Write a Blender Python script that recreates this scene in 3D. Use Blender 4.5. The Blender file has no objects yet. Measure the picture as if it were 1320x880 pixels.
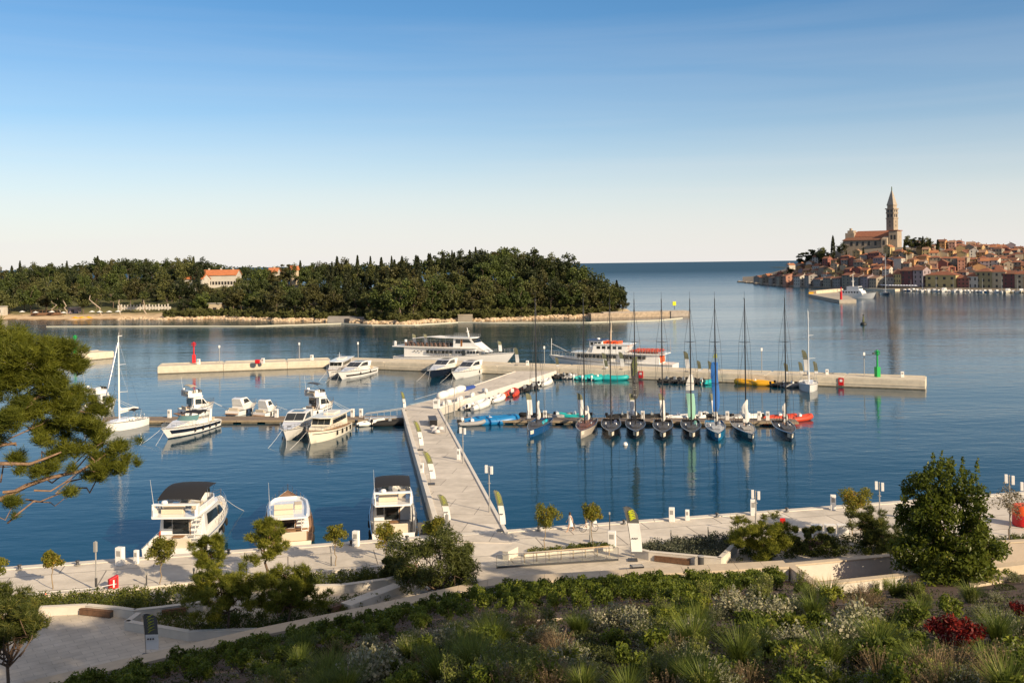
import bpy, bmesh, math, random
import numpy as np
from mathutils import Vector, Matrix

S = bpy.context.scene
R = math.radians
# ------------------------------------------------------------------ camera, sky, sun, exposure
F, CH, HY, RO_ = 1283.33, 25.0, 340.1, 0.0127   # focal length in photo pixels, eye height, horizon row at the middle, camera roll
cam = bpy.data.cameras.new('camera'); camo = bpy.data.objects.new('camera', cam)
S.collection.objects.link(camo); S.camera = camo
cam.lens = 35.0; cam.sensor_width = 36.0; cam.shift_y = -(440 - HY) / 1320
cam.clip_start = 0.5; cam.clip_end = 120000
camo.location = (0, 0, CH); camo.rotation_euler = (R(90), RO_, 0)

SUN_EL = 25.0
SUNH = Vector((0.72, -0.694))                # horizontal direction towards the sun
w = bpy.data.worlds.new('World'); S.world = w; w.use_nodes = True
nt = w.node_tree; bg = nt.nodes['Background']
sky = nt.nodes.new('ShaderNodeTexSky'); sky.sky_type = 'NISHITA'; sky.sun_disc = False
sky.sun_elevation = R(SUN_EL); sky.sun_rotation = math.atan2(SUNH.x, SUNH.y)
sky.altitude = 0; sky.air_density = 1.0; sky.dust_density = 0.1; sky.ozone_density = 3.4
hs = nt.nodes.new('ShaderNodeHueSaturation'); hs.inputs['Saturation'].default_value = 1.22
# pale haze low over the horizon
tc = nt.nodes.new('ShaderNodeTexCoord'); sx = nt.nodes.new('ShaderNodeSeparateXYZ'); hr = nt.nodes.new('ShaderNodeValToRGB'); hm = nt.nodes.new('ShaderNodeMix'); hm.data_type = 'RGBA'
nt.links.new(tc.outputs['Generated'], sx.inputs[0]); nt.links.new(sx.outputs['Z'], hr.inputs[0])
hr.color_ramp.elements[0].color = (.90,) * 3 + (1,); hr.color_ramp.elements[1].position = .25; hr.color_ramp.elements[1].color = (0, 0, 0, 1)
for pos, v in ((.045, .72), (.085, .45), (.13, .2)): hr.color_ramp.elements.new(pos).color = (v, v, v, 1)
nt.links.new(sky.outputs[0], hs.inputs['Color']); nt.links.new(hs.outputs[0], hm.inputs[6])
hm.inputs[7].default_value = (7.25, 7.0, 6.95, 1)
# faint streaks of high cloud
cm_ = nt.nodes.new('ShaderNodeMapping'); cm_.inputs['Scale'].default_value = (1.2, 1.2, 26); cn = nt.nodes.new('ShaderNodeTexNoise'); cn.inputs['Scale'].default_value = 1.6; cn.inputs['Detail'].default_value = 5; cn.inputs['Distortion'].default_value = .6
nt.links.new(tc.outputs['Generated'], cm_.inputs[0]); nt.links.new(cm_.outputs[0], cn.inputs[0])
ca = nt.nodes.new('ShaderNodeMath'); ca.operation = 'MULTIPLY_ADD'; ca.inputs[1].default_value = .2; ca.inputs[2].default_value = -.10; nt.links.new(cn.outputs['Fac'], ca.inputs[0])
cb = nt.nodes.new('ShaderNodeMath'); cb.operation = 'ADD'; cb.use_clamp = True; nt.links.new(ca.outputs[0], cb.inputs[0]); nt.links.new(hr.outputs[0], cb.inputs[1]); nt.links.new(cb.outputs[0], hm.inputs[0])
# warm pale brightening added to the unseen upper sky to lift the shade
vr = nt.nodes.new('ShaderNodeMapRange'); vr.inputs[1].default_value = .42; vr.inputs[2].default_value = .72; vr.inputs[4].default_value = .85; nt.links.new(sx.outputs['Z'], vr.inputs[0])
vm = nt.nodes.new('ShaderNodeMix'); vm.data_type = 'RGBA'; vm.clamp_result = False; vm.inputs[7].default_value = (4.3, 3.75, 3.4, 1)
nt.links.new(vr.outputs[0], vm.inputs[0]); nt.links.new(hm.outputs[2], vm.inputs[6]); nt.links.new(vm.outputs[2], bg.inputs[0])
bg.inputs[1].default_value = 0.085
sl = bpy.data.lights.new('sun', 'SUN'); so = bpy.data.objects.new('sun', sl); S.collection.objects.link(so)
sl.energy = 5.0; sl.angle = R(0.5); sl.color = (1.0, 0.80, 0.55)
el = R(SUN_EL)
so.rotation_euler = Vector((SUNH.x * math.cos(el), SUNH.y * math.cos(el), math.sin(el))).to_track_quat('Z', 'Y').to_euler()
so.location = (60, -40, 80)
S.view_settings.view_transform = 'Standard'; S.view_settings.look = 'None'
S.view_settings.exposure = 0.48; S.view_settings.gamma = 1.0; S.view_settings.use_curve_mapping = False
S.render.engine = 'CYCLES'; S.cycles.use_denoising = True
S.cycles.max_bounces = 6; S.cycles.diffuse_bounces = 3; S.cycles.glossy_bounces = 4; S.cycles.transparent_max_bounces = 8

# ------------------------------------------------------------------ helpers
def P(px, py, z=0.0):
    Y = (CH - z) * F / (py - HY + RO_ * (px - 660)); return Vector(((px - 660 - RO_ * (py - HY)) / F * Y, Y, z))
def XP(px, Y, py=None): return (px - 660 - (RO_ * (py - HY) if py else 0)) / F * Y
def ZP(py, Y, px=660): return CH - (py - HY + RO_ * (px - 660)) / F * Y
def lerp(a, b, t): return a + (b - a) * t
def interp(x, pts):
    return float(np.interp(x, [p[0] for p in pts], [p[1] for p in pts]))

class MB:
    def __init__(s): s.v = []; s.f = []
    def add(s, vs, fs):
        n = len(s.v); s.v += [tuple(v) for v in vs]; s.f += [tuple(i + n for i in f) for f in fs]; return s
    def box(s, c, d, rz=0.0, rx=0.0, ry=0.0):
        hx, hy, hz = d[0] / 2, d[1] / 2, d[2] / 2
        M = Matrix.Rotation(rz, 3, 'Z') @ Matrix.Rotation(ry, 3, 'Y') @ Matrix.Rotation(rx, 3, 'X')
        vs = [Vector(c) + M @ Vector((x, y, z)) for x in (-hx, hx) for y in (-hy, hy) for z in (-hz, hz)]
        return s.add(vs, [(0, 1, 3, 2), (4, 6, 7, 5), (0, 4, 5, 1), (2, 3, 7, 6), (0, 2, 6, 4), (1, 5, 7, 3)])
    def tube(s, pts, r, n=6, caps=True):
        pts = [Vector(p) for p in pts]; m = len(pts)
        rr = r if isinstance(r, (list, tuple)) else [r] * m
        rings = []
        up = None
        for i, p in enumerate(pts):
            t = (pts[min(i + 1, m - 1)] - pts[max(i - 1, 0)]).normalized()
            if up is None: up = Vector((0, 0, 1)) if abs(t.z) < .9 else Vector((1, 0, 0))
            a = t.cross(up).normalized(); b = a.cross(t).normalized(); up = b
            rings.append([p + (a * math.cos(2 * math.pi * k / n) + b * math.sin(2 * math.pi * k / n)) * rr[i] for k in range(n)])
        return s.loft(rings, True, caps)
    def loft(s, rings, closed=True, caps=True):
        n = len(rings[0]); vs = [v for r in rings for v in r]; fs = []
        for i in range(len(rings) - 1):
            for k in range(n if closed else n - 1):
                a, b = i * n + k, i * n + (k + 1) % n
                fs.append((a, b, b + n, a + n))
        if caps: fs += [tuple(range(n - 1, -1, -1)), tuple(range((len(rings) - 1) * n, len(rings) * n))]
        return s.add(vs, fs)
    def prism(s, poly, z0, z1):
        n = len(poly)
        z0 = z0 if isinstance(z0, (list, tuple)) else [z0] * n
        z1 = z1 if isinstance(z1, (list, tuple)) else [z1] * n
        vs = [(p[0], p[1], z0[i]) for i, p in enumerate(poly)] + [(p[0], p[1], z1[i]) for i, p in enumerate(poly)]
        return s.add(vs, [tuple(range(n - 1, -1, -1)), tuple(range(n, 2 * n))] + [(i, (i + 1) % n, (i + 1) % n + n, i + n) for i in range(n)])
    def lathe(s, prof, c=(0, 0, 0), n=10):
        return s.loft([[(c[0] + r * math.cos(2 * math.pi * k / n), c[1] + r * math.sin(2 * math.pi * k / n), c[2] + z) for k in range(n)] for r, z in prof])
    def build(s, name, m, parent=None, loc=(0, 0, 0), rz=0.0, smooth=None, bevel=0):
        me = bpy.data.meshes.new(name); me.from_pydata(s.v, [], s.f); me.materials.append(m)
        bm = bmesh.new(); bm.from_mesh(me); bmesh.ops.recalc_face_normals(bm, faces=bm.faces); bm.to_mesh(me); bm.free()
        if smooth:
            me.polygons.foreach_set('use_smooth', [True] * len(me.polygons)); me.set_sharp_from_angle(angle=R(smooth))
        o = bpy.data.objects.new(name, me); S.collection.objects.link(o)
        o.parent = parent; o.location = loc; o.rotation_euler = (0, 0, rz)
        if bevel:
            b = o.modifiers.new('bevel', 'BEVEL'); b.width = bevel; b.segments = 2; b.limit_method = 'ANGLE'
        return o

def npmesh(name, V, Q, m, tint=None, parent=None, loc=(0, 0, 0), rz=0):
    me = bpy.data.meshes.new(name); V = np.asarray(V, dtype=np.float32); Q = np.asarray(Q, dtype=np.int32)
    me.vertices.add(len(V)); me.vertices.foreach_set('co', V.ravel())
    me.loops.add(Q.size); me.loops.foreach_set('vertex_index', Q.ravel())
    me.polygons.add(len(Q)); me.polygons.foreach_set('loop_start', np.arange(len(Q), dtype=np.int32) * Q.shape[1])
    me.update(calc_edges=True)
    if tint is not None:
        a = me.attributes.new('tint', 'FLOAT', 'FACE'); a.data.foreach_set('value', np.asarray(tint, dtype=np.float32))
    me.materials.append(m)
    o = bpy.data.objects.new(name, me); S.collection.objects.link(o); o.parent = parent; o.location = loc; o.rotation_euler = (0, 0, rz)
    return o

def tag(o, label=None, cat=None, group=None, kind=None):
    if label: o['label'] = label
    if cat: o['category'] = cat
    if group: o['group'] = group
    if kind: o['kind'] = kind
    return o
def thing(name, label, cat, loc=(0, 0, 0), rz=0.0, group=None):
    o = bpy.data.objects.new(name, None); S.collection.objects.link(o); o.empty_display_size = .3
    o.location = loc; o.rotation_euler = (0, 0, rz); return tag(o, label, cat, group)
KIDS = {}
def copy_tree(root, loc, rz=0.0, sc=None, label=None, group=None):
    r = root.copy(); S.collection.objects.link(r); r.location = loc; r.rotation_euler = (0, 0, rz)
    if sc is not None: r.scale = (sc, sc, sc) if isinstance(sc, (int, float)) else sc
    if label: r['label'] = label
    if group: r['group'] = group
    if root.name not in KIDS: KIDS[root.name] = [(c, list(c.children)) for c in root.children]
    for ch, gs in KIDS[root.name]:
        c = ch.copy(); S.collection.objects.link(c); c.parent = r
        for g in gs:
            d = g.copy(); S.collection.objects.link(d); d.parent = c
    return r
def recolour(root, part, m):
    for c in root.children:
        if c.name.split('.')[0] == part:
            c.material_slots[0].link = 'OBJECT'; c.material_slots[0].material = m
ORD = ['first', 'second', 'third', 'fourth', 'fifth', 'sixth', 'seventh', 'eighth', 'ninth', 'tenth', 'eleventh', 'twelfth', 'thirteenth', 'fourteenth',
       'fifteenth', 'sixteenth', 'seventeenth', 'eighteenth', 'nineteenth', 'twentieth', 'twenty-first', 'twenty-second', 'twenty-third', 'twenty-fourth',
       'twenty-fifth', 'twenty-sixth', 'twenty-seventh', 'twenty-eighth', 'twenty-ninth', 'thirtieth'] + ['%dth' % k for k in range(31, 90)]

# ------------------------------------------------------------------ materials
MATS = {}
def mat(name, col, rough=.5, metal=0.0, var=0.0, scale=4.0, bump=0.0, spec=.5, coat=0.0, detail=4.0):
    if name in MATS: return MATS[name]
    m = bpy.data.materials.new(name); m.use_nodes = True; MATS[name] = m
    t = m.node_tree; b = t.nodes['Principled BSDF']
    b.inputs['Base Color'].default_value = (*col, 1); b.inputs['Roughness'].default_value = rough
    b.inputs['Metallic'].default_value = metal; b.inputs['Specular IOR Level'].default_value = spec; b.inputs['Coat Weight'].default_value = coat
    if var or bump:
        g = t.nodes.new('ShaderNodeNewGeometry'); n = t.nodes.new('ShaderNodeTexNoise')
        n.inputs['Scale'].default_value = scale; n.inputs['Detail'].default_value = detail; n.inputs['Roughness'].default_value = .65
        t.links.new(g.outputs['Position'], n.inputs['Vector'])
        if var:
            r = t.nodes.new('ShaderNodeValToRGB'); r.color_ramp.elements[0].position = .3; r.color_ramp.elements[1].position = .7
            r.color_ramp.elements[0].color = (*[c * (1 - var) for c in col], 1); r.color_ramp.elements[1].color = (*[min(1, c * (1 + var)) for c in col], 1)
            t.links.new(n.outputs['Fac'], r.inputs[0]); t.links.new(r.outputs[0], b.inputs['Base Color'])
        if bump:
            bp = t.nodes.new('ShaderNodeBump'); bp.inputs['Strength'].default_value = bump; bp.inputs['Distance'].default_value = .05
            t.links.new(n.outputs['Fac'], bp.inputs['Height']); t.links.new(bp.outputs[0], b.inputs['Normal'])
    return m
def leafmat(name, a, b_, c=None, trans=.3, rough=.55):
    """a..b_ ramp over the per-leaf tint"""
    if name in MATS: return MATS[name]
    m = bpy.data.materials.new(name); m.use_nodes = True; MATS[name] = m
    t = m.node_tree; b = t.nodes['Principled BSDF']; out = t.nodes['Material Output']
    at = t.nodes.new('ShaderNodeAttribute'); at.attribute_name = 'tint'
    oi = t.nodes.new('ShaderNodeObjectInfo')
    ma = t.nodes.new('ShaderNodeMath'); ma.operation = 'MULTIPLY_ADD'; ma.inputs[1].default_value = .3; ma.inputs[2].default_value = -.15
    t.links.new(oi.outputs['Random'], ma.inputs[0])
    ad = t.nodes.new('ShaderNodeMath'); ad.operation = 'ADD'; t.links.new(at.outputs['Fac'], ad.inputs[0]); t.links.new(ma.outputs[0], ad.inputs[1])
    r = t.nodes.new('ShaderNodeValToRGB'); r.color_ramp.elements[0].color = (*a, 1); r.color_ramp.elements[1].color = (*b_, 1)
    if c:
        e = r.color_ramp.elements.new(.86); e.color = (*b_, 1); r.color_ramp.elements[-1].color = (*c, 1)
    t.links.new(ad.outputs[0], r.inputs[0]); t.links.new(r.outputs[0], b.inputs['Base Color'])
    b.inputs['Roughness'].default_value = rough; b.inputs['Specular IOR Level'].default_value = .25
    tr = t.nodes.new('ShaderNodeBsdfTranslucent'); mx = t.nodes.new('ShaderNodeMixShader'); mx.inputs[0].default_value = trans
    t.links.new(r.outputs[0], tr.inputs[0]); t.links.new(b.outputs[0], mx.inputs[1]); t.links.new(tr.outputs[0], mx.inputs[2])
    t.links.new(mx.outputs[0], out.inputs[0]); return m

def brickmat(name, col, joint, bw, bh, rot=0.0, rough=.7, var=.08, mortar=.02, bump=.0):
    m = bpy.data.materials.new(name); m.use_nodes = True; MATS[name] = m
    t = m.node_tree; b = t.nodes['Principled BSDF']; b.inputs['Roughness'].default_value = rough; b.inputs['Specular IOR Level'].default_value = .3
    g = t.nodes.new('ShaderNodeNewGeometry'); mp = t.nodes.new('ShaderNodeMapping'); mp.inputs['Rotation'].default_value = (0, 0, rot)
    t.links.new(g.outputs['Position'], mp.inputs[0])
    k = t.nodes.new('ShaderNodeTexBrick'); k.inputs['Scale'].default_value = 1; k.inputs['Brick Width'].default_value = bw; k.inputs['Row Height'].default_value = bh
    k.inputs['Mortar Size'].default_value = mortar; k.offset = .5
    k.inputs['Color1'].default_value = (*[c * (1 - var) for c in col], 1); k.inputs['Color2'].default_value = (*[c * (1 + var) for c in col], 1); k.inputs['Mortar'].default_value = (*joint, 1)
    n = t.nodes.new('ShaderNodeTexNoise'); n.inputs['Scale'].default_value = .35; n.inputs['Detail'].default_value = 8; n.inputs['Roughness'].default_value = .7
    t.links.new(g.outputs['Position'], n.inputs[0]); t.links.new(mp.outputs[0], k.inputs[0])
    r = t.nodes.new('ShaderNodeValToRGB'); r.color_ramp.elements[0].position = .3; r.color_ramp.elements[1].position = .72
    r.color_ramp.elements[0].color = (.66, .65, .63, 1); r.color_ramp.elements[1].color = (1.06, 1.05, 1.04, 1)
    t.links.new(n.outputs['Fac'], r.inputs[0])
    mx = t.nodes.new('ShaderNodeMix'); mx.data_type = 'RGBA'; mx.blend_type = 'MULTIPLY'; mx.inputs[0].default_value = 1
    t.links.new(k.outputs[0], mx.inputs[6]); t.links.new(r.outputs[0], mx.inputs[7]); t.links.new(mx.outputs[2], b.inputs['Base Color'])
    return m

WHITE = mat('white_gelcoat', (.80, .79, .76), .22, var=.04, scale=1.2, spec=.5, coat=.4)
CREAMW = mat('cream_gelcoat', (.78, .72, .58), .25, var=.04, scale=1.2, coat=.4)
GREYHULL = mat('grey_paint', (.30, .32, .33), .3, coat=.3)
NAVY = mat('navy_gelcoat', (.012, .018, .035), .15, coat=.6)
BLACK = mat('black_paint', (.012, .012, .014), .25, coat=.3)
CARBON = mat('carbon_mast', (.02, .018, .018), .35)
BLUEH = mat('blue_hull', (.012, .07, .20), .2, coat=.5)
LBLUEH = mat('light_blue_hull', (.02, .20, .42), .2, coat=.5)
GLASS = mat('dark_glass', (.012, .016, .018), .06, spec=.8)
CANVAS = mat('black_canvas', (.012, .012, .014), .85)
GREYCANVAS = mat('grey_canvas', (.10, .10, .10), .85)
SAIL = mat('white_sailcloth', (.72, .70, .66), .7, var=.06, scale=3)
STEEL = mat('stainless_steel', (.55, .55, .54), .25, metal=1)
ALU = mat('aluminium', (.62, .62, .60), .4, metal=.6)
TEAK = mat('teak_deck', (.30, .17, .085), .6, var=.25, scale=6)
DECKW = mat('white_nonslip_deck', (.66, .64, .59), .6, var=.05, scale=5)
DARKDECK = mat('dark_deck', (.07, .07, .075), .6, var=.2, scale=3)
CUSHION = mat('beige_cushion', (.58, .50, .38), .8)
RUBBER = mat('black_rubber', (.012, .012, .012), .8)
GREYTUBE = mat('grey_tube', (.28, .28, .28), .6)
WHITETUBE = mat('white_tube', (.74, .72, .68), .5)
REDTUBE = mat('red_tube', (.55, .055, .02), .5)
TEALTUBE = mat('teal_tube', (.01, .36, .36), .5)
YELLOWP = mat('yellow_plastic', (.70, .36, .01), .5)
BLUEPL = mat('blue_plastic', (.008, .17, .42), .4)
REDP = mat('red_paint', (.55, .012, .015), .4)
GREENP = mat('green_paint', (.005, .33, .06), .4)
ORANGEP = mat('orange_paint', (.75, .10, .015), .5)
CONCRETE = mat('pale_concrete', (.60, .53, .41), .8, var=.14, scale=.9, bump=.15, detail=8)
CONCDARK = mat('wet_concrete', (.17, .145, .10), .7, var=.3, scale=1.5)
WALLST = mat('limewashed_wall', (.60, .55, .47), .8, var=.07, scale=1.6, bump=.1, detail=7)
COPING = mat('stone_coping', (.52, .43, .31), .8, var=.10, scale=1.8, bump=.1, detail=7)
WOOD = mat('brown_timber', (.16, .085, .045), .65, var=.3, scale=5)
PONTOON = mat('pontoon_boards', (.20, .15, .105), .75, var=.3, scale=3, detail=8)
SOIL = mat('brown_soil', (.085, .052, .034), .95, var=.4, scale=3, bump=.6, detail=9)
BARK = mat('brown_bark', (.13, .085, .055), .9, var=.35, scale=9, bump=.4)
PINEBARK = mat('pine_bark', (.23, .145, .09), .9, var=.35, scale=7, bump=.4)
GREYPOST = mat('grey_post', (.32, .31, .29), .5)
DARKPOST = mat('dark_post', (.05, .05, .05), .5)
WHITEP = mat('white_post', (.78, .76, .72), .5)
LIMEP = mat('lime_print', (.50, .55, .02), .7)
FLAGGREY = mat('grey_flag_cloth', (.085, .085, .08), .8)
FLAGWHITE = mat('white_flag_cloth', (.72, .71, .68), .8)
INKP = mat('dark_print', (.03, .03, .035), .7)
PAVE = brickmat('pale_stone_paving', (.69, .635, .55), (.26, .235, .205), 7.0, 4.2, rot=-.225, mortar=.05, var=.045)
PLAZA = brickmat('plaza_paving', (.62, .555, .46), (.40, .36, .30), 1.2, .6, rot=-.6, mortar=.015, var=.08)
JETTYM = brickmat('jetty_boards', (.67, .615, .535), (.34, .305, .265), 6.0, 3.0, rot=.15, mortar=.04, var=.05)
# ================================================================== THE SETTING
# water ------------------------------------------------------------
def water_mat():
    m = bpy.data.materials.new('sea_water'); m.use_nodes = True; t = m.node_tree; b = t.nodes['Principled BSDF']
    b.inputs['Base Color'].default_value = (.002, .034, .058, 1); b.inputs['IOR'].default_value = 1.333; b.inputs['Specular IOR Level'].default_value = .30
    g = t.nodes.new('ShaderNodeNewGeometry')
    def noise(sx, sy, sc, det, rot=0.0, typ=None):
        mp = t.nodes.new('ShaderNodeMapping'); mp.inputs['Scale'].default_value = (sx, sy, 1); mp.inputs['Rotation'].default_value = (0, 0, rot)
        n = t.nodes.new('ShaderNodeTexNoise'); n.inputs['Scale'].default_value = sc; n.inputs['Detail'].default_value = det
        t.links.new(g.outputs['Position'], mp.inputs[0]); t.links.new(mp.outputs[0], n.inputs[0]); return n
    def math_(op, a, b_):
        k = t.nodes.new('ShaderNodeMath'); k.operation = op
        for i, x in enumerate((a, b_)):
            if isinstance(x, (int, float)): k.inputs[i].default_value = x
            else: t.links.new(x, k.inputs[i])
        return k.outputs[0]
    n1 = noise(.35, 1, 1.5, 3, .25); n2 = noise(.5, 1, .33, 3, -.2); n3 = noise(.25, 1, .05, 2, .1)
    patch = noise(.25, 1, .012, 3, .12)          # calm and ruffled stretches
    pr = t.nodes.new('ShaderNodeMapRange'); pr.inputs[1].default_value = .38; pr.inputs[2].default_value = .66; pr.inputs[3].default_value = .45; pr.inputs[4].default_value = 1.35
    t.links.new(patch.outputs['Fac'], pr.inputs[0])
    h = math_('ADD', math_('MULTIPLY', n1.outputs['Fac'], .05), math_('ADD', math_('MULTIPLY', n2.outputs['Fac'], .15), math_('MULTIPLY', n3.outputs['Fac'], .35)))
    # open sea beyond the island carries bigger waves
    sep = t.nodes.new('ShaderNodeSeparateXYZ'); t.links.new(g.outputs['Position'], sep.inputs[0])
    fr = t.nodes.new('ShaderNodeMapRange'); fr.inputs[1].default_value = 140; fr.inputs[2].default_value = 1700; fr.inputs[3].default_value = 1; fr.inputs[4].default_value = 5.0
    t.links.new(sep.outputs['Y'], fr.inputs[0])
    h = math_('MULTIPLY', h, math_('MULTIPLY', pr.outputs[0], fr.outputs[0]))
    bp = t.nodes.new('ShaderNodeBump'); bp.inputs['Strength'].default_value = .48; bp.inputs['Distance'].default_value = 1.0
    t.links.new(h, bp.inputs['Height']); t.links.new(bp.outputs[0], b.inputs['Normal'])
    rg = t.nodes.new('ShaderNodeMapRange'); rg.inputs[1].default_value = 250; rg.inputs[2].default_value = 2600; rg.inputs[3].default_value = .085; rg.inputs[4].default_value = .42
    t.links.new(sep.outputs['Y'], rg.inputs[0]); t.links.new(rg.outputs[0], b.inputs['Roughness'])
    return m
WATER = water_mat()
o = MB().add([(-60000, -200, 0), (60000, -200, 0), (60000, 75000, 0), (-60000, 75000, 0)], [(0, 1, 2, 3)]).build('sea', WATER); tag(o, kind='structure')

# quay, promenade and plaza ---------------------------------------
QY = lambda x: 89.2 + .23 * x
YW_PTS = [(-90, 5), (-25.5, 54), (-15.9, 60.8), (-10.2, 64.2), (-1.3, 70.2), (8.7, 71.7), (17, 72.3), (21, 69.4), (29.5, 70.6), (36, 71.5), (120, 90)]
YW = lambda x: interp(x, YW_PTS)
# where the bed really ends: it steps back behind the sunken box
YWE = lambda x: interp(x, YW_PTS[:6] + [(19.6, 73.1), (20.15, 67.8), (29.4, 70.2), (29.8, 71.2), (38, 73), (120, 92)])
o = MB().prism([(-110, QY(-110)), (-110, -30), (150, -30), (150, QY(150))], -3, 1.2).build('promenade', PAVE); tag(o, kind='structure')
# edge strip of the quay, paler blocks, and the darker plaza paving sheet
m = MB()
for k in range(26):
    x0 = -100 + k * 9.4; x1 = x0 + 9.36
    m.prism([(x0, QY(x0) - .75), (x1, QY(x1) - .75), (x1, QY(x1) + .06), (x0, QY(x0) + .06)], .75, 1.26)
o = m.build('quay_kerb', mat('quay_edge_stone', (.60, .56, .49), .75, var=.1, scale=.8), bevel=.02); tag(o, kind='structure')
o = MB().add([(-60, 20, 1.204), (-35, 70.2, 1.204), (-27, 69.2, 1.204), (-20, 70.0, 1.204), (-11, 74.2, 1.204), (-3, 78.5, 1.204), (11, 82.2, 1.204), (18, 80, 1.204), (24, 77, 1.204), (24, 60, 1.204), (0, 20, 1.204)],
             [tuple(range(11))]).build('plaza_paving', PLAZA); tag(o, kind='structure')

# terrace of the garden -------------------------------------------
def GZ(x, y):
    s = YW(x) - y
    if s < .4: return 1.95
    z = 1.9 + .27 * min(s, 54) + .06 * math.sin(x * .7 + s * .5) + .05 * math.sin(s * 1.3 - x * .4)
    return z
def G(px, py):
    """the point of the garden seen at a photo pixel"""
    Y = 10.0
    while Y < 110:
        x = XP(px, Y, py)
        if ZP(py, Y, px) <= GZ(x, Y): return Vector((x, Y, GZ(x, Y)))
        Y += .15
    return None
xs = np.concatenate([np.linspace(-90, -30, 24), np.linspace(-28.5, 33, 80), np.linspace(35, 110, 24)])
ss = np.concatenate([np.linspace(.28, 52, 75), [56, 70, 110]])
V = []; Q = []
for s_ in ss:
    for x in xs: V.append((x, YWE(x) - s_, GZ(x, YWE(x) - s_)))
n = len(xs)
# the bed is cut out where the sunken seating box stands
def in_box(x, y): return 20.5 < x < 30 and y > 69.0 + (x - 20.9) * .3
for i in range(len(ss) - 1):
    for j in range(n - 1):
        a = i * n + j
        cx = sum(V[k][0] for k in (a, a + 1, a + n, a + n + 1)) / 4; cy = sum(V[k][1] for k in (a, a + 1, a + n, a + n + 1)) / 4
        Q.append((a, a + 1, a + 1 + n, a + n))
o = npmesh('garden_slope', V, Q, SOIL); tag(o, kind='structure')

# wall with coping along the lower edge of the garden
t = thing('garden_wall', 'long pale stone coping wall between the plaza and the planted slope', 'wall', (0, 0, 0))
wx = [x for x in np.arange(-70, 19, 2.0)] + [19.8]
face = MB(); cop = MB(); W2 = lambda x: interp(x, YW_PTS[:6] + [(21, 73.4)])
for a, b in zip(wx[:-1], wx[1:]):
    face.prism([(a, W2(a) - 1.0), (b, W2(b) - 1.0), (b, W2(b) + .38), (a, W2(a) + .38)], 1.1, 2.66)
    g_ = .006
    cop.prism([(a + g_, W2(a) - 1.1), (b - g_, W2(b) - 1.1), (b - g_, W2(b) + .46), (a + g_, W2(a) + .46)], 2.66, 2.84)
face.build('wall_face', WALLST, t); cop.build('coping', COPING, t, bevel=.02)

# sunken seating box
def frame(name, label, outer, wz, zt, zb, wdt, parent_cat='planter'):
    t = thing(name, label, parent_cat)
    c = Vector((sum(p[0] for p in outer) / len(outer), sum(p[1] for p in outer) / len(outer)))
    n = len(outer)
    def inset(d):
        out = []
        for i in range(n):
            p0, p1, p2 = Vector(outer[i - 1]), Vector(outer[i]), Vector(outer[(i + 1) % n])
            e0 = (p1 - p0).normalized(); e1 = (p2 - p1).normalized()
            n0 = Vector((-e0.y, e0.x)); n1 = Vector((-e1.y, e1.x)); bis = (n0 + n1).normalized()
            out.append(p1 + bis * (d / max(.3, bis.dot(n0))))
        return out
    inn = inset(wdt); io = inset(.05); ii = inset(wdt - .05)
    m1 = MB(); m2 = MB()
    for i in range(n):
        j = (i + 1) % n
        m1.prism([io[i], io[j], ii[j], ii[i]], zb, zt)
        m2.prism([outer[i], outer[j], inn[j], inn[i]], zt, zt + wz)
    m1.build('wall', WALLST, t); m2.build('coping', COPING, t, bevel=.015)
    return t, inn
box_o = [(20.4, 68.9), (29.5, 71.5), (30.2, 76.4), (20.9, 74.4)]
box_o = [(P(1048, 754, 2.75).x, P(1048, 754, 2.75).y), (P(1189, 739, 2.75).x, P(1189, 739, 2.75).y), (P(1154, 712, 2.75).x, P(1154, 712, 2.75).y), (P(1011, 725, 2.75).x, P(1011, 725, 2.75).y)]
t, inn = frame('sunken_planter_box', 'empty rectangular sunken box with pale stone rim below the big laurel', box_o, .12, 2.62, 1.15, .62)
MB().prism(inn, 1.2, 1.38).build('soil_bed', mat('red_soil', (.19, .085, .04), .95, var=.3, scale=2, bump=.4), t)

# walls to the right of the laurel
t = thing('retaining_wall', 'plain grey brown wall segment behind the big laurel', 'wall')
a = P(1225, 728, 2.7); b = P(1345, 721, 2.7)
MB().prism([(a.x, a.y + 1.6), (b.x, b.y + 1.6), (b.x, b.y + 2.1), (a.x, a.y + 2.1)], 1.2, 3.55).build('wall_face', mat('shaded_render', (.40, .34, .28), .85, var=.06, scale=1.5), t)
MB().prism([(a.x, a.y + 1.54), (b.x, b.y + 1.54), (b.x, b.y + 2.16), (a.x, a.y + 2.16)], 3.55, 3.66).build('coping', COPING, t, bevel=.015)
t = thing('stone_step', 'broad stone step below the grey brown wall', 'step')
a = P(1258, 735, 2.6); b = P(1350, 724, 2.6)
MB().prism([(a.x, a.y), (b.x, b.y), (b.x, b.y + .9), (a.x, a.y + .9)], 1.2, 2.6).build('slab', COPING, t, bevel=.02)
t = thing('stone_block', 'low flat stone block at the foot of the big laurel', 'block')
a = P(1262, 757, 2.7); b = P(1306, 746, 2.7); c = P(1286, 737, 2.7); d = P(1246, 742, 2.7)
MB().prism([(a.x - .6, a.y), (b.x, b.y), (c.x, c.y), (d.x, d.y)], 1.6, 2.78).build('slab', COPING, t, bevel=.03)
# metal edging between the two beds
t = thing('bed_edging', 'thin pale edging strip between rows of shrubs and the mixed bed', 'edging')
m = MB(); pp = [G(px, py) for px, py in ((560, 815), (640, 806), (700, 802), (760, 797), (820, 793))]
m.tube([p + Vector((0, 0, .08)) for p in pp], .06, 5); m.build('strip', COPING, t)

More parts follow.
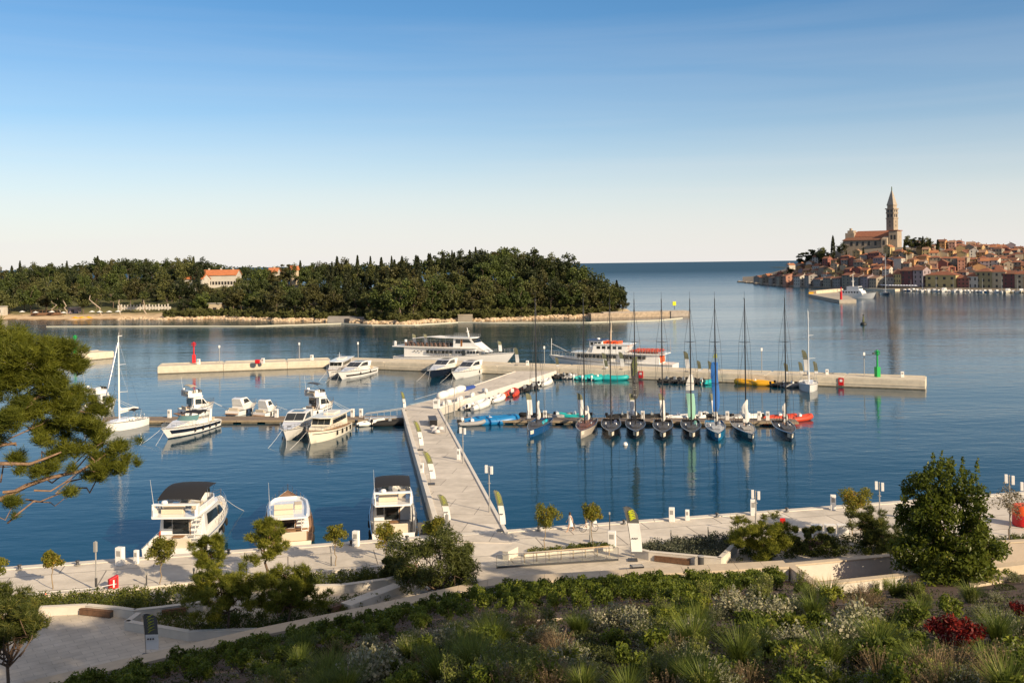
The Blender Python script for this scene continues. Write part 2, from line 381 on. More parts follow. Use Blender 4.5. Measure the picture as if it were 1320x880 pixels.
# ------------------------------------------------------------------ piers
def along(a, b, d0, d1, off0, off1, z0, z1, mb):
    """block along a->b between distances d0,d1 and sideways offsets off0..off1 (left of the direction)"""
    a = Vector((a[0], a[1])); b = Vector((b[0], b[1])); e = (b - a).normalized(); nn = Vector((-e.y, e.x))
    pts = [a + e * d0 + nn * off0, a + e * d1 + nn * off0, a + e * d1 + nn * off1, a + e * d0 + nn * off1]
    return mb.prism([tuple(p) for p in pts], z0, z1)
BWA, BWB = P(428, 474), P(1193, 502.5)
def breakwater(label, A, B, wd, top, round_end=False):
    t = thing('breakwater', label, 'breakwater')
    L = (Vector((B.x, B.y)) - Vector((A.x, A.y))).length
    seg = 15.0; k = 0; body = MB(); ledge = MB(); wet = MB(); kerb = MB()
    d = 0.0
    while d < L - 1:
        d1 = min(d + seg, L)
        if L - d1 < 4: d1 = L
        along(A, B, d + .03, d1 - .03, 0, wd, -.6, top, body)
        along(A, B, d + .02, d1 - .02, -.07, .05, .62, .80, ledge)
        along(A, B, d + .02, d1 - .02, -.03, .1, -.6, .20, wet)
        along(A, B, d + .3, d1 - .3, .05, .35, top, top + .12, kerb)
        along(A, B, d + .3, d1 - .3, wd - .35, wd - .05, top, top + .12, kerb)
        d = d1
    body.build('concrete_body', CONCRETE, t, bevel=.06); ledge.build('fender_ledge', CONCRETE, t); wet.build('waterline_band', CONCDARK, t); kerb.build('kerb', CONCRETE, t)
    return t
breakwater('long main breakwater of pale concrete where the two passenger ships lie', BWA, BWB, 8.0, 1.75)
breakwater('shorter breakwater arm of pale concrete carrying the red beacon', P(203, 482), P(427, 473.6), 7.5, 1.7)
a = P(0, 475); b = P(147, 461.5)
breakwater('separate short breakwater carrying the green beacon behind the pine', a, b, 7.5, 1.9)

t = thing('jetty', 'broad concrete jetty walkway running out from the promenade', 'jetty')
JL0, JL1 = P(563, 675, 1.2), P(519.5, 527, 1.2); JR0, JR1 = P(653, 688, 1.2), P(565.5, 527, 1.2)
def ext(p, q, d): e = (Vector(q) - Vector(p)).normalized(); return Vector(q) + e * d
jl0 = ext(JL1, JL0, 6); jr0 = ext(JR1, JR0, 3)
UL0, UL1 = P(561, 514, 1.2), P(664, 479, 1.2); UR0, UR1 = P(566, 526, 1.2), P(716, 479, 1.2)
MB().prism([(p.x, p.y) for p in (jl0, jr0, JR1, UR1 + Vector((.3, 1.2, 0)), UL1 + Vector((.3, 1.2, 0)), UL0, Vector((JL1.x, JL1.y + 2.2, 0)), JL1)], .1, 1.24).build('deck', JETTYM, t)
m = MB()
def rail_strip(p, q, wdt, z0, z1, mm): along((p.x, p.y), (q.x, q.y), 0, (Vector((q.x, q.y)) - Vector((p.x, p.y))).length, -wdt / 2, wdt / 2, z0, z1, mm)
rail_strip(JL0, JL1, .5, -.3, 1.38, m); rail_strip(JR0, JR1, .35, -.3, 1.36, m); rail_strip(UR0, UR1, .45, -.3, 1.42, m); rail_strip(UL0, UL1, .3, -.3, 1.34, m)
m.build('edge_beam', mat('white_edge_beam', (.66, .62, .55), .7, var=.08, scale=.7), t, bevel=.03)
for k in range(9):
    for (p, q) in ((JL0, JL1), (JR0, JR1)):
        c = p.lerp(q, (k + .5) / 9); MB().tube([(c.x, c.y, -1), (c.x, c.y, .3)], .28, 8).build('pile', CONCDARK, t)

def pontoon(label, A, B, wd):
    t = thing('pontoon', label, 'pontoon'); L = (Vector((B.x, B.y)) - Vector((A.x, A.y))).length
    top = MB(); rim = MB(); fl = MB()
    d = 0
    while d < L - .5:
        d1 = min(d + 11.8, L); along(A, B, d + .02, d1 - .02, .12, wd - .12, .42, .52, top)
        along(A, B, d, d1 - .05, 0, .12, .25, .55, rim); along(A, B, d, d1 - .05, wd - .12, wd, .25, .55, rim)
        for k in range(3):
            c = d + (k + .5) * 3.93
            if c + 1.3 < L: along(A, B, c - 1.3, c + 1.3, .15, wd - .15, -.4, .42, fl)
        d = d1
    top.build('boards', PONTOON, t); rim.build('edge_beam', mat('pontoon_beam', (.30, .235, .155), .7, var=.2, scale=2), t); fl.build('float', CONCDARK, t)
    return t
pontoon('brown boarded pontoon of the motor boats west of the jetty', P(120, 545, .2), P(519, 543.6, .2), 4.2)
pontoon('brown boarded pontoon where the nine racing yachts are moored', P(592, 544.5, .2), P(1030, 547, .2), 3.6)

# ------------------------------------------------------------------ island terrain
ISH = [(-160, 414), (0, 413), (150, 412), (260, 411.5), (420, 414.5), (520, 418), (560, 416), (640, 413), (760, 409), (800, 407), (812, 406)]
def isl_shore(px): return CH * F / (interp(px, ISH) - HY + RO_ * (px - 660))
IHM = [(-160, 16), (0, 16), (80, 17), (170, 19), (300, 16), (380, 13), (480, 13), (600, 17), (660, 17), (720, 13), (760, 8), (790, 3), (812, 1.4)]
IRW = [(-160, 230), (170, 230), (320, 160), (420, 110), (640, 95), (740, 80), (812, 30)]
def isl(px, s):
    Y0 = isl_shore(px) + 3.5 * math.sin(px * .045 + 1) + 2.2 * math.sin(px * .117) + 1.4 * math.sin(px * .31 + 2); rw = interp(px, IRW); hm = interp(px, IHM)
    # everything at bearing px, s metres inland
    beach = 1.3 if px < 210 else .9
    bw = 14 if px < 210 else 5
    z = lerp(-1.5, 0.0, min(1, (s + 4) / 4)) if s < 0 else (beach * min(1, s / bw) if s < bw else beach + (hm - beach) * (lambda u: u * u * (3 - 2 * u))(min(1, (s - bw) / (rw * .8 - bw))))
    if s > rw: z = lerp(z, -2, min(1, (s - rw) / 60))
    Y = Y0 + s
    k = Y0 / F
    return Vector(((px - 660) * k + (px - 660) / F * s * .55, Y, z))
def isl_z(px, s): return isl(px, s).z
pxs = np.linspace(-160, 812, 150)
sss = [-5, -2, 0, 1.5, 3, 5, 8, 12, 16, 24, 34, 48, 64, 84, 110, 140, 180, 230, 270, 310]
V = []; Q = []; rr = random.Random(3)
for s_ in sss:
    for px in pxs:
        p = isl(px, s_)
        jit = .35 if -1 < s_ < 9 else .1
        V.append((p.x + rr.uniform(-.6, .6), p.y + rr.uniform(-.6, .6), p.z + rr.uniform(-jit, jit) * (1 if s_ > 0 else .3)))
n = len(pxs)
for i in range(len(sss) - 1):
    for j in range(n - 1): a = i * n + j; Q.append((a, a + 1, a + 1 + n, a + n))
# earth under the wood, sand and rock at the waterline, by height
m = bpy.data.materials.new('island_ground'); m.use_nodes = True; t_ = m.node_tree; b_ = t_.nodes['Principled BSDF']; b_.inputs['Roughness'].default_value = .95
g_ = t_.nodes.new('ShaderNodeNewGeometry'); sp = t_.nodes.new('ShaderNodeSeparateXYZ'); t_.links.new(g_.outputs['Position'], sp.inputs[0])
nz = t_.nodes.new('ShaderNodeTexNoise'); nz.inputs['Scale'].default_value = .25; nz.inputs['Detail'].default_value = 8; t_.links.new(g_.outputs['Position'], nz.inputs[0])
ad = t_.nodes.new('ShaderNodeMath'); ad.operation = 'MULTIPLY_ADD'; ad.inputs[1].default_value = 1.6; t_.links.new(nz.outputs['Fac'], ad.inputs[0]); t_.links.new(sp.outputs['Z'], ad.inputs[2])
r_ = t_.nodes.new('ShaderNodeValToRGB'); mr = t_.nodes.new('ShaderNodeMapRange'); mr.inputs[1].default_value = .4; mr.inputs[2].default_value = 4.4
t_.links.new(ad.outputs[0], mr.inputs[0]); t_.links.new(mr.outputs[0], r_.inputs[0])
cr = r_.color_ramp; cr.elements[0].color = (.10, .075, .04, 1); cr.elements[0].position = .06
for pos, col in ((.15, (.34, .21, .10)), (.24, (.62, .46, .28)), (.44, (.58, .43, .26)), (.58, (.17, .15, .055)), (1, (.09, .095, .03))):
    if pos == 1: cr.elements[-1].color = (*col, 1)
    else: cr.elements.new(pos).color = (*col, 1)
t_.links.new(r_.outputs[0], b_.inputs['Base Color'])
ISLG = m
o = npmesh('island_ground', V, Q, ISLG); tag(o, kind='structure')
# rocks of the shore, one mass
RO = random.Random(8); m = MB()
for k in range(900):
    px = RO.uniform(150, 800); s_ = RO.uniform(-.8, 5.0); p = isl(px, s_)
    if 690 < p.x: continue
    r0 = RO.uniform(.25, 1.0) ** 1.2
    ring = []
    for lv, (rz_, rs) in enumerate(((-.4, .9), (.25, 1.0), (.7, .55))):
        ring.append([p + Vector((math.cos(a * 1.2566) * r0 * rs * RO.uniform(.7, 1.25), math.sin(a * 1.2566) * r0 * rs * RO.uniform(.7, 1.25), rz_ * r0)) for a in range(5)])
    m.loft(ring)
o = m.build('shore_rocks', mat('shore_rock', (.52, .40, .27), .9, var=.3, scale=1.2)); tag(o, kind='stuff')
# island mole at the point
t = thing('island_mole', 'low rubble stone mole running out from the wooded point', 'mole')
a = P(762, 410.0); b = P(886, 407.2)
m = MB(); along(a, b, 0, (b - a).length, 0, 6, -1, 2.0, m); m.build('stone_body', mat('mole_stone', (.40, .31, .22), .9, var=.35, scale=.9, bump=.6, detail=9), t)
m = MB(); along(a, b, 6, (b - a).length, .9, 5, 2.0, 2.5, m); along(a, b, (b - a).length - 8, (b - a).length + 1, -.5, 6.5, -1, 2.35, m); m.build('cap', mat('mole_cap', (.36, .31, .26), .9, var=.2, scale=1), t)
t = thing('yellow_marker', 'small yellow marker standing on the rubble mole', 'marker')
p = Vector((XP(868.5, 468), 468, 2.5)); t.location = p
MB().tube([(0, 0, 0), (0, 0, 2.0)], .12, 6).build('post', DARKPOST, t); MB().box((0, 0, 2.9), (1.6, .5, 1.9)).build('board', mat('lime_yellow_paint', (.75, .70, .02), .5), t, bevel=.1)
# swimming-area float line
m = MB(); pts = []
for k, (px, py) in enumerate(((60, 421), (200, 420.5), (330, 420.5), (440, 417), (480, 419), (535, 419), (590, 415.5), (640, 416), (760, 415.6), (850, 413), (885, 409.5))):
    pts.append(P(px, py, .1))
fine = []
for a, b in zip(pts[:-1], pts[1:]):
    for k in range(6): fine.append(a.lerp(b, k / 6) + Vector((0, math.sin(k) * .4, 0)))
m.tube(fine, .26, 5); o = m.build('float_line', mat('float_line', (.62, .60, .48), .6)); tag(o, 'pale swimming float line lying on the water along the island shore', 'float line')

# ------------------------------------------------------------------ town hill and far coast
TSH = [(900, 361.3), (955, 364), (975, 366.2), (1000, 368.3), (1024, 370), (1076, 372.2), (1150, 374.6), (1200, 375.5), (1320, 377), (1460, 379)]
def tshore(px): return CH * F / (interp(px, TSH) - HY + RO_ * (px - 660))
THM = [(950, 1), (970, 3), (990, 8), (1015, 15), (1050, 26), (1085, 35.5), (1172, 35.5), (1205, 33), (1240, 31), (1300, 27), (1460, 24)]
def T(px, s):
    Y0 = tshore(px); hm = interp(px, THM); q0 = 1.4
    z = q0 if s < 7 else q0 + (hm - q0) * (lambda u: u * u * (3 - 2 * u))(min(1, (s - 7) / interp(px, [(1050, 112), (1085, 100), (1170, 100), (1205, 125)]))) ** .8
    return Vector((XP(px, Y0) + (px - 660) / F * s, Y0 + s, z))
pxs = np.linspace(957, 1460, 110); sss = [-.01, 0.0, 3, 7, 12, 20, 30, 45, 60, 75, 90, 110, 140, 200, 320]
V = []; Q = []
for i, s_ in enumerate(sss):
    for px in pxs:
        p = T(px, max(0, s_)); V.append((p.x, p.y, -1.0 if i == 0 else p.z))
n = len(pxs)
for i in range(len(sss) - 1):
    for j in range(n - 1): a = i * n + j; Q.append((a, a + 1, a + 1 + n, a + n))
o = npmesh('town_hill', V, Q, mat('town_ground', (.19, .16, .12), .9, var=.25, scale=.15)); tag(o, kind='structure')
RO = random.Random(12); m = MB()
for k in range(70):
    px = RO.uniform(952, 1015); p = T(px, RO.uniform(-4, 3)); r0 = RO.uniform(1, 2.6)
    m.loft([[Vector((p.x, p.y, 0)) + Vector((math.cos(a * 1.0472) * r0 * rs * RO.uniform(.7, 1.4), math.sin(a * 1.0472) * r0 * rs * RO.uniform(.7, 1.3), zz * r0)) for a in range(6)] for zz, rs in ((-.3, 1), (.4, .9), (.8, .4))])
o = m.build('point_rocks', mat('point_rock', (.24, .21, .17), .9, var=.3, scale=.3)); tag(o, kind='stuff')
# far wooded coast behind the town
m = MB(); pts = []
RO = random.Random(5)
V = []; Q = []; xs = np.linspace(900, 3200, 60)
for r, (dy, f_) in enumerate(((0, 0), (120, .5), (320, .9), (500, 1.0), (900, .6))):
    for x in xs:
        hgt = 48 * min(1, max(0, (x - 1190) / 420)) + 6 * math.sin(x * .011) * (x > 1250)
        V.append((x, 2600 + dy, max(-2, hgt * f_ + RO.uniform(-2, 2))))
for i in range(4):
    for j in range(59): a = i * 60 + j; Q.append((a, a + 1, a + 61, a + 60))
o = npmesh('far_hills', V, Q, mat('far_wood', (.05, .06, .035), 1.0, var=.35, scale=.03)); tag(o, kind='structure')
# ================================================================== BOATS
class Hull:
    def __init__(s, L, B, fs, fb, rake=1.4, transom=.85, draft=.5, flare=.22, full=2.3, chine=.0, peak=.42):
        s.L, s.B, s.fs, s.fb, s.rake, s.tr, s.draft, s.flare, s.full, s.chine, s.peak = L, B, fs, fb, rake, transom, draft, flare, full, chine, peak
    def bd(s, t):
        if t < s.peak: return s.B / 2 * (s.tr + (1 - s.tr) * math.sin(t / s.peak * math.pi / 2))
        return max(.02, s.B / 2 * (1 - ((t - s.peak) / (1 - s.peak)) ** s.full))
    def zs(s, t): return s.fs + (s.fb - s.fs) * t ** 1.7
    def xd(s, t): return -s.L / 2 + s.L * t
    def pt(s, t, h, side=1, off=0.0):
        """point of the topsides: t from stern to bow, h from waterline to sheer"""
        xw = -s.L / 2 + (s.L - s.rake) * t; bw = s.bd(t) * (1 - s.flare * (.35 + .65 * t ** 2)) ; bw = max(.01, bw if t < .999 else .01)
        return Vector((lerp(xw, s.xd(t), h), side * (lerp(bw, s.bd(t), h ** .85) + off), s.zs(t) * h))
    def deckz(s, t): return s.zs(t) - .06
    def halfdeck(s, x): return s.bd(min(1, max(0, (x + s.L / 2) / s.L)))
    def sheer_at(s, x): return s.zs(min(1, max(0, (x + s.L / 2) / s.L)))
    def build(s, mats, parent, stripe=None, boot=None, deckm=None, cockpit=0.0, n=18):
        rings = []
        ts = [1 - (1 - i / n) ** 1.35 for i in range(n + 1)]
        for t in ts:
            r = [s.pt(t, h, 1) for h in (1, .66, .33, 0)]
            xk = -s.L / 2 + (s.L - s.rake - .3) * t
            r += [Vector((xk, s.bd(t) * .55 * (1 - t), -s.draft * .6)), Vector((xk, 0, -s.draft))]
            r += [Vector((v.x, -v.y, v.z)) for v in r[4::-1]]
            rings.append(r)
        m = MB(); m.loft(rings, closed=False, caps=False)
        m.f.append(tuple(range(len(rings[0])))); h = m.build('hull', mats, parent, smooth=40)
        # rub rail
        m = MB()
        for sd in (1, -1): m.tube([s.pt(t, .97, sd, .02) for t in ts], .045, 5)
        m.build('rub_rail', STEEL if mats not in (CREAMW,) else WOOD, h)
        m = MB(); rows = []
        for t in ts:
            z = s.deckz(t) - (cockpit if t < .24 else 0); b = s.bd(t) - .04; x = s.xd(t)
            rows.append([Vector((x + .03, b, z)), Vector((x + .03, b * .4, z + .03)), Vector((x + .03, -b * .4, z + .03)), Vector((x + .03, -b, z))])
        m.loft(rows, closed=False, caps=False); m.build('deck', deckm or DECKW, parent)
        if stripe:
            for (sm, h0, h1, t0, t1) in stripe:
                for sd in (1, -1):
                    m = MB(); tt = [lerp(t0, t1, i / 10) for i in range(11)]
                    m.loft([[s.pt(t, h1, sd, .03), s.pt(t, h0, sd, .03), s.pt(t, h0, sd, -.03), s.pt(t, h1, sd, -.03)] for t in tt]); m.build('hull_stripe', sm, parent)
        return h
    def rail(s, parent, t0=.45, t1=.995, hgt=.65, n=9, r=.022):
        m = MB()
        for sd in (1, -1):
            top = []
            for i in range(n + 1):
                t = lerp(t0, t1, i / n); p = s.pt(t, 1, sd, -.08); q = p + Vector((0, 0, hgt * min(1, .4 + i * .4))); top.append(q); m.tube([p, q], r, 4, False)
            m.tube(top, r, 4, False)
            m.tube([p_ + Vector((0, 0, -hgt * .45)) for p_ in top], r * .7, 4, False)
        p = s.pt(t1, 1, 1, -.08); m.tube([top[-1], Vector((top[-1].x + .05, -top[-1].y, top[-1].z))], r, 4, False)
        m.build('bow_rail', STEEL, parent)
    def fenders(s, parent, ts, m_=None, sides=(1, -1), r=.13, ln=.62):
        for sd in sides:
            for t in ts:
                p = s.pt(t, .55, sd, .14)
                MB().lathe([(.03, -ln / 2 - .06), (r * .75, -ln / 2), (r, -ln / 4), (r, ln / 4), (r * .75, ln / 2), (.03, ln / 2 + .06)], p, 8).build('fender', m_ or RUBBER, parent, smooth=50)

def house(name, prof, wfun, m, parent, tumble=.12, z0=None):
    """superstructure: side outline prof [(x,z)...] widened by wfun(x), narrowing upwards; returns helpers for glass"""
    zb = min(p[1] for p in prof) if z0 is None else z0
    def Y(x, z): return max(.05, wfun(x) - tumble * (z - zb))
    n = len(prof); mb = MB()
    A = [Vector((x, Y(x, z), z)) for x, z in prof]; B = [Vector((x, -Y(x, z), z)) for x, z in prof]
    mb.add(A + B, [tuple(range(n)), tuple(range(2 * n - 1, n - 1, -1))] + [(i, i + n, (i + 1) % n + n, (i + 1) % n) for i in range(n)])
    o = mb.build(name, m, parent, smooth=30, bevel=.03)
    def side_glass(poly, gm=GLASS, nm='window', sides=(1, -1), off=.03, host=None):
        for sd in sides:
            q = MB(); a = [Vector((x, sd * (Y(x, z) + off), z)) for x, z in poly]; b = [Vector((x, sd * (Y(x, z) - .12), z)) for x, z in poly]
            k = len(poly); q.add(a + b, [tuple(range(k)), tuple(range(2 * k - 1, k - 1, -1))] + [(i, (i + 1) % k, (i + 1) % k + k, i + k) for i in range(k)]); q.build(nm, gm, host or parent)
    def front_glass(p0, p1, gm=GLASS, a=.12, b=.88, edge=.10, split=2, nm='windshield'):
        """glass on the sloped face between profile points p0 (low) and p1 (high)"""
        d = Vector((p1[0] - p0[0], 0, p1[1] - p0[1])); nn = Vector((d.z, 0, -d.x)).normalized()
        if nn.z < 0 and abs(nn.z) > abs(nn.x): nn = -nn
        q0 = Vector((p0[0], 0, p0[1])) + d * a; q1 = Vector((p0[0], 0, p0[1])) + d * b
        y0 = Y(q0.x, q0.z) - edge; y1 = Y(q1.x, q1.z) - edge
        for k in range(split):
            u0, u1 = -1 + 2 * k / split + .02, -1 + 2 * (k + 1) / split - .02
            q = MB(); f = [Vector((q0.x, y0 * u0, q0.z)), Vector((q0.x, y0 * u1, q0.z)), Vector((q1.x, y1 * u1, q1.z)), Vector((q1.x, y1 * u0, q1.z))]
            q.add([v + nn * .03 for v in f] + [v - nn * .05 for v in f], [(0, 1, 2, 3), (7, 6, 5, 4), (0, 4, 5, 1), (1, 5, 6, 2), (2, 6, 7, 3), (3, 7, 4, 0)]); q.build(nm, gm, parent)
    return o, Y, side_glass, front_glass

def canopy(parent, x0, x1, hw, z, m=CANVAS, arch=.18, name='bimini', legs=True, base=None, droop=0.0):
    rows = []
    for i in range(7):
        u = i / 6; x = lerp(x0, x1, u); zz = z + arch * math.sin(u * math.pi) - droop * (1 - u) ** 2
        rows.append([Vector((x, hw * k, zz - .14 * abs(k) ** 3)) for k in (-1, -.6, -.2, .2, .6, 1)])
    mb = MB(); mb.loft(rows, closed=False, caps=False); up = [[v - Vector((0, 0, .05)) for v in r] for r in rows]
    mb.loft(up, closed=False, caps=False); n = len(rows[0])
    for R_ in (0, -1): mb.loft([rows[R_], up[R_]], closed=False, caps=False)
    mb.loft([[r[0] for r in rows], [r[0] for r in up]], closed=False, caps=False); mb.loft([[r[-1] for r in rows], [r[-1] for r in up]], closed=False, caps=False)
    o = mb.build(name, m, parent, smooth=50)
    if legs:
        for sd in (1, -1):
            for x, xb in ((x0 + .1, x0 + .35), (lerp(x0, x1, .5), lerp(x0, x1, .45)), (x1 - .1, lerp(x0, x1, .6))):
                f = MB(); f.tube([(xb, sd * hw * .98, base), (x, sd * hw * .96, z - .05 - (droop * .8 if x < lerp(x0, x1, .3) else 0))], .022, 5); f.build('frame_pole', STEEL, o)
    return o
def seat(parent, x, y, z, lx, ly, m=CUSHION, back=0):
    mb = MB(); mb.box((x, y, z + .2), (lx, ly, .4))
    if back: mb.box((x - back * (lx / 2 - .08), y, z + .55), (.16, ly, .5))
    mb.build('seat', m, parent, bevel=.05)
def place(name, label, cat, bow, stern, group=None, L=None):
    b = Vector((bow[0], bow[1])); s_ = Vector((stern[0], stern[1])); d = b - s_; L = L or d.length
    e = d.normalized(); c = b - e * L / 2
    return thing(name, label, cat, (c.x, c.y, 0), math.atan2(d.y, d.x), group), L
def mooring(parent, p, q, r=.02):
    p, q = Vector(p), Vector(q); m = MB(); m.tube([p.lerp(q, i / 5) - Vector((0, 0, .12 * math.sin(i / 5 * math.pi))) for i in range(6)], r, 4); m.build('mooring_line', FLAGWHITE, parent)

def bow_lines(t, h):
    for sd in (1, -1): mooring(t, h.pt(.96, 1, sd), (h.L / 2 + 3.6, sd * 1.3, -.05))
GB = 'motor boats moored in the marina'
def flybridge_yacht(label, bow, stern, B, fs=1.25, fb=2.0, low=False, hullm=WHITE, stripe=None, bim=CANVAS, bimz=2.1, biml=(.16, .42), fend=(.15, .4, .62), fm=None, hgt=2.0, teak=True, arch=True, droop=0, stairs=True, sgl=True, aftglass=True, canop=True):
    t, L = place('motor_yacht', label, 'motor yacht', bow, stern, GB)
    h = Hull(L, B, fs, fb, rake=L * .1, transom=.88, flare=.2, full=2.4)
    h.build(hullm, t, stripe, deckm=TEAK if teak else DECKW, cockpit=.25)
    X = lambda u: -L / 2 + L * u
    zc = fs + .05
    wf = lambda x: min(B / 2 - .32, h.halfdeck(x) - .28)
    prof = [(X(.26), zc), (X(.80), lerp(fs, fb, .62)), (X(.70), fs + .85), (X(.52), fs + hgt), (X(.26), fs + hgt)]
    o, Y, sg, fg = house('cabin', prof, wf, WHITE, t, .10)
    fg(prof[2], prof[3], split=3)
    sg([(X(.31), fs + .8), (X(.50), fs + .85), (X(.49), fs + hgt - .35), (X(.31), fs + hgt - .3)]); sg([(X(.525), fs + .85), (X(.655), fs + .8), (X(.55), fs + hgt - .38), (X(.52), fs + hgt - .35)])
    # saloon doors
    MB().box((X(.26) - .02, B * .03, fs + hgt * .47), (.06, B * .30, hgt * .78)).build('saloon_door', GLASS, t); MB().box((X(.26) - .02, B * .27, fs + hgt * .56), (.06, B * .15, hgt * .5)).build('saloon_window', GLASS, t); MB().box((X(.262), -B * .14, fs + hgt * .45), (.08, .12, hgt * .8)).build('door_post', TEAK, t)
    # roof with overhang = flybridge deck
    zr = fs + hgt
    mb = MB(); rows = []
    for u, k in ((.10, .86), (.14, .96), (.3, 1), (.5, .94), (.56, .8), (.585, .6)):
        wv = (B / 2 - .3) * k; rows.append([Vector((X(u), wv, zr)), Vector((X(u), wv + .06, zr + .16)), Vector((X(u), -wv - .06, zr + .16)), Vector((X(u), -wv, zr))])
    mb.loft(rows); mb.build('flybridge_deck', WHITE, t, smooth=30, bevel=.03)
    # coaming, screen
    co = MB(); zf = zr + .16
    prof2 = [(.125, .88), (.3, .93), (.46, .9), (.535, .72), (.56, .45)]
    for sd in (1, -1):
        for (u0, k0), (u1, k1) in zip(prof2[:-1], prof2[1:]):
            a0, a1 = Vector((X(u0), sd * (B / 2 - .3) * k0, zf)), Vector((X(u1), sd * (B / 2 - .3) * k1, zf)); hh = .2 if low else .55
            inn = Vector((0, -sd * .1, 0)); co.add([a0, a1, a1 + Vector((0, 0, hh)), a0 + Vector((0, 0, hh)), a0 + inn, a1 + inn, a1 + inn + Vector((0, 0, hh)), a0 + inn + Vector((0, 0, hh))],
                [(0, 1, 2, 3), (7, 6, 5, 4), (3, 2, 6, 7), (0, 3, 7, 4), (1, 5, 6, 2)])
    yk = (B / 2 - .3) * .45; co.box((X(.56), 0, zf + (.1 if low else .28)), (.1, yk * 2, .2 if low else .56)); co.build('coaming', WHITE, t, bevel=.02)
    if not low: MB().prism([(X(.555), -yk * 1.1), (X(.575), -yk), (X(.575), yk), (X(.555), yk * 1.1)], zf + .56, [zf + .95, zf + .62, zf + .62, zf + .95]).build('wind_screen', GLASS, t)
    if not low: seat(t, X(.47), B * .16, zf, .6, .7, back=1)
    seat(t, X(.33), -B * .2, zf, L * .09, .7); seat(t, X(.20), B * .1, zf, .7, B * .4, back=-1); seat(t, X(.33), B * .22, zf, L * .08, .6, m=WHITE)
    if not low: MB().box((X(.5), B * .16, zf + .5), (.35, .7, .6)).build('helm_console', WHITE, t, bevel=.05)
    if arch:
        a = MB(); xa = X(.15)
        for sd in (1, -1): a.prism([(xa - .3, sd * (B / 2 - .42)), (xa + .35, sd * (B / 2 - .42)), (xa + .35, sd * (B / 2 - .58)), (xa - .3, sd * (B / 2 - .58))], zf, zf + .85)
        a.box((xa, 0, zf + .92), (.5, B - .8, .14)); a.build('radar_arch', WHITE, t, bevel=.04)
        MB().lathe([(.05, 0), (.26, .02), (.28, .15), (.2, .27), (.03, .3)], (xa, B * .2, zf + .99), 12).build('radar_dome', WHITE, t, smooth=50)
    m = MB(); m.tube([(X(.15), B / 2 - .5, zf + .9), (X(.11), B / 2 - .45, zf + 3.2)], [.02, .008], 5); m.build('antenna', WHITEP, t)
    if canop: canopy(t, X(biml[0]), X(biml[1]), B / 2 - .5, zf + bimz, bim, base=zf + .4, droop=droop)
    # cockpit
    seat(t, X(.09), -B * .1, fs - .3, .6, B * .5, back=1)
    MB().box((X(.17), -.1, fs + .3), (.8, 1.0, .06)).build('cockpit_table', TEAK, t, bevel=.01)
    if stairs:
        m = MB()
        for k in range(6): m.box((X(.19) + .16 * k, -(B / 2 - .75), fs + .1 + k * hgt / 6), (.26, .55, .06))
        for yy in (-(B / 2 - .75) - .29, -(B / 2 - .75) + .29): m.tube([(X(.19) - .1, yy, fs), (X(.19) + .95, yy, zr)], .03, 4)
        m.build('stairs', WHITE, t)
    MB().prism([(-L / 2 - .9, -B * .36), (-L / 2 + .25, -B * .43), (-L / 2 + .25, B * .43), (-L / 2 - .9, B * .36)], .32, .44).build('swim_platform', TEAK, t, bevel=.02)
    MB().box((-L / 2 - .02, 0, fs * .55), (.05, B * .17, fs * .34)).build('transom_door', GLASS if aftglass else WHITE, t)
    if sgl:
        for sd in (1, -1):
            q = MB(); tt = [lerp(.45, .72, i / 5) for i in range(6)]
            q.loft([[h.pt(u, .78, sd, .02), h.pt(u, .48 + .12 * i / 5, sd, .02), h.pt(u, .5, sd, -.05), h.pt(u, .78, sd, -.05)] for i, u in enumerate(tt)]); q.build('hull_window', GLASS, t)
    h.rail(t); h.fenders(t, fend, fm); bow_lines(t, h)
    seat(t, X(.78), 0, h.sheer_at(X(.78)) - .05, L * .08, B * .4, m=CUSHION)
    return t, h, L
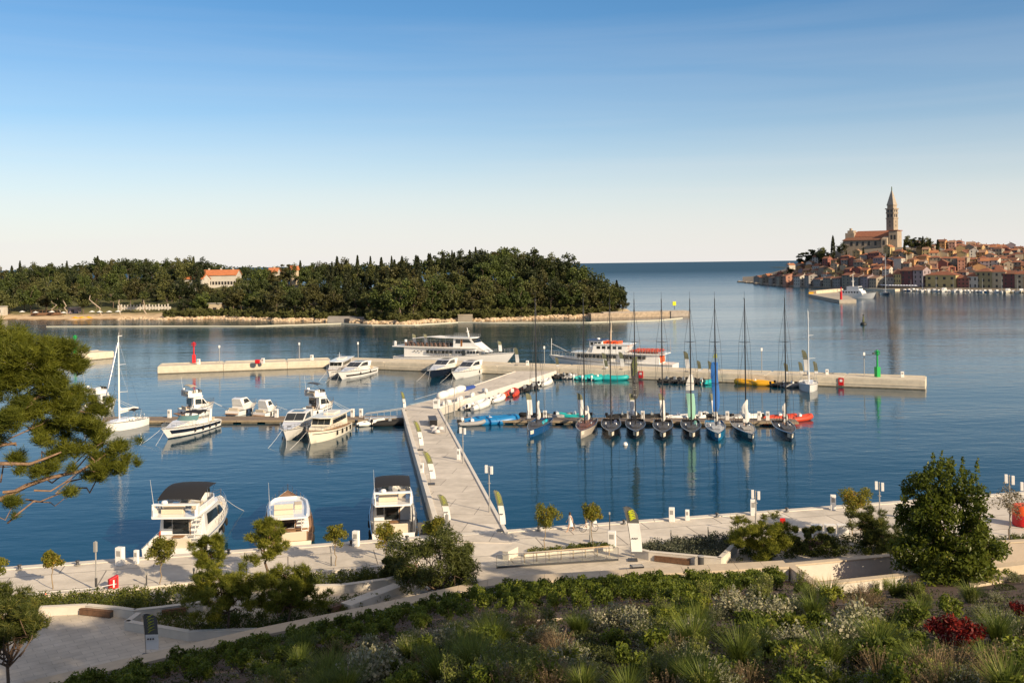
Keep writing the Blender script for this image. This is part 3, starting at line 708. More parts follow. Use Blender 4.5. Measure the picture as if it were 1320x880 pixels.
def express_cruiser(label, bow, stern, B, fs=1.0, fb=1.6, hullm=WHITE, stripe=None, top=WHITE, hard=True, fend=(.2, .45), screen=GLASS, cover=None, arch=False, rail=True):
    t, L = place('motor_cruiser', label, 'motor cruiser', bow, stern, GB)
    h = Hull(L, B, fs, fb, rake=L * .13, transom=.9, flare=.24, full=2.2); h.build(hullm, t, stripe, cockpit=.3)
    X = lambda u: -L / 2 + L * u
    wf = lambda x: min(B / 2 - .25, h.halfdeck(x) - .25)
    prof = [(X(.24), fs - .02), (X(.86), fs + (fb - fs) * .76), (X(.70), fs + .72), (X(.62), fs + .95), (X(.24), fs + .7)]
    o, Y, sg, fg = house('cabin', prof, wf, hullm if hullm is not NAVY else WHITE, t, .2)
    if hard:
        prof2 = [(X(.22), fs + .7), (X(.60), fs + .95), (X(.44), fs + 1.95), (X(.28), fs + 2.0), (X(.16), fs + 1.85)]
        o2, Y2, sg2, fg2 = house('hardtop', prof2, lambda x: min(B / 2 - .38, h.halfdeck(x) - .42), top, t, .16)
        fg2(prof2[1], prof2[2], screen, split=2); sg2([(X(.30), fs + 1.0), (X(.53), fs + 1.15), (X(.43), fs + 1.75), (X(.29), fs + 1.75)], screen)
        MB().box((X(.36), 0, fs + 2.02), (L * .11, B * .42, .05)).build('sunroof', GLASS, t, bevel=.01)
    else:
        # raked frameless screen, arch and folded cover
        rows = []
        for k in range(9):
            a = -1 + k / 4; xx = X(.60) - .9 * abs(a) ** 2.2 - (.7 if abs(a) > .9 else 0); rows.append([Vector((xx, a * (B / 2 - .4), fs + .85)), Vector((xx - .7, a * (B / 2 - .55), fs + 1.55))])
        q = MB(); q.loft(rows, closed=False, caps=False); q.loft([[v + Vector((-.04, 0, 0)) for v in r] for r in rows], closed=False, caps=False); q.build('windshield', mat('tinted_glass', (.10, .20, .20), .08, spec=.8), t)
        q = MB(); q.tube([r[1] for r in rows], .035, 5); q.build('screen_rail', STEEL, t)
        if arch:
            a = MB()
            for sd in (1, -1): a.loft([[Vector((X(.24) + dx, sd * yy, zz)) for dx in (-.25, .45)] + [Vector((X(.24) + dx, sd * (yy - .14), zz)) for dx in (.45, -.25)] for yy, zz in ((B / 2 - .15, fs + .2),)] + [[Vector((X(.20) + dx, sd * yy, zz)) for dx in (-.2, .3)] + [Vector((X(.20) + dx, sd * (yy - .14), zz)) for dx in (.3, -.2)] for yy, zz in ((B / 2 - .35, fs + 1.9),)])
            a.box((X(.205), 0, fs + 1.94), (.5, B - .65, .14)); a.build('radar_arch', WHITE, t, bevel=.03)
        canopy(t, X(.20), X(.42), B / 2 - .5, fs + 1.75, cover or CANVAS, base=fs + .7, arch=.22)
    seat(t, X(.10), 0, fs - .35, .7, B * .6, back=1); seat(t, X(.36), B * .2, fs + .2, .6, .8, back=1)
    MB().prism([(-L / 2 - .7, -B * .34), (-L / 2 + .2, -B * .42), (-L / 2 + .2, B * .42), (-L / 2 - .7, B * .34)], .28, .38).build('swim_platform', TEAK, t, bevel=.02)
    m = MB(); m.box((X(.76), 0, h.sheer_at(X(.76)) + .22), (.5, .5, .06)); m.build('deck_hatch', GLASS, t)
    bow_lines(t, h)
    if rail: h.rail(t, .5)
    h.fenders(t, fend)
    return t, h, L
def trawler(label, bow, stern, B, fs=1.1, fb=1.9, hullm=CREAMW, fend=(.12, .27, .42, .57), nwin=5):
    t, L = place('trawler_yacht', label, 'trawler', bow, stern, GB)
    h = Hull(L, B, fs, fb, rake=L * .07, transom=.84, flare=.14, full=2.6); h.build(hullm, t, [(NAVY, .70, .76, .02, .96)], deckm=TEAK)
    X = lambda u: -L / 2 + L * u; wf = lambda x: min(B / 2 - .45, h.halfdeck(x) - .4)
    prof = [(X(.10), fs), (X(.80), fs + .35), (X(.76), fs + .75), (X(.64), fs + .85), (X(.60), fs + 1.85), (X(.10), fs + 1.85)]
    o, Y, sg, fg = house('cabin', prof, wf, hullm, t, .06)
    fg(prof[3], prof[4], split=3, a=.1, b=.9)
    for k in range(nwin):
        u0 = .15 + k * .43 / nwin; u1 = u0 + .34 / nwin; sg([(X(u0), fs + 1.0), (X(u1), fs + 1.0), (X(u1), fs + 1.55), (X(u0), fs + 1.55)])
    MB().prism([(X(.03), -B / 2 + .25), (X(.5), -B / 2 + .2), (X(.64), -B / 2 + .5), (X(.67), 0), (X(.64), B / 2 - .5), (X(.5), B / 2 - .2), (X(.03), B / 2 - .25)], fs + 1.85, fs + 1.98).build('roof', hullm, t, bevel=.04)
    MB().box((X(.3), 0, fs + 2.1), (L * .2, B * .4, .24)).build('roof_locker', DECKW, t, bevel=.05)
    m = MB(); m.tube([(X(.45), 0, fs + 1.95), (X(.43), 0, fs + 3.7)], [.05, .03], 6); m.tube([(X(.435), -.5, fs + 3.0), (X(.435), .5, fs + 3.0)], .025, 5); m.build('mast', WHITEP, t)
    h.rail(t, .3, hgt=.55); h.fenders(t, fend, RUBBER); bow_lines(t, h)
    return t, h, L

# ---- boats at the promenade
flybridge_yacht('large white flybridge yacht with a black bimini moored at the promenade', P(285, 637, 2.5), (-29.3, 83.6), 4.8, 1.5, 2.45, hgt=2.05, bimz=1.75, biml=(.2, .5), teak=False, stripe=[(NAVY, .02, .1, .0, .97)], droop=.5, fend=(.2, .4, .55, .7))
MBF = MB(); t = [o for o in S.objects if o.name == 'motor_yacht'][0]
MBF.tube([(-7.0, .6, 1.7), (-7.6, .6, 2.95)], .02, 5); MBF.build('flag_staff', STEEL, t)
MB().prism([(-7.6, .6), (-7.25, .61), (-7.25, .64), (-7.6, .63)], 2.3, 2.9).build('ensign', mat('red_ensign', (.5, .06, .02), .8), t)
tB, hB, LB = flybridge_yacht('cream yacht with broad teak side decks moored stern to at the promenade', P(371, 630, 2.2), (-19.6, 86.2), 4.3, 1.2, 2.1, hullm=CREAMW, low=True, hgt=1.5, canop=False, arch=False, stairs=True, fend=(.18, .35, .5, .68))
tC, hC, LC = flybridge_yacht('white yacht with a square black bimini roof moored beside the jetty foot', P(505, 622, 2.2), (-10.8, 88.2), 4.3, 1.3, 2.1, hgt=1.95, bimz=1.25, biml=(.24, .52), bim=CANVAS, fend=(.15, .35, .5, .66), stairs=False, teak=False, droop=0)
for sd in (1, -1): MB().prism([(-LC * .46, sd * 1.78), (-LC * .25, sd * 1.78), (-LC * .25, sd * 1.72), (-LC * .46, sd * 1.72)], 1.1, [2.5, 3.2, 3.2, 2.5]).build('side_curtain', GREYCANVAS, tC)
# ---- boats of the western pontoon
express_cruiser('white sports cruiser with a navy hull stripe and dark folded cover', P(208, 554, 1.6), P(272, 541, .9), 4.1, 1.15, 1.75, stripe=[(NAVY, .42, .78, .02, .93), (NAVY, .0, .09, 0, 1)], hard=False, arch=True, fend=(.15, .3, .45, .6))
flybridge_yacht('white flybridge yacht with tan awning lying behind the western pontoon', P(276, 517, 2.0), P(234, 531, .7), 4.4, 1.2, 2.0, bim=mat('tan_canvas', (.5, .42, .30), .85), bimz=1.7, biml=(.18, .38), teak=False)
t, h, L = express_cruiser('small white fishing cruiser with square wheelhouse behind the western pontoon', P(330, 518, 1.3), P(299, 531, .6), 3.0, .8, 1.3, fend=(.3, .5))
express_cruiser('small white hardtop boat lying beside the square wheelhouse cruiser', P(356, 523, 1.3), P(334, 533, .6), 2.9, .8, 1.35, fend=(.3, .5))
express_cruiser('white hardtop cruiser with broad flared bow beside the cream trawler', P(365, 556, 1.7), P(396, 541.5, .8), 4.2, 1.15, 1.85, fend=(.3, .5))
trawler('cream trawler yacht with a row of cabin windows and black fenders', P(397, 556, 1.9), P(440, 545, .9), 4.2)
flybridge_yacht('white flybridge yacht with dark bimini lying behind the cream trawler', P(430, 516, 2.1), P(396, 531, .7), 4.2, 1.2, 2.1, bimz=2.0, biml=(.2, .4), bim=mat('slate_canvas', (.06, .075, .10), .85), teak=False)
# ---- at the breakwater
t, h, L = trawler('white trawler with a signal mast moored inside the breakwater arm', P(423, 477.5, 1.9), P(448, 470, .9), 4.2, hullm=WHITE)
t, h, L = express_cruiser('white sports yacht with black side band and lime green seat cover', P(435, 480, 1.8), P(478, 474.2, .9), 4.3, 1.2, 1.9, stripe=[(BLACK, .30, .52, .05, .9)], fend=(.3, .6))
MB().box((-L * .22, 0, 1.6), (1.8, 2.6, .7)).build('seat_cover', mat('lime_fabric', (.30, .55, .03), .8), t, bevel=.15)
express_cruiser('motor cruiser with black hull and white topsides by the ferry', P(551, 478.5, 1.8), P(588, 472, .8), 4.3, 1.35, 1.95, hullm=NAVY, fend=(.2, .4))
express_cruiser('all white motor cruiser moored beside the black hulled cruiser', P(582, 480.5, 1.7), P(621, 473.5, .8), 4.1, 1.15, 1.8, fend=(.2, .4))
# ---- half hidden behind the pine
flybridge_yacht('white yacht behind the sailing boat near the pine', P(150, 513, 2.0), P(112, 528, .7), 4.4, 1.3, 2.0, teak=False, canop=False)

# ---- sailing boats
def sail_yacht(name, label, cat, bow, stern, B, fs, fb, hullm, mast_h, mastm, group=None, L=None, deckm=DARKDECK, race=True, boom_dir=0.0, mast_u=.56, sailcover=True, mastw=.11, bow_patch=None, stripe=None):
    t, L = place(name, label, cat, bow, stern, group, L)
    h = Hull(L, B, fs, fb, rake=.15 if race else 1.1, transom=.86 if race else .72, draft=.35, flare=.12, full=1.9, peak=.36)
    h.build(hullm, t, stripe, deckm=deckm, cockpit=.25)
    X = lambda u: -L / 2 + L * u; xm = X(mast_u); zd = h.sheer_at(xm)
    if race:
        prof = [(X(.50), fs), (X(.72), fs + .18), (X(.62), fs + .34), (X(.50), fs + .36)]
    else:
        prof = [(X(.30), fs), (X(.78), fs + .22), (X(.68), fs + .42), (X(.32), fs + .5)]
    house('coach_roof', prof, lambda x: min(B * .26, h.halfdeck(x) * .62), deckm if race else WHITE, t, .1)
    m = MB(); m.loft([[Vector((xm + dx * k, dy * k, z)) for dx, dy in ((mastw * 1.4, 0), (mastw * .6, mastw * .75), (-mastw, mastw * .6), (-mastw, -mastw * .6), (mastw * .6, -mastw * .75))] for z, k in ((zd - .2, 1), (zd + mast_h * .55, .95), (zd + mast_h, .6))])
    ms = m.build('mast', mastm, t, smooth=40)
    m = MB(); m.tube([(xm - .1, 0, zd + mast_h), (xm - .1, 0, zd + mast_h + (1.0 if race else .5))], .02, 4); m.box((xm - .45, 0, zd + mast_h - .05), (.7, .08, .1)); m.build('masthead_antenna', mastm, ms)
    for frac, sw in ((.34, B * .36), (.66, B * .27)):
        z = zd + mast_h * frac; m = MB()
        for sd in (1, -1): m.tube([(xm, 0, z), (xm - .45, sd * sw, z + .06)], [.05, .028], 5)
        m.build('spreader', mastm, ms)
    # shrouds and stays
    m = MB(); top = Vector((xm, 0, zd + mast_h * .94))
    for sd in (1, -1):
        c = Vector((xm - .35, sd * (h.halfdeck(xm) - .1), zd)); s1 = Vector((xm - .45, sd * B * .36, zd + mast_h * .34)); s2 = Vector((xm - .45, sd * B * .27, zd + mast_h * .66))
        m.tube([c, s1, s2, top], .02, 4, False); m.tube([c, s1, Vector((xm, 0, zd + mast_h * .66))], .016, 4, False)
    m.tube([Vector((h.L / 2 - .15, 0, fb)), top], .018, 4, False); m.tube([Vector((-h.L / 2 + .1, 0, fs)), Vector((xm, 0, zd + mast_h))], .014, 4, False)
    m.build('rigging', STEEL if not race else mat('grey_rigging', (.07, .07, .07), .4), t)
    # boom with the flaked sail
    zb = zd + 1.25; bl = L * .44; bm = MB(); bd = Vector((-math.cos(boom_dir), math.sin(boom_dir), 0))
    b0 = Vector((xm - .1, 0, zb)); b1 = b0 + bd * bl + Vector((0, 0, .12)); bm.tube([b0, b1], [.11, .08], 6); bo = bm.build('boom', mastm, t)
    if sailcover:
        m = MB(); m.tube([b0 + Vector((0, 0, .9)), b0.lerp(b1, .04) + Vector((0, 0, .45)), b0.lerp(b1, .3) + Vector((0, 0, .32)), b0.lerp(b1, .8) + Vector((0, 0, .22)), b1 + Vector((0, 0, .12))], [.12, .3, .27, .2, .08], 7); m.build('furled_sail', SAIL, bo, smooth=50)
    m = MB()
    for sd in (1, -1):
        m.tube([(X(.09), sd * B * .2, fs - .2), (X(.09), sd * B * .2, fs + .5)], .05, 5)
        pts = [Vector((X(.10), sd * B * .2 + .42 * math.cos(a), fs + .5 + .42 * math.sin(a))) for a in np.linspace(0, 2 * math.pi, 13)]; m.tube(pts, .03, 4)
    m.build('steering_wheel', STEEL if not race else CARBON, t)
    m = MB()
    for u in (.38, .44): 
        for sd in (1, -1): m.lathe([(.12, 0), (.13, .12), (.09, .2), (.11, .24)], (X(u), sd * B * .27, fs + .02), 8)
    m.build('winches', STEEL, t)
    m = MB(); top_ = []
    for sd in (1, -1):
        pts = []
        for k in range(6):
            u = .06 + k * .86 / 5; p = h.pt(u, 1, sd, -.08); m.tube([p, p + Vector((0, 0, .6))], .012, 4, False); pts.append(p + Vector((0, 0, .6)))
        m.tube(pts, .01, 4, False)
    m.build('lifelines', STEEL, t)
    if bow_patch:
        for sd in (1, -1):
            q = MB(); q.loft([[h.pt(u, .86, sd, .03), h.pt(u, .40, sd, .03), h.pt(u, .40, sd, -.04), h.pt(u, .86, sd, -.04)] for u in (.905, .93, .955, .98)]); q.build('number_patch', bow_patch, t)
    if race:
        m = MB(); m.tube([(L / 2 - .5, 0, fb - .12), (L / 2 + .9, 0, fb - .02)], .06, 6); m.build('bowsprit', mastm, t)
    return t, h, L
GR = 'racing sloops moored along the eastern pontoon'
PATCH = mat('white_bow_patch', (.62, .58, .48), .5)
PFA, PFB = P(592, 544.5, .2), P(1030, 547, .2); PGA, PGB = P(120, 545, .2), P(519, 543.6, .2)
def PF(px):
    """distance of the pontoons' front edge at a bearing"""
    a, b = (PFA, PFB) if px > 560 else (PGA, PGB); k = (px - 660 - RO_ * 205) / F; d = b - a; t = (k * a.y - a.x) / (d.x - k * d.y); return a.y + d.y * t
racers = [  # bow px,py, stern px, hull, deck, label, sail cover
    (682.5, 564.5, 699, BLUEH, DARKDECK, 'bright blue racing sloop at the west end of the racing row'),
    (748.5, 565.5, 757, mat('silver_hull', (.42, .38, .33), .3, coat=.3), mat('red_brown_deck', (.16, .07, .05), .6, var=.4, scale=3), 'silver hulled racing sloop with red tarpaulin on deck'),
    (788, 566.5, 785, BLACK, DARKDECK, 'black racing sloop beside the silver hulled sloop'),
    (820, 566.5, 816, mat('charcoal_hull', (.03, .03, .032), .25, coat=.4), DARKDECK, 'charcoal racing sloop flying the tall dark lettered pennant'),
    (854.5, 568, 852, mat('black_gold_hull', (.016, .014, .012), .25, coat=.4), DARKDECK, 'black racing sloop with yellow stern band'),
    (892.5, 568, 887, mat('soot_hull', (.02, .02, .022), .25, coat=.4), DARKDECK, 'black racing sloop carrying the pale green sail bag upright'),
    (926, 569, 917, LBLUEH, mat('pale_deck', (.42, .44, .46), .6, var=.1, scale=3), 'light blue racing sloop with hoisted blue pennant'),
    (970, 570, 948, mat('navy_grey_hull', (.02, .022, .03), .25, coat=.4), mat('grey_deck', (.36, .34, .31), .6, var=.2, scale=3), 'dark racing sloop with pale grey side decks'),
    (1020.5, 569.5, 1002, mat('ink_hull', (.014, .014, .017), .25, coat=.4), DARKDECK, 'black racing sloop at the east end of the racing row')]
mast_px = [683.5, 750.5, 786, 817, 853.5, 889, 921.5, 960, 1013.5]
RACE = []
for k, (bx, by, sx, hm_, dm, lab) in enumerate(racers):
    b = P(bx, by, .0); st = Vector((XP(sx, PF(sx) - .3), PF(sx) - .3, 0))
    t, h, L = sail_yacht('racing_sloop', lab, 'racing sailboat', b, st, 2.9, .95, 1.18, hm_, 18.6, CARBON, GR, deckm=dm, L=12.9, boom_dir=.05 * (k % 3 - 1), sailcover=k in (1, 3, 4, 7), bow_patch=PATCH, mastw=.125,
                         stripe=[(YELLOWP, .3, .62, .02, .3)] if k == 4 else None)
    RACE.append((t, h, L))
for k, c in ((0, (0, .4, .5)), (2, (.3, .3, .35)), (5, (.2, .45, .35)), (6, (.6, .6, .58)), (8, (.2, .2, .22))):
    t, h, L = RACE[k]; m = MB(); m.tube([(-L * .02, .55, .95), (-L * .3, .7, 1.0)], [.3, .25], 7); m.build('sail_bag', mat('sail_bag_%d' % k, c, .8), t, smooth=50)
# upright bundled sails and long pennants on three of the racing sloops
def pennant(parent, x, z0, z1, wdt, mats, yaw=0.0, name='pennant'):
    n = 14; zs = [lerp(z0, z1, i / n) for i in range(n + 1)]
    for (a, b, mm, nm) in mats:
        mb = MB(); rows = []
        for i in range(n + 1):
            f = i / n
            if f < a - 1e-6 or f > b + 1e-6: continue
            ww = wdt * min(1, .35 + 3.5 * (1 - f), .5 + f * 6); sway = .12 * math.sin(f * 7)
            u = Vector((math.sin(yaw), math.cos(yaw), 0)); c = Vector((x - .3, 0, zs[i])) + u * (sway)
            rows.append([c - u * ww / 2 + Vector((.08 * math.sin(f * 9), 0, 0)), c + Vector((.12, 0, 0)), c + u * ww / 2, c + Vector((-.1, 0, 0))])
        mb.loft(rows); mb.build(nm, mm, parent, smooth=60)
def mastx(k): return -RACE[k][2] / 2 + RACE[k][2] * .56
def add_letters(parent, txt, loc, size, m, rot, name='lettering'):
    c = bpy.data.curves.new(name, 'FONT'); c.body = txt; c.size = size; c.extrude = .01; c.align_x = 'CENTER'; c.align_y = 'CENTER'; c.materials.append(m)
    tmp = bpy.data.objects.new(name, c); me = bpy.data.meshes.new_from_object(tmp); bpy.data.objects.remove(tmp)
    o = bpy.data.objects.new(name, me); S.collection.objects.link(o); o.parent = parent; o.location = loc; o.rotation_euler = rot; return o
def flagprint(parent, pts, r, m, name='print'):
    q = MB(); q.tube(pts, r, 4); return q.build(name, m, parent)
def hang(k, z0, z1, wd, mats, dx=-.45):
    t, h, L = RACE[k]; pennant(t, mastx(k) + dx, z0, z1, wd, mats)
hang(3, 4.9, 11.3, .95, [(0, 1, FLAGGREY, 'pennant')])
t = RACE[3][0]
for q, ch in enumerate('SEXVA'): add_letters(t, ch, (mastx(3) - .62, 0, 5.55 + (4 - q) * .62), .62, FLAGWHITE, (R(90), 0, R(90)), 'lettering')
for q in range(9):
    z = 8.4 + q * .3; flagprint(t, [(mastx(3) - .63 + .02, -.32 + .1 * math.sin(q), z), (mastx(3) - .6, .3 - .12 * math.cos(q * 2), z + .22)], .07, mat('leaf_print', (.22, .26, .06), .8))
hang(5, 2.0, 8.6, 1.15, [(0, .62, mat('mint_sail', (.32, .60, .46), .7), 'hoisted_sail'), (.60, 1, SAIL, 'hoisted_sail_head')])
hang(6, 3.2, 11.6, 1.0, [(0, .9, mat('royal_blue_cloth', (.03, .16, .50), .7), 'pennant'), (.86, 1, mat('pennant_head', (.25, .28, .05), .8), 'pennant_head')])
for k in (0, 4, 6, 7, 8): hang(k, 1.6, 4.4, .55, [(0, 1, SAIL, 'bundled_sail')], dx=-1.1 - .2 * (k % 2))
hang(7, 1.9, 5.2, .6, [(0, 1, SAIL, 'bundled_sail')], dx=.9); hang(1, 1.4, 3.6, .9, [(0, 1, SAIL, 'bundled_sail')], dx=-2.2)

sail_yacht('sailing_yacht', 'white cruising sailboat moored bow out from the main breakwater', 'sailboat', P(1044, 507, 0), P(1041, 498, 0), 3.6, 1.25, 1.65, WHITE, 13.8, mat('white_mast', (.75, .74, .71), .35), None, deckm=DECKW, race=False, L=11.0, mastw=.17)
t, h, L = sail_yacht('sailing_yacht', 'white sailboat with black spray hood beside the pine', 'sailboat', P(129, 549, 1.2), P(177, 543, .6), 3.5, 1.15, 1.55, WHITE, 13.3, mat('white_mast', (.75, .74, .71), .35), None, deckm=DECKW, race=False, L=9.8, mastw=.11, mast_u=.56)
canopy(t, -L * .33, -L * .14, 1.2, 2.75, CANVAS, base=1.4)
m = MB(); m.tube([(h.L / 2 - .2, 0, 1.7), (L * .1 + .1, 0, 13.2)], [.12, .05], 6); m.build('furled_foresail', mat('blue_white_sailroll', (.18, .22, .32), .7), t)

# ---- ferries
def ferry(label, bow, stern, kind):
    t, L = place('passenger_ship', label, 'passenger ship', bow, stern, 'passenger ships moored outside the breakwater')
    B = 6.4; h = Hull(L, B, 2.35, 3.9 if kind == 1 else 3.6, rake=L * .10, transom=.86, flare=.16, full=2.8, peak=.3); X = lambda u: -L / 2 + L * u
    h.build(WHITE if kind == 1 else WHITE, t, [(NAVY, .0, .12, 0, 1)] + ([(GREYHULL, .82, .92, .0, .95)] if kind == 2 else []), deckm=DECKW)
    wf = lambda x: min(B / 2 - .25, h.halfdeck(x) - .25)
    if kind == 1:
        prof = [(X(.10), 2.3), (X(.74), 2.5), (X(.70), 4.75), (X(.10), 4.75)]
        o, Y, sg, fg = house('main_saloon', prof, wf, WHITE, t, .02)
        for k in range(7): sg([(X(.30 + k * .033), 3.4), (X(.322 + k * .033), 3.4), (X(.322 + k * .033), 4.2), (X(.30 + k * .033), 4.2)])
        for k in range(3): sg([(X(.19 + k * .03), 3.7), (X(.198 + k * .03), 3.7), (X(.198 + k * .03), 3.95), (X(.19 + k * .03), 3.95)], nm='porthole')
        for k in range(8):
            if k in (3,): continue
            sg([(X(.545 + k * .024), 3.5), (X(.561 + k * .024), 3.5), (X(.561 + k * .024), 4.15), (X(.545 + k * .024), 4.15)])
        sg([(X(.60), 2.5), (X(.625), 2.5), (X(.625), 4.3), (X(.60), 4.3)], GLASS, 'door')
        MB().prism([(X(.0), -3.0), (X(.60), -3.15), (X(.72), -2.5), (X(.72), 2.5), (X(.60), 3.15), (X(.0), 3.0)], 4.75, 5.0).build('upper_deck', WHITE, t, bevel=.04)
        prof = [(X(.52), 5.0), (X(.80), 3.8), (X(.70), 5.9), (X(.665), 7.1), (X(.52), 7.1)]
        o, Y, sg, fg = house('wheelhouse', prof, lambda x: min(2.3, h.halfdeck(x) - .2), WHITE, t, .06)
        fg(prof[2], prof[3], split=4); sg([(X(.60), 6.1), (X(.675), 6.1), (X(.655), 6.85), (X(.60), 6.85)]); sg([(X(.54), 5.9), (X(.58), 5.9), (X(.58), 6.85), (X(.54), 6.85)])
        sg([(X(.583), 5.2), (X(.598), 5.2), (X(.598), 6.9), (X(.583), 6.9)], mat('varnished_door', (.30, .11, .02), .4), 'door')
        MB().prism([(X(.45), -2.6), (X(.67), -2.6), (X(.695), 0), (X(.67), 2.6), (X(.45), 2.6)], 7.1, 7.3).build('wheelhouse_roof', WHITE, t, bevel=.04)
        m = MB(); m.add([(X(.17), -2.6, 6.9), (X(.17), 2.6, 6.9), (X(.33), 2.7, 7.35), (X(.33), -2.7, 7.35), (X(.47), 2.6, 7.1), (X(.47), -2.6, 7.1), (X(.17), -2.6, 6.85), (X(.17), 2.6, 6.85), (X(.33), 2.7, 7.3), (X(.33), -2.7, 7.3), (X(.47), 2.6, 7.05), (X(.47), -2.6, 7.05)],
                        [(0, 1, 2, 3), (3, 2, 4, 5), (6, 9, 8, 7), (9, 11, 10, 8), (0, 3, 9, 6), (3, 5, 11, 9), (1, 7, 8, 2), (2, 8, 10, 4)]); aw = m.build('awning', FLAGWHITE, t)
        for x in (.18, .33, .46):
            for sd in (-2.5, 2.5): MB().tube([(X(x), sd, 5), (X(x), sd, 6.95)], .04, 5).build('awning_pole', STEEL, aw)
        m = MB(); m.tube([(X(.62), 0, 7.3), (X(.605), 0, 9.6)], [.22, .08], 6); m.tube([(X(.61), -.9, 8.7), (X(.61), .9, 8.7)], .05, 5); m.build('mast', WHITEP, t)
        rails = [((.005, .50), 5.0, 3.0, 1.0), ((.46, .68), 7.3, 2.5, .7)]
        m = MB()
        for k in range(10):
            for sd in (-1, 0, 1):
                x = X(.1 + k * .038); m.box((x, sd * 1.5, 5.25), (.45, 1.1, .5)); m.box((x - .2, sd * 1.5, 5.65), (.08, 1.1, .45))
        m.build('benches', mat('brown_bench', (.16, .085, .06), .6), t)
        for sd in (1, -1): MB().lathe([(.1, -.6), (.34, -.55), (.36, 0), (.34, .55), (.1, .6)], (X(.02), sd * 2.6, 5.6), 10).build('life_raft', WHITE, t, smooth=50)
        m = MB()
        # unreadable dark lettering on the side
        rl = random.Random(4); x = X(.33)
        while x < X(.585):
            wv = rl.uniform(.2, .42); m.box((x + wv / 2, -(wf(x) + .03), 2.88), (wv, .03, rl.uniform(.4, .52))); x += wv + (.5 if rl.random() < .2 else .14)
        m.build('side_lettering', mat('faded_grey_letters', (.34, .33, .33), .6), t)
    else:
        prof = [(X(.10), 2.2), (X(.78), 2.4), (X(.765), 4.4), (X(.10), 4.4)]
        o, Y, sg, fg = house('main_saloon', prof, wf, WHITE, t, .02)
        for k in range(17):
            if k == 9: continue
            x0 = .20 + k * .0325
            if k in (5, 6): continue
            sg([(X(x0), 3.35), (X(x0 + .023), 3.35), (X(x0 + .023), 4.1), (X(x0), 4.1)])
        sg([(X(.49), 2.4), (X(.515), 2.4), (X(.515), 4.15), (X(.49), 4.15)], GLASS, 'door')
        sg([(X(.36), 2.4), (X(.38), 2.4), (X(.38), 4.15), (X(.36), 4.15)], GLASS, 'door')
        MB().prism([(X(.06), -3.0), (X(.66), -3.1), (X(.79), -2.3), (X(.79), 2.3), (X(.66), 3.1), (X(.06), 3.0)], 4.4, 4.62).build('upper_deck', WHITE, t, bevel=.04)
        prof = [(X(.36), 4.62), (X(.62), 4.62), (X(.605), 6.4), (X(.34), 6.4)]
        o, Y, sg, fg = house('deck_house', prof, lambda x: 2.5, WHITE, t, .02)
        for k in range(5): sg([(X(.385 + k * .042), 5.45), (X(.413 + k * .042), 5.45), (X(.413 + k * .042), 6.05), (X(.385 + k * .042), 6.05)])
        MB().box((X(.46), 0, 6.49), (L * .27, 5.4, .18)).build('deck_house_roof', WHITE, t, bevel=.03)
        prof = [(X(.54), 6.58), (X(.635), 5.3), (X(.625), 7.4), (X(.54), 7.4)]
        o, Y, sg, fg = house('wheelhouse', [(X(.54), 4.62), (X(.67), 4.62), (X(.64), 6.0), (X(.645), 7.2), (X(.54), 7.2)], lambda x: 2.1, WHITE, t, .02)
        for k in range(3): sg([(X(.552 + k * .03), 6.2), (X(.575 + k * .03), 6.2), (X(.575 + k * .03), 6.9), (X(.552 + k * .03), 6.9)])
        MB().box((X(.6), 0, 7.28), (L * .13, 4.8, .16)).build('wheelhouse_roof', mat('navy_roof', (.03, .06, .14), .5), t, bevel=.03)
        m = MB()
        for k in range(3): m.prism([(X(.42 + k * .05), -1.6), (X(.45 + k * .05), -1.6), (X(.45 + k * .05), 1.6), (X(.42 + k * .05), 1.6)], 6.58, 7.1)
        m.build('deck_lockers', ORANGEP, t, bevel=.05)
        m = MB(); m.tube([(X(.5), 0, 6.5), (X(.49), 0, 11.4)], [.25, .06], 6); m.tube([(X(.495), -1.3, 9.2), (X(.495), 1.3, 9.2)], .06, 5); m.tube([(X(.497), -.8, 8.3), (X(.497), .8, 8.3)], .05, 5); m.build('mast', mat('buff_mast', (.55, .45, .33), .5), t)
        MB().lathe([(.1, 0), (.4, .1), (.4, .4), (.1, .5)], (X(.585), .8, 7.36), 10).build('radar_dome', WHITE, t, smooth=50)
        m = MB()
        for k in range(6):
            for sd in (-1, 1): m.box((X(.125 + k * .035), sd * 2.2, 5.1), (.8, .9, .55)); 
        m.build('life_vest_boxes', mat('red_orange_locker', (.60, .085, .03), .5), t, bevel=.06)
        MB().box((X(.215), 0, 5.1), (L * .23, 5.6, .14)).build('rail_board', mat('red_rail_board', (.45, .05, .025), .6), t)
        m = MB()
        for x in (.06, .3):
            for sd in (-2.7, 2.7): m.tube([(X(x), sd, 4.6), (X(x), sd, 7.6)], .05, 5)
        for sd in (-2.7, 2.7): m.tube([(X(.06), sd, 7.6), (X(.32), sd, 7.6)], .04, 5)
        m.build('awning_frame', STEEL, t)
        sg2 = MB(); sg2.box((X(.10) - .02, 0, 3.4), (.1, 3.8, 1.7)); sg2.build('stern_panel', ORANGEP, t)
        m = MB(); m.tube([(L / 2 - .6, 0, 3.6), (L / 2 - .7, 0, 7.4)], .06, 5); m.tube([(L / 2 - .7, 0, 6.2), (X(.80), 0, 3.8)], .04, 5); m.build('fore_mast', WHITEP, t)
        rails = [((.06, .34), 4.62, 2.95, .95), ((.62, .78), 4.62, 2.3, .9)]
    m = MB()
    for (u0, u1), z, yy, hh in rails:
        for sd in (1, -1):
            for k in range(15): x = X(lerp(u0, u1, k / 14)); m.tube([(x, sd * yy, z), (x, sd * yy, z + hh)], .03, 4, False)
            for q in (.5, 1): m.tube([(X(u0), sd * yy, z + hh * q), (X(u1), sd * yy, z + hh * q)], .03, 4, False)
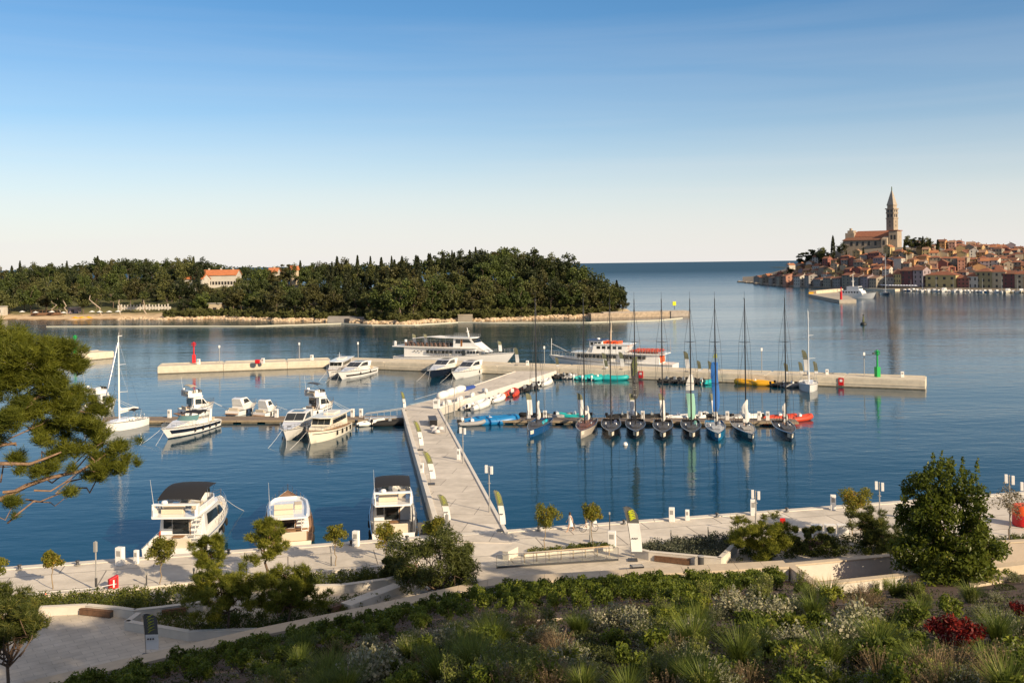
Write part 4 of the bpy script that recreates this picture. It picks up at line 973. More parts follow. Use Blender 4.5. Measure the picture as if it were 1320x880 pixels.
    m.build('deck_rails', STEEL, t); h.rail(t, .72, .99, 1.0, r=.03)
    return t, h, L

# ---- inflatable tenders
def rib(label, pos, ang, L, tube, group='inflatable tenders tied up around the piers', motor=BLACK, console=True, floor=None):
    t = thing('inflatable_boat', label, 'inflatable boat', (pos[0], pos[1], 0), ang, group)
    B = L * .40; r = B * .21; y = B / 2 - r
    pts = [(-L / 2, y, .30), (-L / 2 + L * .3, y, .30), (L * .16, y, .33), (L * .34, y * .72, .42), (L * .45, y * .3, .52), (L * .48, 0, .55)]
    pts += [(x, -yy, z) for x, yy, z in pts[-2::-1]]
    m = MB(); m.tube(pts, [r * .55] + [r] * (len(pts) - 2) + [r * .55], 8); m.build('tube', tube, t, smooth=60)
    m = MB(); m.prism([(-L / 2 + .2, -y), (L * .2, -y), (L * .42, 0), (L * .2, y), (-L / 2 + .2, y)], -.15, .22); m.build('floor', floor or GREYCANVAS, t)
    if console:
        m = MB(); m.box((0, 0, .6), (.5, .6, .8)); m.box((-.1, 0, 1.1), (.08, .55, .3)); m.build('console', WHITE if tube is not RUBBER else GREYHULL, t, bevel=.05)
        seat(t, -L * .18, 0, .2, .5, .8, m=GREYCANVAS)
    m = MB(); m.box((-L / 2 - .12, 0, .82), (.42, .32, .5)); m.box((-L / 2 - .14, 0, .3), (.16, .12, .8)); m.build('outboard_motor', motor, t, bevel=.06)
    return t
def jet(px, py, z=0): p = P(px, py, z); return (p.x, p.y)
angJ = math.atan2((UR1 - UR0).y, (UR1 - UR0).x)
def offj(d, off):
    e = (UR1 - UR0).normalized(); nn = Vector((e.y, -e.x, 0)); p = UR0 + e * d + nn * off; return (p.x, p.y)
rib('big white inflatable with grey seats, nearest the pontoon corner of the jetty', offj(10.5, 2.2), angJ, 8.2, WHITETUBE)
rib('big white inflatable with cream cover alongside the jetty, ahead of the red one', offj(19, 2.2), angJ, 6.2, WHITETUBE, floor=CUSHION)
rib('orange red inflatable alongside the jetty', offj(27.5, 2.0), angJ + .25, 6.4, REDTUBE, motor=BLACK)
rib('orange inflatable with black motor wedged beside the white inflatables', offj(23.5, 1.6), angJ, 3.4, mat('orange_tube', (.6, .12, .03), .5), console=False)
rib('black inflatable alongside the jetty past the red one', offj(34, 2.0), angJ + .2, 5.2, RUBBER)
rib('second black inflatable past the red one, nearer the breakwater', offj(38.5, 2.2), angJ + .3, 4.6, RUBBER, motor=GREYHULL)
rib('white inflatable at the inner corner of jetty and breakwater', offj(45, 2.0), angJ + .05, 7.0, WHITETUBE)
rib('small white inflatable between black tenders at the jetty', offj(41.8, 1.5), angJ + .1, 4.0, WHITETUBE)
# covered white boats on the other side of the jetty corner
def bwfront(px, off):
    a = Vector((BWA.x, BWA.y)); b = Vector((BWB.x, BWB.y)); e = (b - a).normalized(); nn = Vector((e.y, -e.x))
    # distance along where the front edge meets the bearing
    k = (px - 660 - RO_ * 140) / F; a = a + nn * off; d = (k * a.y - a.x) / (e.x - k * e.y); p = a + e * d; return (p.x, p.y), math.atan2(e.y, e.x)
ferry('white passenger ship with a sun awning behind the breakwater, bow pointing east', bwfront(664, -11.9)[0], bwfront(514, -11.9)[0], 1)
ferry('white passenger ship with orange lockers and tall mast behind the breakwater', bwfront(708, -11.9)[0], bwfront(871, -11.9)[0], 2)
for px, an, tb, lab, Lr in ((719, .9, RUBBER, 'black inflatable with bow tipped up in the breakwater corner', 5), (727, 1.1, RUBBER, 'black inflatable between the breakwater corner and the teal tenders', 5), (735, 1.3, GREYTUBE, 'dark grey inflatable next to the teal tenders', 4.6),
                    (752, 1.0, TEALTUBE, 'westernmost of the four teal inflatables at the breakwater', 5), (763, 1.0, TEALTUBE, 'second teal inflatable from the breakwater corner', 5), (774, 1.1, TEALTUBE, 'third teal inflatable from the breakwater corner', 5),
                    (860, 1.2, RUBBER, 'black inflatable just east of the passenger ship stern', 5), (870, 1.4, RUBBER, 'second black inflatable east of the ship stern', 5), (881, 1.5, RUBBER, 'black inflatable with a red cover in the middle of the breakwater', 5.2), (893, 1.7, RUBBER, 'black inflatable west of the lone teal tender', 5),
                    (904, 1.8, RUBBER, 'black inflatable close to the lone teal tender', 5), (914, 1.2, TEALTUBE, 'lone teal inflatable among the black tenders', 5), (1010, .5, RUBBER, 'black inflatable near the white cruising sailboat', 5.2), (1021, .9, GREYTUBE, 'grey inflatable touching the white cruising sailboat', 5)):
    p, a0 = bwfront(px, 2.9); rib(lab, p, a0 + an, Lr, tb, motor=WHITE if tb is TEALTUBE else BLACK, console=tb is not TEALTUBE)
p, a0 = bwfront(790, 2.2); rib('easternmost teal inflatable lying along the breakwater', p, a0 + .25, 6.2, TEALTUBE, motor=WHITE, console=False)
p, a0 = bwfront(973, 1.8); rib('long yellow inflatable alongside the breakwater', p, a0 + math.pi, 7.6, YELLOWP)
# at the racing pontoon
rib('long bright blue workboat at the corner of jetty and racing pontoon', P(632, 545, .0)[:2], R(12), 8.6, BLUEPL, motor=WHITE)
for px, dy, an, tb, lab, Lr in ((690, 3.2, 3.1, RUBBER, 'black inflatable behind the bright blue sloop', 5.4), (716, 3.0, .1, GREYTUBE, 'grey inflatable between the first two racing sloops', 5), (738, 3.0, 2.9, TEALTUBE, 'teal inflatable behind the racing pontoon', 5.2), (800, 3.0, .1, RUBBER, 'black inflatable behind the pontoon near the charcoal sloop', 5),
                               (838, 3.0, .0, RUBBER, 'black inflatable behind the pontoon by the white service pillars', 5), (872, 2.6, .1, WHITETUBE, 'white inflatable behind the pontoon west of the green sail', 5), (900, 3, 1.0, WHITETUBE, 'white inflatable with raised bow behind the green sail', 5), (920, 3.0, 2.6, RUBBER, 'black inflatable behind the light blue sloop', 4.6),
                               (936, 2.6, .1, GREYTUBE, 'grey inflatable behind the pontoon between blue and grey decked sloops', 4.6), (962, 3.0, .2, WHITETUBE, 'white inflatable behind the grey decked sloop', 5), (1003, 2.6, .1, REDTUBE, 'red inflatable at the end of the racing pontoon', 5.2), (1028, 2.0, .5, REDTUBE, 'red and white inflatable with bow beyond the pontoon end', 5)):
    Y = PF(px) + 3.0 + dy; rib(lab, (XP(px, Y), Y), an, Lr, tb)
for px, Y, an, tb, lab, Lr in ((475, -1.7, .6, WHITETUBE, 'white inflatable at the western pontoon near the jetty', 4.6), (500, -1.9, .2, RUBBER, 'black inflatable against the jetty head at the western pontoon', 5.4), (606, -1.4, .3, GREYTUBE, 'grey inflatable in the corner below the jetty bend', 4.2)):
    Y += PF(px)
    rib(lab, (XP(px, Y), Y), an, Lr, tb)
# ================================================================== THE OLD TOWN
TILE = {k: mat('roof_tiles_' + k, c, .85, var=.25, scale=.8) for k, c in (('terracotta', (.26, .10, .055)), ('brown', (.19, .085, .05)), ('orange', (.36, .15, .07)), ('faded', (.29, .17, .11)))}
WALLC = {k: mat('plaster_' + k, tuple(x * .82 for x in c), .9, var=.12, scale=.35) for k, c in (('cream', (.55, .45, .31)), ('white', (.60, .56, .49)), ('ochre', (.52, .36, .17)), ('yellow', (.55, .43, .20)), ('pink', (.52, .30, .23)), ('salmon', (.50, .25, .17)),
         ('grey', (.34, .31, .28)), ('lavender', (.36, .29, .30)), ('red', (.34, .13, .10)), ('maroon', (.18, .07, .07)), ('olive', (.37, .31, .17)), ('stone', (.36, .31, .24)), ('orange', (.58, .32, .14)))}
WALLD = None
WINM = mat('window_dark', (.03, .026, .024), .35); SHUT = mat('green_shutter', (.04, .06, .045), .7); STONE = mat('church_stone', (.33, .265, .195), .9, var=.18, scale=.25)
def town_house(w_, d, hgt, floors, nwin, roof='gable', chim=True, side=True, name='town_house', rh=None, winm=WINM):
    """front looks along -y"""
    t = thing(name, 'x', 'house')
    rh = rh or min(w_, d) * .24
    b = MB(); x, y = w_ / 2, d / 2
    if roof == 'gable':       # ridge along x, gable ends left and right
        b.add([(-x, -y, -4), (x, -y, -4), (x, y, -4), (-x, y, -4), (-x, -y, hgt), (x, -y, hgt), (x, y, hgt), (-x, y, hgt), (-x, 0, hgt + rh), (x, 0, hgt + rh)],
              [(0, 1, 5, 4), (1, 2, 6, 9, 5), (2, 3, 7, 6), (3, 0, 4, 8, 7), (4, 5, 9, 8), (6, 7, 8, 9), (3, 2, 1, 0)])
    else:
        b.prism([(-x, -y), (x, -y), (x, y), (-x, y)], -4, hgt)
    b.build('wall', WALLC['cream'], t)
    r = MB(); o = .35; th = .18
    if roof == 'gable':
        k = rh / y; ze = hgt - k * o
        for sg in (1, -1):
            r.add([(-x - .2, -sg * (y + o), ze + .03), (x + .2, -sg * (y + o), ze + .03), (x + .2, 0, hgt + rh + .03), (-x - .2, 0, hgt + rh + .03), (-x - .2, -sg * (y + o), ze + .03 + th), (x + .2, -sg * (y + o), ze + .03 + th), (x + .2, 0, hgt + rh + .03 + th), (-x - .2, 0, hgt + rh + .03 + th)],
                  [(0, 1, 2, 3), (4, 5, 6, 7), (0, 1, 5, 4), (1, 2, 6, 5), (3, 0, 4, 7)])
    else:
        q = max(0, x - y) if x > y else 0; qy = max(0, y - x) if y > x else 0
        z0 = hgt + .02
        r.add([(-x - o, -y - o, z0), (x + o, -y - o, z0), (x + o, y + o, z0), (-x - o, y + o, z0), (-q, -qy, z0 + rh), (q, qy, z0 + rh)],
              [(0, 1, 5, 4) if q else (0, 1, 4), (1, 2, 5) if q else (1, 2, 5, 4), (2, 3, 4, 5) if q else (2, 3, 5), (3, 0, 4) if q else (3, 0, 4, 5), (3, 2, 1, 0)])
    ro = r.build('roof', TILE['terracotta'], t)
    if chim:
        c = MB(); c.box((x * .45, y * .3, hgt + rh * .7 + .7), (.6, .6, 1.8)); c.box((x * .45, y * .3, hgt + rh * .7 + 1.66), (.85, .85, .12)); c.build('chimney', WALLC['cream'], ro)
    fh = hgt / floors
    first = None
    def win(px, py, pz, sx, sy, sz):
        nonlocal first
        if first is None:
            first = MB().box((0, 0, 0), (1, 1, 1)).build('window', winm, t)
            o_ = first
        else:
            o_ = first.copy(); S.collection.objects.link(o_)
        o_.location = (px, py, pz); o_.scale = (sx, sy, sz)
    for f in range(floors):
        for k in range(nwin):
            win(-x + w_ * (k + .5) / nwin, -y, fh * f + fh * .55, w_ / nwin * .36 if nwin > 2 else 1.0, .06, 1.5)
        if side:
            for k in range(2): win(x, -y + d * (k + .5) / 2, fh * f + fh * .55, .06, 1.0, 1.5)
    return t
KINDS = [town_house(9, 9, 9, 3, 3), town_house(7.5, 9, 11, 4, 2, rh=2.0), town_house(12, 9, 8, 2, 4, 'hip', rh=2.2), town_house(6.5, 8, 7, 2, 2), town_house(10, 8, 10, 3, 3, 'hip', rh=2), town_house(8, 11, 8.5, 3, 2, rh=2.4)]
for k in KINDS: k.location = (0, 0, 0)
USED = set(); TH = random.Random(21)
def use_kind(k, loc, rz, sc, label, group, wall, tile):
    if k not in USED:
        t = KINDS[k]; USED.add(k); t.location = loc; t.rotation_euler = (0, 0, rz); t.scale = sc; t['label'] = label; t['group'] = group
        KIDS[t.name] = [(c, list(c.children)) for c in t.children]
    else:
        t = copy_tree(KINDS[k], loc, rz, sc, label, group)
    for c in t.children:
        nm = c.name.split('.')[0]
        if nm == 'wall': c.material_slots[0].link = 'OBJECT'; c.material_slots[0].material = WALLC[wall]
        if nm == 'roof':
            c.material_slots[0].link = 'OBJECT'; c.material_slots[0].material = TILE[tile]
            for g in c.children: g.material_slots[0].link = 'OBJECT'; g.material_slots[0].material = WALLC[wall]
    return t
def shore_ang(px):
    a = T(px - 8, 0); b = T(px + 8, 0); return math.atan2((b - a).y, (b - a).x)
FLW = {0: 'three-storey', 1: 'tall four-storey', 2: 'broad two-storey', 3: 'small two-storey', 4: 'hip-roofed', 5: 'deep gabled'}
# front row along the water, from the point eastwards
FRONT = [  # px centre, width m, kind, wall, tile, heightscale
    (986, 11, 3, 'stone', 'brown', .8), (998, 11, 3, 'grey', 'faded', .9), (1009, 10, 0, 'stone', 'brown', .85), (1018.5, 9, 5, 'salmon', 'terracotta', 1.05), (1033, 12, 0, 'white', 'brown', 1.1), (1046, 9, 1, 'grey', 'brown', .95),
    (1059, 12, 2, 'grey', 'brown', 1.0), (1071, 12, 4, 'stone', 'brown', .9), (1084, 11, 0, 'grey', 'brown', 1.05), (1096, 10, 1, 'stone', 'terracotta', .9), (1108, 10, 5, 'grey', 'brown', 1.05), (1120, 10, 1, 'lavender', 'brown', .95), (1131, 9, 0, 'stone', 'faded', 1.1),
    (1149, 13, 2, 'grey', 'brown', 1.25), (1161.5, 7, 0, 'yellow', 'terracotta', 1.2), (1173, 11, 1, 'maroon', 'brown', 1.15), (1188, 9, 1, 'lavender', 'brown', 1.35), (1216, 24, 2, 'yellow', 'terracotta', 1.35), (1245, 9, 0, 'red', 'terracotta', 1.1), (1257, 8, 3, 'white', 'terracotta', 1.3),
    (1271, 12, 4, 'olive', 'terracotta', 1.25), (1288, 13, 4, 'cream', 'terracotta', 1.15), (1303, 8, 1, 'maroon', 'brown', 1.0), (1317, 13, 4, 'cream', 'terracotta', 1.15), (1334, 12, 0, 'ochre', 'terracotta', 1.2)]
BASEW = [9, 7.5, 12, 6.5, 10, 8]
for i, (px, wm, k, wc, tc, hsx) in enumerate(FRONT):
    s_ = 10 if px < 1140 else 22
    p = T(px, s_); 
    lab = '%s %s house on the town waterfront, %s along the quay from the rocky point' % (FLW[k], wc, ORD[i])
    if px == 1216: lab = 'big yellow waterfront building with broad terracotta hip roof and rows of windows'
    use_kind(k, (p.x, p.y, 1.3), shore_ang(px) + TH.uniform(-.06, .06), (wm / BASEW[k], 1.1, hsx * (TH.uniform(.78, 1.15) if px != 1216 else 1)), lab, 'houses on the town waterfront', wc, tc)
# houses up the hill, row by row
WC = ['cream', 'white', 'cream', 'ochre', 'pink', 'yellow', 'grey', 'stone', 'stone', 'salmon', 'orange', 'white', 'red', 'lavender']
TC = ['terracotta', 'brown', 'terracotta', 'orange', 'faded', 'brown']
nrow = 0; count = 0
CHX0, CHX1 = 1086, 1172
for r, s_ in enumerate((24, 34, 44, 54, 64, 75, 87, 100, 113, 127, 142)):
    px = 978 + r * 5 + (0 if r < 4 else (r - 3) * 8); i = 0
    while px < 1340:
        k = TH.choice([0, 1, 2, 3, 3, 4, 5, 5]); ss_ = s_ + TH.uniform(-3.5, 3.5) + (12 if px > 1140 else 0)
        ok = not (CHX0 - 22 < px < CHX1 + 8 and s_ > (70 if px < 1135 else 60)) and not (px < 1060 and s_ > 82) and not (px < 1100 and s_ > 95) and not (1170 <= px < 1215 and s_ > 105)
        if ok:
            p = T(px, ss_); wc = TH.choice(WC); tc = TH.choice(TC)
            rz = shore_ang(min(px, 1300)) * .75 + TH.choice([0, 0, R(90), R(-90)]) + TH.uniform(-.25, .25)
            use_kind(k, (p.x, p.y, p.z - 1.0), rz, (TH.uniform(.68, .95), TH.uniform(.7, .9), TH.uniform(.62, .95)),
                     '%s %s house, %s roof, %s from the sea end in the %s hill row' % (FLW[k], wc, tc, ORD[i], ORD[r]), 'houses on the old town hill', wc, tc)
            i += 1; count += 1
        px += TH.uniform(9.5, 15)
for k in range(6):
    if k not in USED: print('UNUSED KIND', k)
# quay of the town with umbrellas and boats ------------------------
t = thing('town_quay', 'low stone quay with white edge in front of the town houses', 'quay')
m = MB(); pts = [T(px, 1.0) for px in (1096, 1130, 1170, 1210, 1260, 1320, 1380)]
for a, b in zip(pts[:-1], pts[1:]): along((a.x, a.y), (b.x, b.y), 0, (b - a).length + .5, -5, 12, -1, 1.35, m)
m.build('quay_body', mat('town_quay_stone', (.42, .38, .32), .8, var=.15, scale=.3), t)
m = MB(); a, b = T(1128, -.5), T(1166, -.5); along((a.x, a.y), (b.x, b.y), 0, (b - a).length, -10, -5.05, -1, 1.7, m); m.build('white_landing', CONCRETE, t)
UMB = None
for k in range(13):
    p = T(1136 + k * 3.6, 9); sc = 1
    lab = '%s white and blue cafe parasol from the west on the town quay' % ORD[k]
    if UMB is None:
        UMB = thing('parasol', lab, 'parasol', (p.x, p.y, 1.3), 0, 'cafe parasols on the town quay')
        MB().lathe([(1.75, 2.5), (.9, 3.0), (.05, 3.3)], n=8).build('canopy', mat('parasol_cloth', (.55, .58, .68), .8), UMB); MB().tube([(0, 0, 0), (0, 0, 3.3)], .05, 5).build('pole', GREYPOST, UMB)
    else: copy_tree(UMB, (p.x, p.y, 1.3), k * .3, label=lab)
SB = None; rr = random.Random(9)
hullcols = [(WHITE, 'white'), (WHITE, 'white'), (BLUEH, 'blue'), (WHITE, 'white'), (CREAMW, 'cream')]
for k, px in enumerate([1166, 1171, 1177, 1182, 1187, 1192, 1197, 1203, 1209, 1217, 1223, 1232, 1238, 1243, 1247, 1252, 1258, 1263, 1269, 1276, 1284, 1299, 1306, 1316, 1322]):
    a = T(px, -8 - rr.uniform(0, 4)); hm, cn = rr.choice(hullcols); L = rr.uniform(6, 8.5) * (1.4 if px in (1217, 1299, 1316) else 1)
    lab = 'small %s boat at the town quay, %s from the white landing' % (cn, ORD[k])
    if SB is None:
        SB = thing('small_boat', lab, 'boat', (a.x, a.y, 0), 0, 'small boats at the town quay'); h = Hull(7, 2.4, .8, 1.2, rake=.8); h.build(WHITE, SB, n=8)
        house('cabin', [(-.8, .8), (1.8, .95), (1.0, 1.9), (-.6, 2.0)], lambda x: min(.9, h.halfdeck(x) - .2), WHITE, SB, .1); t = SB
        MB().box((0.05, 0, 1.62), (1.5, 1.72, .3)).build('window_band', GLASS, SB)
    else: t = copy_tree(SB, (a.x, a.y, 0), 0, label=lab)
    t.rotation_euler = (0, 0, R(-110) + rr.uniform(-.5, .5)); t.scale = (L / 7,) * 3
    for c in t.children:
        if c.name.startswith('hull'): c.material_slots[0].link = 'OBJECT'; c.material_slots[0].material = hm
SS = None
for k, px in enumerate([1174, 1189, 1206, 1228, 1249, 1266, 1291, 1311]):
    a = T(px, -11 - rr.uniform(0, 3)); lab = 'small white sailboat with bare mast at the town quay, %s from the white landing' % ORD[k]
    if SS is None:
        SS = thing('small_sailboat', lab, 'sailboat', (a.x, a.y, 0), 0, 'small sailboats at the town quay'); h = Hull(8, 2.6, .9, 1.2, rake=1); h.build(WHITE, SS, n=8)
        MB().box((.4, 0, 1.1), (2.6, 1.2, .45)).build('coach_roof', WHITE, SS, bevel=.1); MB().tube([(.6, 0, 1.0), (.6, 0, 11)], [.12, .07], 5).build('mast', ALU, SS); MB().tube([(.6, 0, 2.2), (-2.8, 0, 2.3)], .17, 5).build('boom', BLUEH, SS); t = SS
    else: t = copy_tree(SS, (a.x, a.y, 0), 0, label=lab)
    t.rotation_euler = (0, 0, R(-110) + rr.uniform(-.4, .4)); t.scale = (rr.uniform(.8, 1.15),) * 3
# outer pier of the town with the white ship
t = thing('town_pier', 'stone pier with yellow corner marker in front of the old town', 'pier')
A, B_, C_, D_ = P(1041, 382.3), P(1082, 390.8), P(1104, 390.5), P(1078, 378.8)
MB().prism([(A.x, A.y), (B_.x, B_.y), (C_.x, C_.y), (D_.x, D_.y)], -1, 1.9).build('pier_body', mat('town_pier_stone', (.40, .35, .28), .85, var=.15, scale=.4), t)
m = MB(); along((A.x, A.y), (D_.x, D_.y), 3, (D_ - A).length, -5, -.2, 1.9, 3.9, m); m.build('stacked_blocks', mat('pale_blocks', (.58, .48, .34), .8, var=.25, scale=.4), t)
m = MB(); along((A.x, A.y), (B_.x, B_.y), 0, 3, .4, 3.5, 1.9, 3.2, m); m.build('corner_marker', YELLOWP, t)
m = MB(); m.tube([(B_.x + 3, B_.y + 6, 1.9), (B_.x + 3, B_.y + 6, 6.5)], .7, 8); m.tube([(B_.x + 3, B_.y + 6, 6.5), (B_.x + 3, B_.y + 6, 9)], .3, 6); m.build('red_light', REDP, t)
t, L = place('white_ship', 'white working ship with tall mast berthed at the stone pier of the town', 'ship', (XP(1129, 630), 630), (XP(1081, 648), 648), None, 25)
h = Hull(25, 7, 2.0, 4.2, rake=2, transom=.8, draft=.5, flare=.15); h.build(WHITE, t)
_, Y, sg, fg = house('cabin', [(-10, 2), (5, 2.4), (3.5, 5.2), (-10, 5.2)], lambda x: 3.3, WHITE, t, .03)
for k in range(6): sg([(-8.5 + k * 1.9, 3.6), (-7.4 + k * 1.9, 3.6), (-7.4 + k * 1.9, 4.5), (-8.5 + k * 1.9, 4.5)])
_, Y, sg, fg = house('bridge', [(-6, 5.2), (2.5, 5.2), (1.8, 7.8), (-6, 7.8)], lambda x: 2.8, WHITE, t, .03); fg((2.5, 5.2), (1.8, 7.8), split=4, a=.4)
m = MB(); m.tube([(-3, 0, 7.8), (-3, 0, 16)], [.35, .1], 6); m.tube([(-3, -2, 11), (-3, 2, 11)], .1, 5); m.build('mast', WHITEP, t)
h.rail(t, .6, hgt=1, r=.05)
sail_yacht('sailing_yacht', 'tall masted dark hulled sailboat beside the white ship off the town', 'sailboat', P(1146, 381, 0), P(1118, 377, 0), 5.5, 1.6, 2.2, NAVY, 27, ALU, race=False, deckm=DECKW, L=20, mastw=.28, mast_u=.5)
t = thing('channel_buoy', 'dark channel buoy floating in the bay before the town', 'buoy', P(1113, 418.5))
MB().lathe([(.1, -.4), (1.1, -.3), (1.25, .3), (.9, .9), (.2, 1.1)], n=12).build('float', mat('buoy_black', (.02, .022, .02), .5), t, smooth=50)
m = MB(); m.lathe([(.45, 1.1), (.22, 3.3)], n=6); m.build('tower', mat('buoy_green', (.10, .11, .03), .6), t); MB().lathe([(.4, 0), (.05, .7)], (0, 0, 3.4), 6).build('topmark', BLACK, t)

# ---- church
CY = 905.0
def church():
    t = thing('church', 'long stone church with red tiled roof on top of the town hill', 'church')
    XQ = lambda px, Y: globals()['XP'](1158 - (1158 - px) * .93 if px < 1153 else px, Y); XP = XQ; ZP = lambda py, Y: globals()['ZP'](py, Y, 1128)
    x0, x1 = XP(1090, CY), XP(1164, CY); zb = 33.0
    ze, zr = ZP(309.5, CY), ZP(296.5, CY)
    xa, xb = XP(1096, CY), XP(1152, CY); yr = CY + 14
    b = MB(); b.add([(x0, CY, zb), (xb, CY, zb), (xb, CY + 26, zb), (x0, CY + 26, zb), (x0, CY, ZP(308.5, CY)), (xb, CY, ZP(308.5, CY)), (xb, CY + 26, ZP(308.5, CY)), (x0, CY + 26, ZP(308.5, CY))],
                    [(0, 1, 5, 4), (1, 2, 6, 5), (2, 3, 7, 6), (3, 0, 4, 7)]); b.build('nave_wall', STONE, t)
    r = MB(); e = ZP(308.8, CY); d = (xb - x0)
    r.add([(x0 - .8, CY - 1, e), (xb + .5, CY - 1, e), (xb + .5, CY + 5, e + 3.0), (x0 + 3, CY + 5, e + 3.0)], [(0, 1, 2, 3)]).add([(x0 - .8, CY - 1, e - .35), (xb + .5, CY - 1, e - .35)], []); r.add([(x0 - .8, CY - 1, e - .35), (xb + .5, CY - 1, e - .35), (xb + .5, CY - 1, e), (x0 - .8, CY - 1, e)], [(0, 1, 2, 3)])
    r.build('aisle_roof', TILE['brown'], t)
    r = MB(); r.add([(x0 + 3, CY + 5, e + 3.4), (xb + 2.5, CY + 5, e + 3.4), (xb + 2.5, yr, zr), (x0 + 10, yr, zr), (x0 + 3, CY + 26, e + 3.4), (xb + 2.5, CY + 26, e + 3.4), (x0 + 3, CY + 5, e + 2.8), (xb + 2.5, CY + 5, e + 2.8)],
                    [(0, 1, 2, 3), (0, 3, 4), (3, 2, 5, 4), (1, 5, 2), (6, 7, 1, 0)]); r.build('nave_roof', TILE['terracotta'], t)
    # transept with gable, choir block at the right end
    b = MB(); xt = XP(1145, CY); b.add([(xt, CY - 5, zb), (xb + .2, CY - 5, zb), (xb + .2, CY + 6, zb), (xt, CY + 6, zb), (xt, CY - 5, e + .5), (xb + .2, CY - 5, e + .5), (xb + .2, CY + 6, e + 3.5), (xt, CY + 6, e + 3.5)], [(0, 1, 5, 4), (1, 2, 6, 5), (3, 0, 4, 7), (4, 5, 6, 7)]); b.build('transept', STONE, t)
    b = MB(); b.box(((XP(1153.5, CY) + x1) / 2, CY + 8, (zb + ZP(298, CY)) / 2), (x1 - XP(1153.5, CY), 16, ZP(298, CY) - zb)); b.build('choir', STONE, t)
    MB().box(((XP(1153.5, CY) + x1) / 2, CY + 8, ZP(297.2, CY)), (x1 - XP(1153.5, CY) + 1.6, 17.2, .7)).build('choir_roof', TILE['terracotta'], t)
    fa = MB(); fx = XP(1097.5, CY); fa.prism([(fx - 4, CY + 4), (fx + 4.2, CY + 4), (fx + 4.2, CY + 22), (fx - 4, CY + 22)], zb, ZP(299, CY)); fa.prism([(fx - 3, CY + 8), (fx + 2.5, CY + 8), (fx + 2.5, CY + 18), (fx - 3, CY + 18)], ZP(299, CY), ZP(295.6, CY)); fa.prism([(fx - 2, CY + 11), (fx - .4, CY + 11), (fx - .4, CY + 15), (fx - 2, CY + 15)], ZP(295.6, CY), ZP(292.5, CY)); fa.build('facade', STONE, t)
    for px in (1102, 1110, 1118, 1126, 1135):
        MB().box((XP(px, CY), CY - .02, ZP(313.5, CY)), (2.0, .2, 3.6)).build('window', WINM, t)
    for px in (1148.5,): MB().box((XP(px, CY), CY - 5.02, ZP(313, CY)), (1.6, .2, 4)).build('window', WINM, t)
    for px in (1157, 1161): MB().box((XP(px, CY), CY - .02, ZP(306, CY)), (1.5, .2, 4)).build('window', WINM, t)
church()
t = [o for o in S.objects if o.name == 'church'][0]; pv = Vector((XP(1158, CY), CY + 8, 0)); t.rotation_euler = (0, 0, R(-35)); t.location = pv - Matrix.Rotation(R(-35), 3, 'Z') @ pv
def tower():
    cx = XP(1151.7, CY + 24); t = thing('bell_tower', 'tall square stone bell tower with pyramid spire beside the church', 'tower', (cx, CY + 26, 33), R(38))
    Z = lambda py: ZP(py, CY + 26, 1151) - 33
    def sq(hw): return [(-hw, -hw), (hw, -hw), (hw, hw), (-hw, hw)]
    W = 3.75
    m = MB(); m.prism(sq(W), 0, Z(282)); m.build('shaft', STONE, t)
    m = MB(); m.prism(sq(W + .5), Z(282), Z(281)); m.prism(sq(W + .3), Z(275.3), Z(274)); m.prism(sq(W + .7), Z(270), Z(268.6)); m.prism(sq(W - .2), Z(264.9), Z(264.2)); m.build('cornice', STONE, t)
    m = MB(); m.prism(sq(W - .1), Z(281), Z(275.3)); m.build('belfry', STONE, t)
    m = MB(); m.prism(sq(W), Z(274), Z(270)); m.build('belfry_upper', STONE, t)
    for s_ in range(4):
        for k in (-1, 1):
            for (z0, z1) in ((280, 276.2), (273.4, 270.8)):
                o = MB().prism([(k * 1.55 - .85, -W - .02), (k * 1.55 + .85, -W - .02), (k * 1.55 + .85, -W + .3), (k * 1.55 - .85, -W + .3)], Z(z0), Z(z1)).build('arch_opening', WINM, t); o.rotation_euler = (0, 0, s_ * R(90))
        for py in (286, 291): 
            o = MB().box((0, -W, Z(py)), (.9, .1, 2.0)).build('slit_window', WINM, t); o.rotation_euler = (0, 0, s_ * R(90))
    m = MB(); m.prism(sq(W - .7), Z(268.6), Z(264.9)); m.build('drum', STONE, t)
    m = MB(); hw = W - .35; m.add([(*p, Z(264.2)) for p in sq(hw)] + [(*p, Z(246)) for p in sq(.45)], [(0, 1, 5, 4), (1, 2, 6, 5), (2, 3, 7, 6), (3, 0, 4, 7), (4, 5, 6, 7)]); m.build('spire', mat('spire_stone', (.36, .31, .25), .9, var=.15, scale=.4), t)
    m = MB(); m.lathe([(.5, Z(246)), (.6, Z(245.4)), (.42, Z(244)), (.55, Z(242.6)), (.3, Z(241.4)), (.28, Z(240.6)), (.05, Z(240))], n=8); m.build('statue', mat('patina_copper', (.12, .17, .11), .7), t)
tower()

